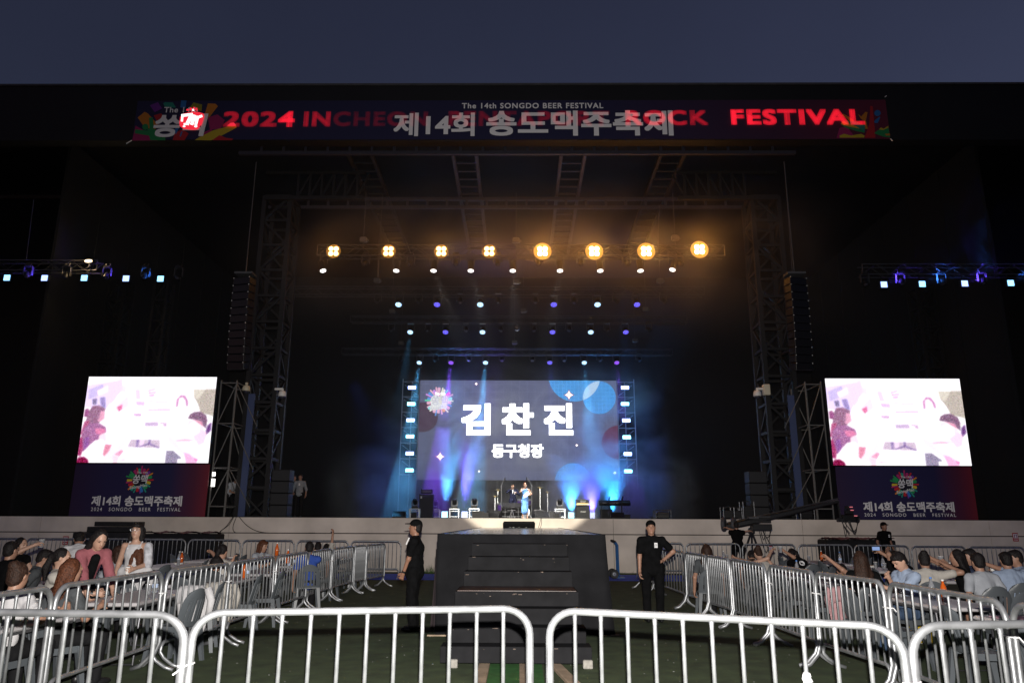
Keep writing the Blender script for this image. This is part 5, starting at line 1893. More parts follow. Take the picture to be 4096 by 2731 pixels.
for px, py, dy in ((2962, 2262, -.3), (3045, 2225, -.2), (3010, 2225, .45)):
    f = PY(px, py, CY + dy)
    d = (f - apex)
    f = apex + d * (apex.z / -d.z) if d.z < 0 else f
    f.z = max(f.z, .01)
    MB().bar(apex, f, .035, 6).build('leg', M_crane, t)
p = PY(3045, 2108, CY - .2)
MB().cbox(p, (.62, .3, .22), .02).cbox(p + Vector((0, 0, .18)), (.66, .05, .08), .01).build('control_box', M_crane, t)
MB().cbox(PY(3012, 2070, CY - .1), (.34, .2, .08), .02).cbox(PY(3050, 2066, CY - .1), (.46, .2, .04), .01).build('monitor', M_dark, t)
rn = random.Random(5)
for j, (cx, cyy, n) in enumerate(((3055, 2130, 6), (3390, 2095, 8))):
    m = MB()
    for i in range(n):
        a = PY(cx + rn.uniform(-26, 10), cyy - 14, CY - .15)
        w_, h_ = rn.uniform(.1, .45), rn.uniform(.25, .75 if j == 0 else .5)
        m.tube([a + Vector((w_ * (u / 10), rn.uniform(-.01, .01), -h_ * math.sin(PI * u / 10) if i % 2 else -h_ * (u / 10) ** .7)) for u in range(11)], .011, 5)
    m.build('cable_loop', M_cable, t)
h = PY(3352, 2003, CY)
hb = PY(3362, 2078, CY)
MB().bar(h, hb, .035, 6).cbox(hb, (.2, .2, .12), .02).build('drop_post', M_crane, t)
p = PY(3392, 2072, CY)
MB().cbox(p, (.42, .26, .24), .03).cbox(p + Vector((.05, 0, .2)), (.24, .2, .16), .03).cbox(p + Vector((.0, 0, .34)), (.12, .12, .12), .02).build('camera_body', M_case, t)
MB().lathe([(.10, 0), (.11, .2), (.13, .24), (.08, .24)], 16, Matrix.Translation(p + Vector((.1, .0, 0))) @ aimrot((1, .2, -.1))).build('lens', M_case, t)
m = MB()
for dx, dz in ((.08, .36), (.1, .26), (.2, .08)):
    m.box(p + Vector((dx, -.14, dz)), (.10, .01, .025))
m.build('red_light', glow('tally_red', (1, .25, .3), .7, 'NONE'), t)

# ================================================================== PEOPLE
SKIN = {k: mat('skin_' + k, v, .5, var=.08, scale=20) for k, v in {'fair': (.42, .25, .18), 'mid': (.32, .175, .12), 'tan': (.26, .13, .085)}.items()}
M_hairb = mat('hair_black', (.008, .006, .006), .62, var=.6, scale=55, bump=.7, spec=.3)
M_hairbr = mat('hair_brown', (.028, .013, .008), .6, var=.6, scale=55, bump=.7, spec=.3)
M_hairau = mat('hair_auburn', (.075, .025, .011), .6, var=.6, scale=55, bump=.7, spec=.3)
M_eye = mat('eye_dark', (.012, .010, .010), .2)
M_lip = mat('lips', (.30, .10, .09), .5)
CLOTH = {}


def cloth(name, col, var=.10, rough=.85):
    return mat('cloth_' + name, col, rough, var=var, scale=11, bump=.6, spec=.2)


def ik(a, b, l1, l2, pole):
    d = b - a
    L = np.linalg.norm(d)
    L2 = min(L, (l1 + l2) * .999)
    u = d / max(L, 1e-6)
    x = (l1 * l1 - l2 * l2 + L2 * L2) / (2 * L2)
    h = math.sqrt(max(l1 * l1 - x * x, 0))
    p = np.array(pole, float)
    p = p - u * p.dot(u)
    p /= max(np.linalg.norm(p), 1e-6)
    return a + u * x + p * h, a + u * L2


def npm(M):
    return np.array([[M[i][j] for j in range(3)] for i in range(3)])


def nrm(v):
    return v / max(np.linalg.norm(v), 1e-9)


def hand_prims(w, d, n, side, curl, s=1.0, thumb=1):
    """palm and five fingers; d along the hand, n out of the palm, side to the thumb"""
    P = [caps(w, w + d * .035 * s, .024 * s, .026 * s)]
    for k, o in enumerate((-.026, -.009, .009, .026)):
        P.append(caps(w + d * .02 * s + side * o * .7 * s, w + d * .085 * s - side * -o * s, .0135 * s, .0125 * s, k=.012))
    for o, L in ((.030, .068), (.010, .078), (-.011, .072), (-.030, .056)):
        b = w + d * .088 * s + side * o * s
        c1, c2 = curl * .9, curl * 1.9
        m = b + (d * math.cos(c1) + n * math.sin(c1)) * L * .52 * s + side * o * .12 * s
        e = m + (d * math.cos(c2) + n * math.sin(c2)) * L * .5 * s
        P.append(caps(b, m, .0105 * s, .0095 * s, k=.004))
        P.append(caps(m, e, .0095 * s, .008 * s, k=.004))
    tb = w + d * .03 * s + side * .028 * s
    tm = tb + (d * .55 + side * .75 + n * .25) * .045 * s
    te = tm + nrm(d * .85 + side * .15 + n * (.2 + .6 * curl)) * .034 * s
    P += [caps(tb, tm, .014 * s, .0115 * s, k=.008), caps(tm, te, .0115 * s, .009 * s, k=.004)]
    return P


def person(label, loc, rz=0., s=1., hip=.95, sit=False, lean=0., twist=0., hlean=None, hyaw=0., R=None, L=None, top=None, bottom=None, hair='short', hairm=None, skin='mid', sleeve=.55,
           build=1., legs='trousers', shoe=None, vox=.012, face=True, depth=1., cap=None, collar=False, curlR=.7, curlL=.7, feet=None, rpole=None, lpole=None, extra=None, group=None, pelvis_y=0., neckline=False, straps=False):
    """rz 0 faces the viewer (-y). hands are wrist targets in body space (x to the viewer's right when facing us)"""
    t = thing('person', label, 'person', loc, rz, group)
    wb = build
    pel = V3(0, pelvis_y, hip)
    le = math.radians(lean)
    u = V3(0, -math.sin(le), math.cos(le))
    f = V3(0, -math.cos(le), -math.sin(le))
    tw = math.radians(twist)
    Rt = npm(Matrix.Rotation(tw, 3, 'Z'))
    Sp = npm(Matrix.Rotation(le, 3, 'X'))
    St = Rt @ Sp
    u, f = St @ V3(0, 0, 1), St @ V3(0, -1, 0)
    xr = St @ V3(1, 0, 0)
    ch = pel + u * .32
    nb = pel + u * .50
    sh = {k: pel + u * .438 + xr * sg * .172 * min(wb, 1.10) for k, sg in (('R', -1), ('L', 1))}
    hl = math.radians(lean if hlean is None else hlean)
    Hm = npm(Matrix.Rotation(tw + math.radians(hyaw), 3, 'Z') @ Matrix.Rotation(hl, 3, 'X'))
    hc = nb + u * .05 + Hm @ V3(0, -.012, .115)
    hp = lambda *v: hc + Hm @ V3(*v)
    sk = SKIN[skin]
    # arms
    tgt = {'R': R, 'L': L}
    arm = {}
    for k, sg in (('R', -1), ('L', 1)):
        w = tgt[k]
        w = pel + V3(sg * .27, -.04, -.06) if w is None else np.array(w, float)
        pole = (rpole if k == 'R' else lpole)
        pole = V3(sg * .35, .6, -.4) if pole is None else np.array(pole, float)
        e, w = ik(sh[k], w, .285, .25, pole)
        arm[k] = (sh[k], e, w)
    body = [caps(pel + u * .44, nb + u * .05 + f * .005, .055 * wb, .05, k=.04), caps(nb, hp(0, .01, -.055), .052, .050),
            ell(hc, (.074, .092, .113), Hm), ell(hp(0, -.025, -.055), (.058, .062, .062), Hm, k=.03), caps(hp(0, -.055, -.10), hp(0, -.062, -.098), .022, k=.03),
            caps(hp(0, -.088, .012), hp(0, -.104, -.022), .009, .013, k=.012), ell(hp(0, -.08, .028), (.055, .016, .014), Hm, k=.015)]
    for sg in (-1, 1):
        body.append(ell(hp(sg * .076, .006, -.008), (.012, .018, .032), Hm, k=.006))
        body.append(ell(hp(sg * .03, -.09, .012), (.017, .012, .010), Hm, sub=True))
    body.append(ell(hp(0, -.087, -.058), (.024, .010, .012), Hm, k=.01))
    body += [ell(ch, (.135 * wb, .088, .155), St, k=.05), ell(pel + u * .10, (.125 * wb, .088, .13), St, k=.05), caps(sh['R'], sh['L'], .045, k=.05)]
    hands = {}
    for k, sg in (('R', -1), ('L', 1)):
        a, e, w = arm[k]
        body += [caps(a, e, .047, .038), caps(e, w, .039, .026)]
        d = nrm(w - e)
        side = nrm(np.cross(d, xr * sg)) if abs(d.dot(xr)) < .9 else f
        ref = f if abs(d.dot(f)) < .8 else u
        side = nrm(ref - d * ref.dot(d))
        n = nrm(np.cross(d, side)) * (1 if k == 'R' else -1)
        if n.dot(-xr * sg) < 0:
            n = -n
        body += hand_prims(w, d, n, side, curlR if k == 'R' else curlL)
        hands[k] = w + d * .085 + n * .035
        arm[k] = (a, e, w, d, n, side)
    # legs
    kn = {}
    for k, sg in (('R', -1), ('L', 1)):
        hpj = pel + V3(sg * .095 * wb, 0, -.03)
        if feet:
            ank = np.array(feet[0 if k == 'R' else 1], float)
        elif sit:
            ank = V3(sg * .13, pelvis_y - .42, .09)
        else:
            ank = V3(sg * .11, pelvis_y * .3 + .02, .09)
        ll = .425 if sit or feet or lean > 5 else np.linalg.norm(hpj - ank) * .5015
        kj, ank = ik(hpj, ank, ll, ll, V3(sg * .15, -1, .3 if sit else 0))
        kn[k] = (hpj, kj, ank)
    bare = legs in ('dress', 'shorts', 'skirt')
    if bare:
        for k in kn:
            a, b, c = kn[k]
            body += [caps(a, b, .075, .052), caps(b, c, .053, .034), caps(c, c + V3(0, -.10, -.05), .034, .024)]
    bo = sdf_obj('body', body, sk, t, vox)
    # clothes
    g = .016
    tops = [ell(ch, ((.148 * wb) + g, (.105 + g * .6) * depth, .175), St, k=.05), ell(pel + u * .10, (.138 * wb + g, (.105 + g * .6) * depth, .15), St, k=.06), caps(sh['R'], sh['L'], .052 + g * .5, k=.05),
            caps(pel + u * .44, pel + u * .475, .078, .064, k=.04), ell(pel + u * -.04, (.150 * wb + g, (.115 + g * .6) * depth, .10 if depth == 1. else .15), St, k=.05), caps(nb - u * .015, sh['R'], .05, .05, k=.05), caps(nb - u * .015, sh['L'], .05, .05, k=.05)]
    if not straps:
        for k in ('R', 'L'):
            a, e, w = arm[k][:3]
            if sleeve <= 1:
                q = a + (e - a) * sleeve
                tops.append(caps(a, q, .060 + g * .4, .056 + g * .5))
            else:
                q = e + (w - e) * (sleeve - 1)
                tops += [caps(a, e, .060 + g * .3, .052 + g * .3), caps(e, q, .052 + g * .3, .040 + g * .2)]
    else:
        tops[2] = caps(sh['R'] + xr * .07, sh['L'] - xr * .07, .01)
        tops[3] = caps(pel + u * .40, pel + u * .41, .05)
        tops = tops[:5]
        for sg in (-1, 1):
            tops.append(caps(pel + u * .40 + xr * sg * .085 + f * .085, pel + u * .495 + xr * sg * .09, .014, k=.01))
            tops.append(caps(pel + u * .495 + xr * sg * .09, pel + u * .38 + xr * sg * .085 - f * .09, .014, k=.01))
    if legs == 'dress':
        tops += [caps(pel, V3(0, .0, .40), .16, .165, k=.06)]
        tops += [caps(pel + V3(0, -.02, -.1), V3(-.05, -.03, .36), .15, .135, k=.06)]
    sdf_obj('dress' if legs == 'dress' else 'shirt', tops, top, t, vox)
    if collar:
        c0 = pel + u * .505
        ring = [c0 + xr * (.062 * math.cos(a)) + f * (.058 * math.sin(a) + .01) + u * (.012 - .03 * max(0, math.sin(a))) for a in np.arange(0, 2 * PI, .35)]
        MB().tube([Vector(p) for p in ring], .014, 6, closed=True).build('collar', top, t, world=False, smooth=True)
    if legs == 'trousers':
        P = [ell(pel + V3(0, .005, -.01), (.150 * wb, .115, .125), k=.05)]
        for k in kn:
            a, b, c = kn[k]
            P += [caps(a, b, .092 * wb, .070 + .03 * (depth - 1) * 4 * .25, k=.03), caps(b, c + V3(0, 0, -.015), .070 + .03 * (depth - 1), .060 + .05 * (depth - 1))]
        sdf_obj('trousers', P, bottom or cloth('black', (.008, .008, .009)), t, vox)
    elif legs in ('shorts', 'skirt'):
        P = [ell(pel, (.152 * wb, .118, .12), k=.05)]
        for k in kn:
            a, b, c = kn[k]
            P.append(caps(a, a + (b - a) * .7, .098, .092, k=.05))
        sdf_obj(legs, P, bottom or cloth('black', (.008, .008, .009)), t, vox)
    P = []
    for k in kn:
        c = kn[k][2]
        P += [ell(c + V3(0, -.06, -.05), (.046, .13, .04)), ell(c + V3(0, .03, -.035), (.042, .055, .055))]
    P.append(caps((0, 0, -5), (0, 0, -4.999), .001)) if False else None
    sdf_obj('shoes', P, shoe or mat('shoe_black', (.01, .01, .011), .4), t, vox)
    # hair
    hm = hairm or M_hairb
    if hair != 'none':
        P = [ell(hp(0, .022, .026), (.084, .093, .103), Hm)]
        if hair in ('short', 'cap'):
            P += [ell(hp(0, .05, -.045), (.068, .055, .05), Hm, k=.03)]
            if hair == 'short':
                P += [ell(hp(0, -.045, .082), (.066, .05, .036), Hm, k=.03)]
            P += [ell(hp(0, -.085, -.045), (.12, .078, .085), Hm, sub=True)]
        elif hair == 'bob':
            for sg in (-1, 1):
                P += [caps(hp(sg * .068, .0, .03), hp(sg * .082, -.015, -.13), .034, .030), caps(hp(sg * .05, .06, .0), hp(sg * .06, .05, -.13), .05, .042)]
            P += [ell(hp(0, -.055, .075), (.07, .042, .036), Hm, k=.02), ell(hp(0, -.12, -.04), (.058, .09, .10), Hm, sub=True)]
        elif hair == 'long':
            for sg in (-1, 1):
                P += [caps(hp(sg * .06, .03, .0), hp(sg * .085, .06, -.22), .045, .045, k=.04), caps(hp(sg * .085, .06, -.22), hp(sg * .06, .075, -.42), .045, .03, k=.04)]
            P += [caps(hp(0, .07, 0), hp(0, .09, -.38), .065, .055, k=.04), ell(hp(0, -.12, -.04), (.06, .09, .10), Hm, sub=True)]
        elif hair == 'pony':
            P += [ell(hp(0, .11, .02), (.035, .04, .045), Hm), caps(hp(0, .12, .01), hp(0, .155, -.12), .035, .042), caps(hp(0, .155, -.12), hp(0, .14, -.28), .042, .015), ell(hp(0, -.085, -.045), (.12, .085, .085), Hm, sub=True)]
        elif hair == 'bun':
            P += [ell(hp(0, .085, .085), (.055, .05, .05), Hm), ell(hp(0, .05, -.05), (.07, .055, .055), Hm, k=.03), ell(hp(0, -.085, -.045), (.12, .085, .085), Hm, sub=True)]
        sdf_obj('hair', P, hm, t, vox)
    if cap:
        P = [ell(hp(0, .008, .048), (.088, .105, .085), Hm), ell(hp(0, -.10, .05), (.062, .085, .012), Hm, k=.015), ell(hp(0, .01, -.06), (.2, .2, .085), Hm, sub=True), ell(hp(0, -.10, .036), (.05, .09, .012), Hm, sub=True, k=.004)]
        o = sdf_obj('cap', P, cap, t, min(vox, .008))
    if face:
        for sg in (-1, 1):
            MB().ball(Vector(hp(sg * .030, -.083, .010)), (.013, .008, .0055), 8, 6, Matrix([list(r) for r in Hm])).build('eye', M_eye, t, world=False, smooth=True)
            MB().tube([Vector(hp(sg * .016, -.094, .032)), Vector(hp(sg * .032, -.091, .036)), Vector(hp(sg * .046, -.080, .031))], [.003, .0042, .003], 6).build('eyebrow', hm, t, world=False)
        MB().ball(Vector(hp(0, -.094, -.058)), (.021, .006, .0065), 10, 6, Matrix([list(r) for r in Hm])).build('mouth', M_lip, t, world=False, smooth=True)
    Mw = Matrix.Translation(loc) @ Matrix.Rotation(rz, 4, 'Z')
    W2 = lambda p: Mw @ Vector(p)
    return dict(root=t, hands={k: W2(v) for k, v in hands.items()}, arm=arm, hp=hp, Hm=Hm, W=W2, pel=pel, u=u, f=f, xr=xr, top=hc[2] + .115)


def lanyard(P, x=.06, card=True, mark=None):
    c = P['pel'] + P['u'] * .36 + P['f'] * .135 + P['xr'] * x
    M = Matrix.Translation(c)
    MB().box(Vector(c), (.055, .006, .085)).build('badge', M_ink, P['root'], world=False)
    m = MB()
    for dx in (-.014, .014):
        m.box(Vector(c) + Vector((dx, -.005, -.005)), (.007, .004, .04))
    m.box(Vector(c) + Vector((0, -.005, .012)), (.025, .004, .008))
    m.build('badge_mark', M_eye, P['root'], world=False)


BLK = mat('cloth_jet', (.0045, .0045, .005), .95, var=.3, scale=11, bump=.6, spec=.1)
# the two guards
g1 = PZ(1650, 2522, 0)
P = person('guard seen in profile in black cap, polo and trousers, hands clasped low', g1, R_(-90), s=1, hip=.94, top=BLK, bottom=BLK, hair='cap', cap=BLK, skin='tan', sleeve=.66, build=1.2, depth=1.28, vox=.0075, collar=True, hlean=-2,
           L=(.07, -.20, .80), R=(-.05, -.22, .79), lpole=(.5, .5, -.5), rpole=(-.5, .5, -.5), curlL=.9, curlR=.9)
w, d = P['arm']['L'][2], P['arm']['L'][3]
MB().tube([Vector(w - d * .045), Vector(w - d * .015)], .033, 12).build('wristwatch', M_case, P['root'], world=False)
c = P['pel'] + P['u'] * .47 + P['f'] * .105
MB().tube([Vector(c + P['u'] * .03), Vector(c - P['u'] * .08 + P['f'] * .05)], .010, 5).build('lanyard', M_ink, P['root'], world=False)
g2 = PZ(2618, 2487, 0)
P = person('guard facing the viewer in black cap and polo with one hand on hip', g2, R_(-4), hip=.945, top=BLK, bottom=BLK, hair='cap', cap=BLK, skin='mid', sleeve=.66, build=1.2, depth=1.2, vox=.0075, collar=True, hlean=-3,
           R=(-.235, -.09, .85), L=(.20, -.02, 1.05), lpole=(1., .35, -.1), rpole=(-.5, .5, 0), curlL=.5)
lanyard(P, .065)

# pair on stage
M_navy = cloth('navy_suit', (.010, .012, .035), .15)
b = on_floor(2045, 36.9)
b.y = 38.0
b.x = PY(2051, 2000, 38.0).x
P = person('man in navy suit on stage holding a microphone and a glass', b, 0, hip=.97, top=M_navy, bottom=M_navy, skin='fair', sleeve=1.85, build=1.08, vox=.010, R=(-.09, -.22, 1.47), L=(.17, -.30, 1.28), rpole=(-.8, .2, -.6), lpole=(.7, .3, -.6), curlR=1.1, curlL=1.)
c = P['pel'] + P['u'] * .40 + P['f'] * .09
o = sdf_obj('shirt_front', [caps(c + P['u'] * .09, c - P['u'] * .12 + P['f'] * .045, .042, .012)], M_ink, P['root'], .008)
h = P['hands']['R']
tp = P['W'](P['hp'](0, -.13, -.06))
t = thing('microphone', 'microphone at the mouth of the man in navy suit', 'microphone', h)
MB().bar(h + (h - tp) * .3, tp + (h - tp) * .2, .017, 8).build('grip', M_case, t)
MB().ball(tp, .03, 10, 8).build('grille', M_truss, t)
h = P['hands']['L']
tag(MB().lathe([(.028, -.06), (.038, .07), (.036, .07), (.027, -.055)], 12, Matrix.Translation(h)).build('drinking_cup', mat('cloudy_cup', (.7, .7, .75), .2)), 'clear cup in the hand of the man in navy suit', 'cup')
b = on_floor(2100, 36.6)
M_dress = cloth('sky_dress', (.16, .36, .78), .06)
P = person('woman in long sky-blue dress on stage speaking into a microphone', b, R_(4), hip=.97, top=M_dress, skin='fair', legs='dress', straps=True, build=.9, hair='bun', hairm=M_hairau, vox=.010, R=(-.06, -.20, 1.46), L=(.16, -.24, 1.12), rpole=(-.8, .2, -.7), lpole=(.8, .3, -.3),
           curlR=1.1, shoe=mat('tan_sandal', (.4, .22, .12), .5))
h = P['hands']['R']
tp = P['W'](P['hp'](0, -.13, -.06))
t = thing('microphone', 'microphone at the mouth of the woman in sky-blue dress', 'microphone', h)
MB().bar(h + (h - tp) * .5, tp + (h - tp) * .2, .017, 8).build('grip', M_case, t)
MB().ball(tp, .03, 10, 8).build('grille', M_truss, t)
h = P['hands']['L']
tag(MB().box(h + Vector((-.03, -.02, .03)), (.30, .008, .16), Matrix.Rotation(R_(-40), 3, 'Y')).build('cue_card', M_ink), 'white cue cards held by the woman in sky-blue dress', 'card')
# two men at the dim side of the stage
b = PY(1166, 2060, 31)
b.z = FLOOR_Z
person('man in dark suit and white shirt standing half hidden beside the subwoofers', b, R_(15), hip=.95, top=cloth('charcoal_suit', (.02, .02, .022)), skin='mid', sleeve=1.9, vox=.014, R=(-.06, -.2, .98), L=(.06, -.2, .96))
b = PY(1191, 2060, 30.6)
b.z = FLOOR_Z
P = person('man in grey shirt with a badge standing beside the man in dark suit', b, R_(5), hip=.96, top=cloth('grey_shirt', (.22, .23, .25)), skin='mid', sleeve=1.3, vox=.014)
lanyard(P, .0)
b = PY(905, 2060, 29.3)
b.z = FLOOR_Z
person('stagehand in pale shirt bending behind the side screen scaffold', b, R_(60), hip=.9, lean=38, top=cloth('pale_shirt', (.4, .42, .46)), skin='mid', sleeve=.6, vox=.014, R=(-.1, -.55, .9), L=(.12, -.5, .8), hair='short')

# crane operator and the third guard, both by the wall
b = PY(2952, 2200, 24.2)
b.z = 0
person('camera operator in black steering the rear of the crane', b, R_(165), hip=.96, top=BLK, bottom=BLK, skin='mid', sleeve=.6, vox=.012, R=(.35, -.25, 1.55), L=(-.42, -.02, 1.45), rpole=(.6, .2, -1), lpole=(-.8, .3, -1), face=False, build=1.15)
b = PY(3545, 2200, 24.3)
b.z = 0
P = person('guard in black cap standing by the wall beside the covered crate', b, R_(20), hip=.95, top=BLK, bottom=BLK, hair='cap', cap=BLK, skin='tan', sleeve=.6, build=1.15, vox=.012, collar=True)
lanyard(P, .05)

# ------------------------------------------------------------------ crowd furniture
M_chair = mat('grey_plastic', (.085, .095, .105), .38, var=.12, scale=3)
M_tabletop = mat('pale_tabletop', (.46, .44, .45), .35, var=.05)


def shell(vs, quads, thick):
    """give a quad sheet a thickness along y"""
    n = len(vs)
    V = [Vector(v) for v in vs] + [Vector(v) + Vector((0, thick, 0)) for v in vs]
    F = []
    ed = {}
    for q in quads:
        F.append(q)
        F.append(tuple(i + n for i in reversed(q)))
        for i in range(len(q)):
            a, b = q[i], q[(i + 1) % len(q)]
            ed[(a, b)] = 1
    for a, b in ed:
        if (b, a) not in ed:
            F.append((b, a, a + n, b + n))
    return V, F


def chair_proto():
    t = thing('plastic_chair', 'x', 'chair', (0, -300, 0))
    vs, qs = [], []
    nu, nv = 22, 10
    for j in range(nv + 1):
        v = j / nv
        for i in range(nu + 1):
            u_ = -1 + 2 * i / nu
            wd = .225 * (1 - .10 * v) * (1 if v < .6 else math.sqrt(max(0., 1 - ((v - .6) / .4) ** 2 * .55)))
            vs.append((u_ * wd, .19 + .10 * v - .055 * u_ * u_, .44 + .44 * v - .05 * u_ * u_ * v))
    for j in range(nv):
        for i in range(nu):
            if 1 <= j <= 6 and i in (4, 7, 10, 11, 14, 17) and not (i in (10, 11) and False):
                continue
            k = j * (nu + 1) + i
            qs.append((k, k + 1, k + nu + 2, k + nu + 1))
    V, F = shell(vs, qs, .014)
    MB().add(V, F).build('backrest', M_chair, t, world=False, smooth=False)
    m = MB()
    vs, fs = [], []
    for j in range(9):
        for i in range(9):
            x, y = -1 + i / 4, -1 + j / 4
            k = .2 * (1 + .05 * (1 - y)) 
            r = max(abs(x), abs(y))
            vs.append((x * .22, y * .20, .445 - .025 * (1 - r ** 2) + (-.02 if y < -.9 else 0)))
    for j in range(8):
        for i in range(8):
            q = j * 9 + i
            fs.append((q, q + 1, q + 10, q + 9))
    n0 = len(vs)
    vs2 = vs + [(x, y, z - .018) for x, y, z in vs]
    fs2 = fs + [tuple(i + n0 for i in reversed(f)) for f in fs]
    rim = [i for i in range(9)] + [9 * j + 8 for j in range(1, 9)] + [80 - i for i in range(1, 9)] + [9 * j for j in range(7, 0, -1)]
    for i in range(len(rim)):
        a, b = rim[i], rim[(i + 1) % len(rim)]
        fs2.append((b, a, a + n0, b + n0))
    m.add(vs2, fs2)
    m.box((0, -.195, .41), (.40, .02, .06)).box((-.205, 0, .41), (.02, .36, .06)).box((.205, 0, .41), (.02, .36, .06))
    m.build('seat', M_chair, t, world=False, smooth=False)
    for sx in (-1, 1):
        for sy in (-1, 1):
            a, b = Vector((sx * .19, sy * .175, .43)), Vector((sx * .235, sy * .235, 0))
            w0, w1 = .032, .022
            V = []
            for p, w_ in ((a, w0), (b, w1)):
                V += [p + Vector((dx * w_, dy * w_, 0)) for dx, dy in ((-1, -1), (1, -1), (1, 1), (-1, 1))]
            MB().add(V, [(3, 2, 1, 0), (4, 5, 6, 7), (0, 1, 5, 4), (1, 2, 6, 5), (2, 3, 7, 6), (3, 0, 4, 7)]).build('leg', M_chair, t, world=False)
    return t


def table_proto():
    t = thing('folding_table', 'x', 'table', (0, -300, 0))
    MB().cbox((0, 0, .715), (.76, 1.8, .045), .015).build('tabletop', M_tabletop, t, world=False)
    MB().box((-.33, 0, .675), (.03, 1.6, .03)).box((.33, 0, .675), (.03, 1.6, .03)).build('under_frame', M_dark, t, world=False)
    for sy in (-.72, .72):
        m = MB().tube([(-.33, sy * .92, .68), (-.33, sy, .02), (.33, sy, .02), (.33, sy * .92, .68)], .016, 8)
        m.build('leg', M_truss, t, world=False)
    return t


CP, TP = chair_proto(), table_proto()
OCC = []
CHN = {}


def chair(x, y, rz, label, group='grey plastic chairs among the drinkers'):
    o = copy_of(CP, (x, y, 0), label, group, rz)
    OCC.append((x, y))
    return o


GC = 'people drinking at the tables'


def seated(px, py, what=None, rz=0, lean=8, chairlab=None, s=1., y=None, **kw):
    """seat a person so that the top of the head shows at a picture point"""
    zt = .50 + .50 * math.cos(math.radians(lean)) + .05 + .23 * math.cos(math.radians(kw.get('hlean', lean)))
    if kw.get('hair') == 'bun':
        zt += .02
    hip = .52
    if y is None:
        p = PZ(px, py, zt + .02)
    else:
        p = PY(px, py, y)
        top_at = lambda ln, hp_: hp_ + .50 * math.cos(R_(ln)) + .05 + .23 * math.cos(R_(kw.get('hlean', ln)))
        while top_at(lean, hip) > p.z + .01 and lean < 62:
            lean += 2
        while top_at(lean, hip) < p.z - .01 and lean > 4:
            lean -= 2
        hip += min(.2, max(0, p.z - top_at(lean, hip)))
    loc = Vector((p.x, p.y, 0))
    rzr = R_(rz)
    off = Matrix.Rotation(rzr, 3, 'Z') @ Vector((0, -.5 * math.sin(R_(lean)), 0))
    loc = loc - off
    kw.setdefault('vox', .012)
    P = person(what, loc, rzr, hip=hip, sit=True, lean=lean, group=GC, **kw)
    w = what.split()
    chair(loc.x, loc.y, rzr, 'grey plastic chair under the ' + (chairlab or what))
    return P


def standing(px, py, what, rz, lean=0, y=None, hip=.93, **kw):
    zt = hip + .50 * math.cos(R_(lean)) + .05 + .23 * math.cos(R_(kw.get('hlean', lean)))
    p = PZ(px, py, zt) if y is None else PY(px, py, y)
    off = Matrix.Rotation(R_(rz), 3, 'Z') @ Vector((0, -.5 * math.sin(R_(lean)), 0))
    loc = Vector((p.x, p.y, 0)) - off
    kw.setdefault('vox', .012)
    OCC.append((loc.x, loc.y))
    return person(what, loc, R_(rz), hip=hip, lean=lean, group=GC, **kw)


WHT = cloth('white', (.50, .49, .50), .06)
OFFW = cloth('off_white', (.40, .375, .34), .06)
LGREY = cloth('light_grey', (.31, .325, .355), .06)
LBLUE = cloth('light_blue', (.27, .33, .44), .06)
PINK = cloth('dusty_pink', (.26, .085, .10), .08)
BLUE = cloth('blue', (.03, .07, .30), .1)
DGREY = cloth('dark_grey', (.06, .065, .07), .1)
NAVY2 = cloth('dark_blue', (.025, .035, .07), .1)
JEAN = cloth('denim', (.05, .08, .14), .15)

# watch guard side
seated(45, 2166, y=10.8, what= 'person in black top with black hair, back turned, at the edge of the crowd', rz=165, top=BLK, hair='short', face=False, chairlab='person in black top at the edge of the crowd', sleeve=.3)
P = seated(84, 2151, y=12.6, what= 'woman in black top raising a cup high towards the stage', rz=80, top=BLK, hair='pony', skin='fair', sleeve=.15, R=(-.10, -.42, 1.30), L=(.15, -.40, .76), curlR=1.0, chairlab='woman in black top raising a cup')
CUP = [(P['hands']['R'], 'clear plastic cup raised by the woman in black top', 'clear')]
P = seated(72, 2243, 'woman with dark hair bun and white shirt, back turned, close by the barrier', 172, top=WHT, hair='bun', hairm=M_hairbr, face=False, sleeve=.7, L=(-.1, -.4, .82), R=(-.42, -.22, .86), chairlab='woman with dark hair bun')
P = seated(246, 2193, y=9.7, what= 'woman with ponytail in off-white shirt leaning forward with a watch', rz=112, lean=26, top=OFFW, hair='pony', face=True, skin='fair', sleeve=1.1, chairlab='woman with ponytail in off-white shirt', R=(-.2, -.5, .80), L=(.12, -.46, .80))
w, d = P['arm']['R'][2], P['arm']['R'][3]
MB().tube([Vector(w - d * .05), Vector(w - d * .015)], .033, 10).build('wristwatch', M_case, P['root'], world=False)
seated(282, 2236, 'girl with long auburn hair seated behind the barrier, back turned', 150, top=DGREY, hair='long', hairm=M_hairau, face=False, sleeve=.5, chairlab='girl with long auburn hair', R=(-.1, -.4, .8))
seated(163, 2199, 'man with short dark hair in grey shirt bending over his table', 120, lean=20, top=DGREY, hair='short', chairlab='man bending over his table in grey shirt')
standing(322, 2130, 'man with short hair in white shirt leaning with his back turned', 210, lean=42, hip=.9, top=WHT, hair='short', face=False, y=12.4)
P = standing(392, 2118, 'woman in dusty pink jacket over black top leaning over a table', 50, lean=36, hip=.92, hlean=30, top=PINK, hair='long', skin='fair', sleeve=1.55, y=9.7, build=.86, R=(-.12, -.55, .80), L=(.2, -.5, .82), curlR=1.)
c = P['pel'] + P['u'] * .25 + P['f'] * .115
sdf_obj('black_top', [caps(c + P['u'] * .20 - P['f'] * .02, c - P['u'] * .22, .055, .07)], BLK, P['root'], .012)
PB = P
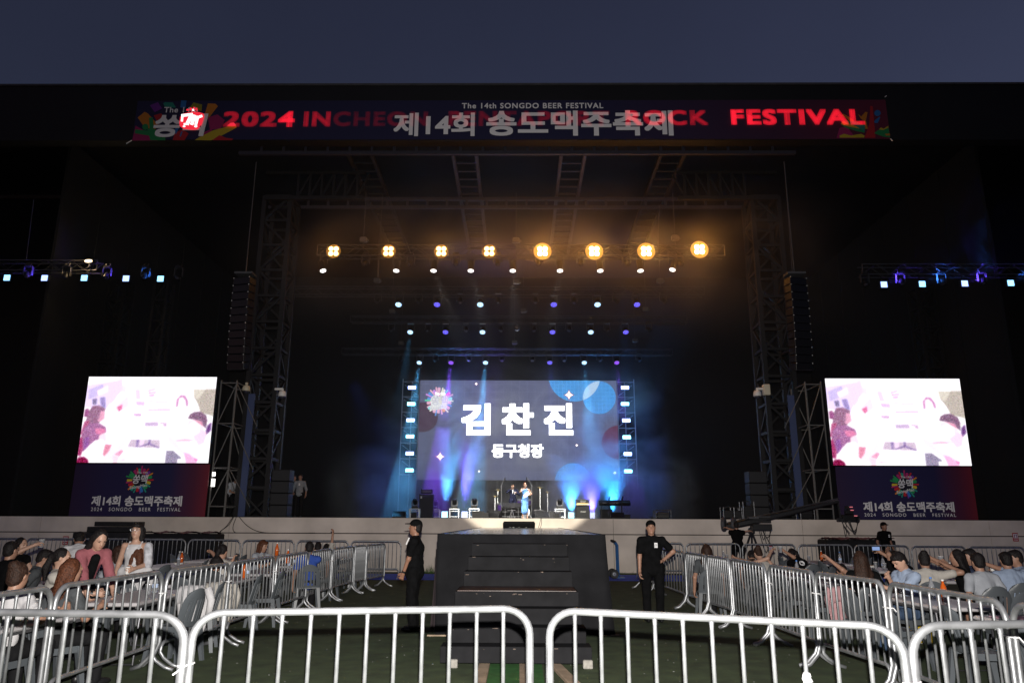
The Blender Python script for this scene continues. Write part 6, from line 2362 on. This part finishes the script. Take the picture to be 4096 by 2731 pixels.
P = standing(552, 2108, 'woman with glasses and white strap top standing at the table, mouth open', 4, hip=.88, top=WHT, hair='bob', skin='fair', straps=True, build=.92, y=11.6, vox=.009, L=(.14, -.30, 1.0), R=(-.24, -.05, .84), curlL=1.)
Hm3 = Matrix([list(r) for r in P['Hm']])
m = MB()
for sg in (-1, 1):
    m.tube([Vector(P['hp'](sg * .034 + .026 * math.cos(a), -.104, .010 + .021 * math.sin(a))) for a in np.arange(0, 2 * PI, .5)], .0028, 5, closed=True)
    m.bar(Vector(P['hp'](sg * .06, -.10, .015)), Vector(P['hp'](sg * .078, -.0, .012)), .0025)
m.bar(Vector(P['hp'](-.010, -.105, .014)), Vector(P['hp'](.010, -.105, .014)), .0025)
m.build('glasses', M_silver, P['root'], world=False)
c = P['pel'] + P['u'] * .30
sdf_obj('plaid_shawl', [caps(c + P['xr'] * .19 + P['u'] * .13, c + P['xr'] * .25 - P['u'] * .14 + P['f'] * .08, .065, .06), caps(c + P['xr'] * .12 + P['u'] * .12 - P['f'] * .04, c + P['xr'] * .16 - P['u'] * .15 - P['f'] * .06, .07, .08)], cloth('pale_plaid', (.42, .42, .45), .45), P['root'], .012)
CUP.append((P['hands']['L'], 'white paper cup held by the woman with glasses', 'white'))
seated(472, 2183, 'person with dark reddish hair in light grey shirt, turned from us', 150, top=LGREY, hair='bob', hairm=M_hairbr, face=False, chairlab='person with dark reddish hair in light grey')
seated(553, 2189, 'woman with auburn bob in white shirt, back fully turned', 178, top=WHT, hair='bob', hairm=M_hairau, face=False, build=1.1, sleeve=1.2, R=(-.2, -.35, .8), L=(.2, -.35, .8), chairlab='woman with auburn bob, back fully turned')
P = seated(888, 2178, 'woman with long dark hair holding up a telephone', 170, top=OFFW, hair='pony', face=False, skin='mid', R=(.28, -.25, 1.15), L=(-.05, -.35, 1.0), chairlab='woman with long dark hair and telephone', legs='trousers')
ph = P['hands']['L']
tag(MB().cbox(ph, (.075, .01, .15), .004, Matrix.Rotation(R_(20), 3, 'Y')).build('telephone', M_case), 'dark telephone held by the woman with long dark hair', 'phone')
seated(846, 2229, y=12, what= 'person with black hair bending low over the table behind the barrier', rz=160, lean=24, top=DGREY, hair='short', face=False, chairlab='person bending low with black hair')
P = seated(1046, 2160, 'woman with brown bob in light shirt holding up an orange bottle', 75, lean=14, top=LGREY, hair='bob', hairm=M_hairau, skin='mid', sleeve=.5, L=(.1, -.48, 1.05), R=(-.1, -.5, .82), curlL=1.1, chairlab='woman with brown bob and orange bottle')
BOT = [(P['hands']['L'], 'orange beer bottle held up by the woman with brown bob', 'orange')]
P = seated(1240, 2166, 'person in blue shirt lifting a bottle towards the barrier', 200, top=BLUE, hair='short', face=False, sleeve=.6, R=(.34, -.30, 1.02), chairlab='person in blue shirt')
BOT.append((P['hands']['R'], 'half full orange bottle lifted by the person in blue shirt', 'orange'))
seated(1272, 2171, y=18.2, what= 'person with black hair beside the one in blue shirt', rz=190, top=DGREY, hair='short', face=False, chairlab='person beside the one in blue shirt')
P = seated(1299, 2178, y=19.5, what= 'person raising an arm high by the aisle row, watch guard side', rz=170, top=OFFW, hair='short', face=False, sleeve=1.0, R=(-.28, -.18, 1.48), rpole=(-1, 0, 0), chairlab='person raising an arm high by the aisle')
# crane side
seated(2825, 2177, 'person with dark red hair, back turned, just behind the aisle row', 175, top=DGREY, hair='long', hairm=M_hairbr, face=False, chairlab='person with dark red hair behind the aisle row')
P = seated(3008, 2204, y=16.5, what= 'person with black hair reaching an arm sideways, back turned', rz=170, top=BLK, hair='short', face=False, sleeve=.4, R=(.46, -.12, .98), rpole=(1, .3, -.3), chairlab='person reaching an arm sideways')
seated(3040, 2190, y=16, what= 'woman with bare shoulders and dark hair tied up, back turned', rz=195, top=OFFW, hair='bun', hairm=M_hairbr, face=False, straps=True, skin='fair', L=(-.25, -.25, 1.12), chairlab='woman with bare shoulders')
P = seated(3180, 2196, y=16.5, what= 'person in black T-shirt with white ring print raising a glass', rz=195, top=BLK, hair='bob', face=False, sleeve=.7, R=(.52, -.28, 1.24), rpole=(.8, .2, -1), curlR=1., chairlab='person in black T-shirt with white ring print')
CUP.append((P['hands']['R'], 'small clear glass raised by the person in black T-shirt', 'clear'))
c = P['pel'] + P['u'] * .34 - P['f'] * .135
m = MB()
m.tube([Vector(c + P['xr'] * (.055 * math.cos(a)) + P['u'] * (.05 * math.sin(a))) for a in np.arange(0, 2 * PI, .4)], .009, 5, closed=True)
m.tube([Vector(c + P['xr'] * (.03 * math.cos(a)) + P['u'] * (.026 * math.sin(a))) for a in np.arange(0.5, 5, .4)], .007, 5)
m.build('back_print', M_ink, P['root'], world=False)
P = seated(3374, 2264, y=13, what= 'person bent low with an arm raised, behind the aisle row, crane side', rz=170, lean=30, top=DGREY, hair='short', face=False, R=(.22, -.38, 1.10), chairlab='person bent low with an arm raised')
seated(3440, 2205, 'woman with very long dark hair, back turned, crane side', 178, top=BLK, hair='long', hairm=M_hairbr, face=False, chairlab='woman with very long dark hair')
P = seated(3590, 2206, y=13.6, what= 'person in black holding up a lit telephone towards the stage', rz=190, top=BLK, hair='short', face=False, sleeve=.5, R=(.30, -.34, 1.22), L=(.12, -.34, 1.24), chairlab='person in black with lit telephone')
ph = P['hands']['R'] + Vector((-.02, -.05, .05))
t = thing('telephone', 'lit telephone held up sideways by the person in black', 'phone', ph)
MB().cbox(ph, (.15, .012, .075), .004).build('body', M_case, t)
MB().box(ph + Vector((0, -.009, 0)), (.13, .004, .06)).build('lit_screen', glow('phone_screen', (.35, .5, .9), .7, 'NONE'), t)
seated(3612, 2212, y=10.7, what= 'young man with black hair in white T-shirt looking down, in profile', rz=285, lean=24, top=LBLUE, bottom=JEAN, hair='short', skin='fair', sleeve=.75, hlean=34, R=(.05, -.36, .98), L=(-.02, -.42, .86), chairlab='young man looking down in white T-shirt', vox=.009)
P = seated(3696, 2212, y=11.8, what= 'person with curly short hair in cream shirt, back turned', rz=160, top=OFFW, hair='bun', hairm=M_hairb, face=False, build=1.1, R=(-.3, -.3, 1.08), chairlab='person with curly short hair in cream shirt')
P = seated(3832, 2198, 'woman in black with long black hair toasting with two cups', 240, top=BLK, hair='long', face=False, sleeve=.4, L=(-.2, -.5, 1.12), R=(.05, -.5, 1.18), curlL=1., curlR=1., chairlab='woman in black toasting with two cups')
CUP += [(P['hands']['L'], 'cup of orange beer held low by the woman in black', 'orange'), (P['hands']['R'], 'empty clear cup held high by the woman in black', 'clear')]
P = seated(3884, 2195, 'man in dark blue shirt in profile beyond the toasting woman', 262, top=NAVY2, hair='short', skin='mid', chairlab='man in dark blue shirt', L=(.0, -.48, 1.06))
CUP.append((P['hands']['L'], 'cup of orange beer held by the man in dark blue shirt', 'orange'))
seated(3912, 2212, 'man with black hair in light grey shirt, back turned', 178, top=LGREY, hair='short', face=False, chairlab='man in light grey shirt, back turned')
P = seated(4024, 2208, 'man in light blue shirt toasting, back turned, at the crowd edge', 172, lean=12, top=LBLUE, hair='short', face=False, build=1.15, sleeve=.85, R=(.22, -.44, 1.12), L=(-.30, -.35, .84), curlR=1., chairlab='man in light blue shirt toasting')
CUP.append((P['hands']['R'], 'cup of orange beer held by the man in light blue shirt', 'orange'))
P = seated(4066, 2200, 'man at the far end of the crowd in pale blue shirt, facing inward', 255, top=LBLUE, hair='short', chairlab='man at the far end in pale blue shirt', R=(.0, -.42, .98))
CUP.append((P['hands']['R'], 'white paper cup held by the man at the far end', 'white'))

M_amber = mat('orange_beer', (.72, .13, .015), .12, trans=.25)
M_clear = mat('clear_plastic', (.85, .87, .92), .06, trans=.75)
M_paper = mat('white_paper', (.75, .73, .7), .7)


def cup(p, label, kind):
    t = thing('plastic_cup', label, 'cup', Vector(p) - Vector((0, 0, .055)), group='cups among the drinkers')
    b = t.location
    if kind == 'white':
        MB().lathe([(.027, 0), (.038, .10), (.036, .10), (.026, .006), (1e-6, .006)], 14, Matrix.Translation(b)).build('wall', M_paper, t, smooth=False)
        return
    if kind == 'orange':
        MB().lathe([(.027, .003), (.034, .068), (1e-6, .068)], 14, Matrix.Translation(b)).build('beer', M_amber, t)
    MB().lathe([(.030, 0), (.042, .125), (.040, .125), (.0285, .004), (1e-6, .004)], 14, Matrix.Translation(b)).build('wall', M_clear, t)
    MB().tube([b + Vector((.042 * math.cos(a), .042 * math.sin(a), .125)) for a in np.arange(0, 2 * PI, .45)], .003, 5, closed=True).build('rim', M_paper, t)


def bottle(p, label, kind, base=False):
    b = Vector(p) - Vector((0, 0, 0 if base else .12))
    t = thing('plastic_bottle', label, 'bottle', b, group='bottles among the drinkers')
    MB().lathe([(.034, 0), (.038, .01), (.038, .15), (.030, .19), (.014, .225), (.014, .25)], 14, Matrix.Translation(b)).build('body', M_amber if kind == 'orange' else M_clear, t, smooth=True)
    MB().lathe([(.016, .25), (.016, .27), (1e-6, .27)], 12, Matrix.Translation(b)).build('bottle_cap', M_paper if kind != 'blue' else mat('blue_cap', (.05, .2, .6), .4), t)
    if kind != 'orange':
        MB().lathe([(.0385, .07), (.0385, .12)], 14, Matrix.Translation(b)).build('paper_label', mat('pale_label', (.45, .55, .75), .6), t)


for p, lab, k in CUP:
    cup(p, lab, k)
for p, lab, k in BOT:
    bottle(p, lab, k)

# tables with their chairs and things; an empty chair goes where nobody sits
rn = random.Random(21)
for s_ in (-1, 1):
    for ci, xc in enumerate((5.35, 7.75)):
        ys = [7.6, 10.1, 12.6, 15.1, 17.6, 20.1] if ci == 0 else [9.0, 11.6, 14.2, 16.8, 19.4]
        for k, y in enumerate(ys):
            x = s_ * xc + (.35 if s_ < 0 and ci == 0 else 0)
            rowd = '%s from the stage of the %s table row, %s' % (ORD[len(ys) - 1 - k], 'inner' if ci == 0 else 'outer', SIDE[s_])
            rowd2 = rowd.replace('from the stage of the', 'table of')
            copy_of(TP, (x, y, 0), 'pale folding table, ' + rowd, 'folding tables for the drinkers', R_(rn.uniform(-4, 4)))
            wt = '%s %s table, %s' % (ORD[len(ys) - 1 - k], 'inner' if ci == 0 else 'outer', SIDE[s_])
            n = 0
            for e in (-1, 1):
                for dy in (-.42, .42):
                    cx_, cy_ = x + e * (.66 + rn.uniform(-.04, .08)), y + dy + rn.uniform(-.08, .08)
                    if min(math.hypot(cx_ - a, cy_ - b) for a, b in OCC) < .62:
                        continue
                    chair(cx_, cy_, R_(-90 if e > 0 else 90) + rn.uniform(-.25, .25), 'empty grey chair at the %s, %s side, %s end' % (wt, 'aisle' if e * s_ < 0 else 'outer', 'stage' if dy > 0 else 'near'))
            for kind in ('orange', 'clear', 'cup', 'tray', 'cup2'):
                if rn.random() < (.5 if kind == 'orange' else .22):
                    continue
                p = Vector((x + rn.uniform(-.28, .28), y + rn.uniform(-.75, .75), .738))
                if kind == 'orange':
                    bottle(p, 'orange beer bottle on the ' + wt, 'orange', True)
                elif kind == 'clear':
                    bottle(p, 'clear water bottle with pale label on the ' + wt, 'blue' if rn.random() < .5 else 'clear', True)
                elif kind == 'cup':
                    cup(p + Vector((0, 0, .055)), 'cup of orange beer standing on the ' + wt, 'orange')
                elif kind == 'cup2':
                    cup(p + Vector((0, 0, .055)), 'empty clear cup standing on the ' + wt, 'clear')
                else:
                    t = thing('food_tray', 'white snack tray with food on the ' + wt, 'tray', p, group='snack trays on the tables')
                    MB().lathe([(1e-6, .004), (.085, .004), (.11, .035), (.115, .035), (.09, 0), (1e-6, 0)], 10, Matrix.Translation(p)).build('tray', M_paper, t)
                    m = MB()
                    for _ in range(9):
                        m.ball(p + Vector((rn.uniform(-.06, .06), rn.uniform(-.06, .06), .02)), rn.uniform(.014, .026), 7, 5)
                    m.build('food', mat('fried_food', (.28, .11, .03), .6, var=.4), t)
# pink screen light painted as a thin sheet on one table, crane side; a yellow bag on the floor
p = PZ(3850, 2400, .742)
p = Vector((5.35, 7.6, .741))
tag(MB().cbox((p.x, p.y, p.z + .003), (.66, 1.5, .006), .002).build('pink_light_sheet', mat('pink_light_tone', (.72, .42, .50), .6)), 'pink screen light painted as a sheet on the closest table, crane side', 'painted light')
p = PZ(3690, 2570, .0)
t = thing('carrier_bag', 'yellow carrier bag standing on the turf under the crane side chairs', 'bag', (p.x, p.y, 0))
MB().cbox((p.x, p.y, .19), (.30, .16, .38), .03).build('bag', mat('yellow_plastic', (.55, .38, .02), .45, bump=.4), t)
MB().tube([(p.x - .08, p.y, .38), (p.x - .06, p.y, .47), (p.x + .06, p.y, .47), (p.x + .08, p.y, .38)], .008, 6).build('handle', mat('yellow_plastic', (.55, .38, .02), .45), t)


def jacket(px, py, y, rz, m, label):
    """a garment slung over a chair back"""
    p = PY(px, py, y)
    t = thing('jacket', label, 'jacket', (p.x, y, p.z), rz)
    vs, qs = [], []
    for j in range(13):
        for i in range(13):
            u_, v = -1 + i / 6, j / 12
            w_ = .24 * (1 - .25 * abs(v - .45)) + .02 * math.sin(v * 17)
            a = v * 2 - .75
            y_ = .05 * math.tanh(a * 6) + .012 * math.sin(u_ * 9 + v * 4) * (abs(a) + .3)
            z_ = -.46 * abs(a) * (1 if a > 0 else .7) - .03 * u_ * u_
            vs.append((u_ * w_, -y_, z_))
    for j in range(12):
        for i in range(12):
            k = j * 13 + i
            qs.append((k, k + 1, k + 14, k + 13))
    V, F = shell(vs, qs, .012)
    MB().add(V, F).build('cloth', m, t, world=False, smooth=True)
    for sx in (-1, 1):
        MB().tube([(sx * .20, -.05, -.06), (sx * .26, -.07, -.22), (sx * .23, -.07, -.42)], [.055, .05, .04], 8).build('sleeve', m, t, world=False, smooth=True)
    return t


jacket(775, 2330, 10.2, R_(160), WHT, 'white jacket slung over an empty chair behind the barrier, watch guard side')
jacket(882, 2318, 11.4, R_(170), OFFW, 'cream jacket slung over a chair next to the white jacket')
o = jacket(3350, 2335, 11.2, R_(195), cloth('pale_pink', (.42, .24, .25), .08), 'pale pink jacket slung over a chair behind the barrier, crane side')
o.scale = (.62, .8, .95)
for q in (CP, TP):
    ptree_delete(q)

# ================================================================== SMOKE AND HAZE OF THE STAGE (real air, lit by the lamps and two added spots)
def volume_box(name, lo, hi, dens, col=(1, 1, 1), aniso=.3, noise=None, label=None, step=1., top=.35, both=False):
    c = [(a + b) / 2 for a, b in zip(lo, hi)]
    o = MB().box((0, 0, 0), [b - a for a, b in zip(lo, hi)]).build(name, bpy.data.materials.new(name))
    o.location = c
    m = o.data.materials[0]
    m.use_nodes = True
    t = m.node_tree
    t.nodes.remove(t.nodes['Principled BSDF'])
    v = t.nodes.new('ShaderNodeVolumePrincipled')
    v.inputs['Color'].default_value = (*col, 1)
    v.inputs['Anisotropy'].default_value = aniso
    v.inputs['Density'].default_value = dens
    t.links.new(v.outputs[0], t.nodes['Material Output'].inputs['Volume'])
    if noise:
        co = t.nodes.new('ShaderNodeTexCoord')
        n = t.nodes.new('ShaderNodeTexNoise')
        n.inputs['Scale'].default_value = noise[0]
        n.inputs['Detail'].default_value = 4
        n.inputs['Distortion'].default_value = .6
        mp = t.nodes.new('ShaderNodeMapping')
        mp.inputs['Location'].default_value = noise[3]
        mp.inputs['Scale'].default_value = (1, 1, 1.3)
        r = t.nodes.new('ShaderNodeMapRange')
        r.inputs[1].default_value, r.inputs[2].default_value = noise[1], noise[2]
        r.inputs[3].default_value, r.inputs[4].default_value = 0, dens
        t.links.new(co.outputs['Object'], mp.inputs[0])
        t.links.new(mp.outputs[0], n.inputs['Vector'])
        t.links.new(n.outputs['Fac'], r.inputs[0])
        # fade to nothing at the sides of the box
        sp = t.nodes.new('ShaderNodeSeparateXYZ')
        t.links.new(co.outputs['Generated'], sp.inputs[0])
        last = r.outputs[0]
        for ax, (a, b) in enumerate(((.0, .3 if both else .22), (0, .12), (0, top))):
            up = t.nodes.new('ShaderNodeMapRange')
            up.interpolation_type = 'SMOOTHSTEP'
            up.inputs[1].default_value, up.inputs[2].default_value = 1, 1 - b
            t.links.new(sp.outputs[ax], up.inputs[0])
            mu = t.nodes.new('ShaderNodeMath')
            mu.operation = 'MULTIPLY'
            t.links.new(last, mu.inputs[0])
            t.links.new(up.outputs[0], mu.inputs[1])
            last = mu.outputs[0]
            if ax == 0 or both:
                dn = t.nodes.new('ShaderNodeMapRange')
                dn.interpolation_type = 'SMOOTHSTEP'
                dn.inputs[1].default_value, dn.inputs[2].default_value = 0, b
                t.links.new(sp.outputs[ax], dn.inputs[0])
                mu = t.nodes.new('ShaderNodeMath')
                mu.operation = 'MULTIPLY'
                t.links.new(last, mu.inputs[0])
                t.links.new(dn.outputs[0], mu.inputs[1])
                last = mu.outputs[0]
        t.links.new(last, v.inputs['Density'])
    tag(o, label, 'smoke', kind='stuff')
    m.cycles.volume_step_rate = step
    return o


volume_box('stage_haze', (-30, 27.9, 1.9), (30, 47.4, 15.3), .004, aniso=.4, label='thin haze hanging in the whole stage opening')
volume_box('stage_smoke', (-9, 41.5, 1.86), (10, 45.4, 11.3), .24, aniso=.25, noise=(.5, .42, .78, (3.1, 1.7, .4)), label='pale smoke drifting in front of the LED wall', top=.3)
volume_box('lamp_smoke', (-13, 26.95, 7.8), (15.5, 28.42, 16.4), .14, aniso=.1, noise=(.3, .2, .8, (1.3, 5.7, 2.4)), label='thin smoke glowing amber around the warm lamps', top=.5, both=True)
volume_box('floor_fog', (1.0, 41.2, 1.86), (10.5, 45.2, 5.8), 1.5, aniso=.2, noise=(.6, .34, .72, (7.3, 2.2, 5.1)), label='bright blue fog boiling up behind the guitar amplifier and keyboard', top=.9)
volume_box('floor_fog', (-11.5, 41.2, 1.86), (-1.2, 45.2, 6.2), .5, aniso=.2, noise=(.4, .30, .72, (2.3, 8.2, 1.1)), label='deep blue fog lying around the bass cabinet on the watch guard side', top=.8)
lamp('SPOT', 'added_fog_light', (-9.5, 40.5, 9.5), 1500, (.03, .12, 1), target=(-6.5, 43.5, 2.5), spot_size=R_(50), spot_blend=1., shadow_soft_size=.3)  # added blue spot with no fixture, tints the fog by the bass cabinet
lamp('SPOT', 'added_fog_light', (8.0, 40.5, 9.5), 1800, (.02, .16, 1), target=(6.5, 43.5, 3), spot_size=R_(46), spot_blend=1., shadow_soft_size=.3)  # second added spot, no fixture, colours the fog behind the keyboard
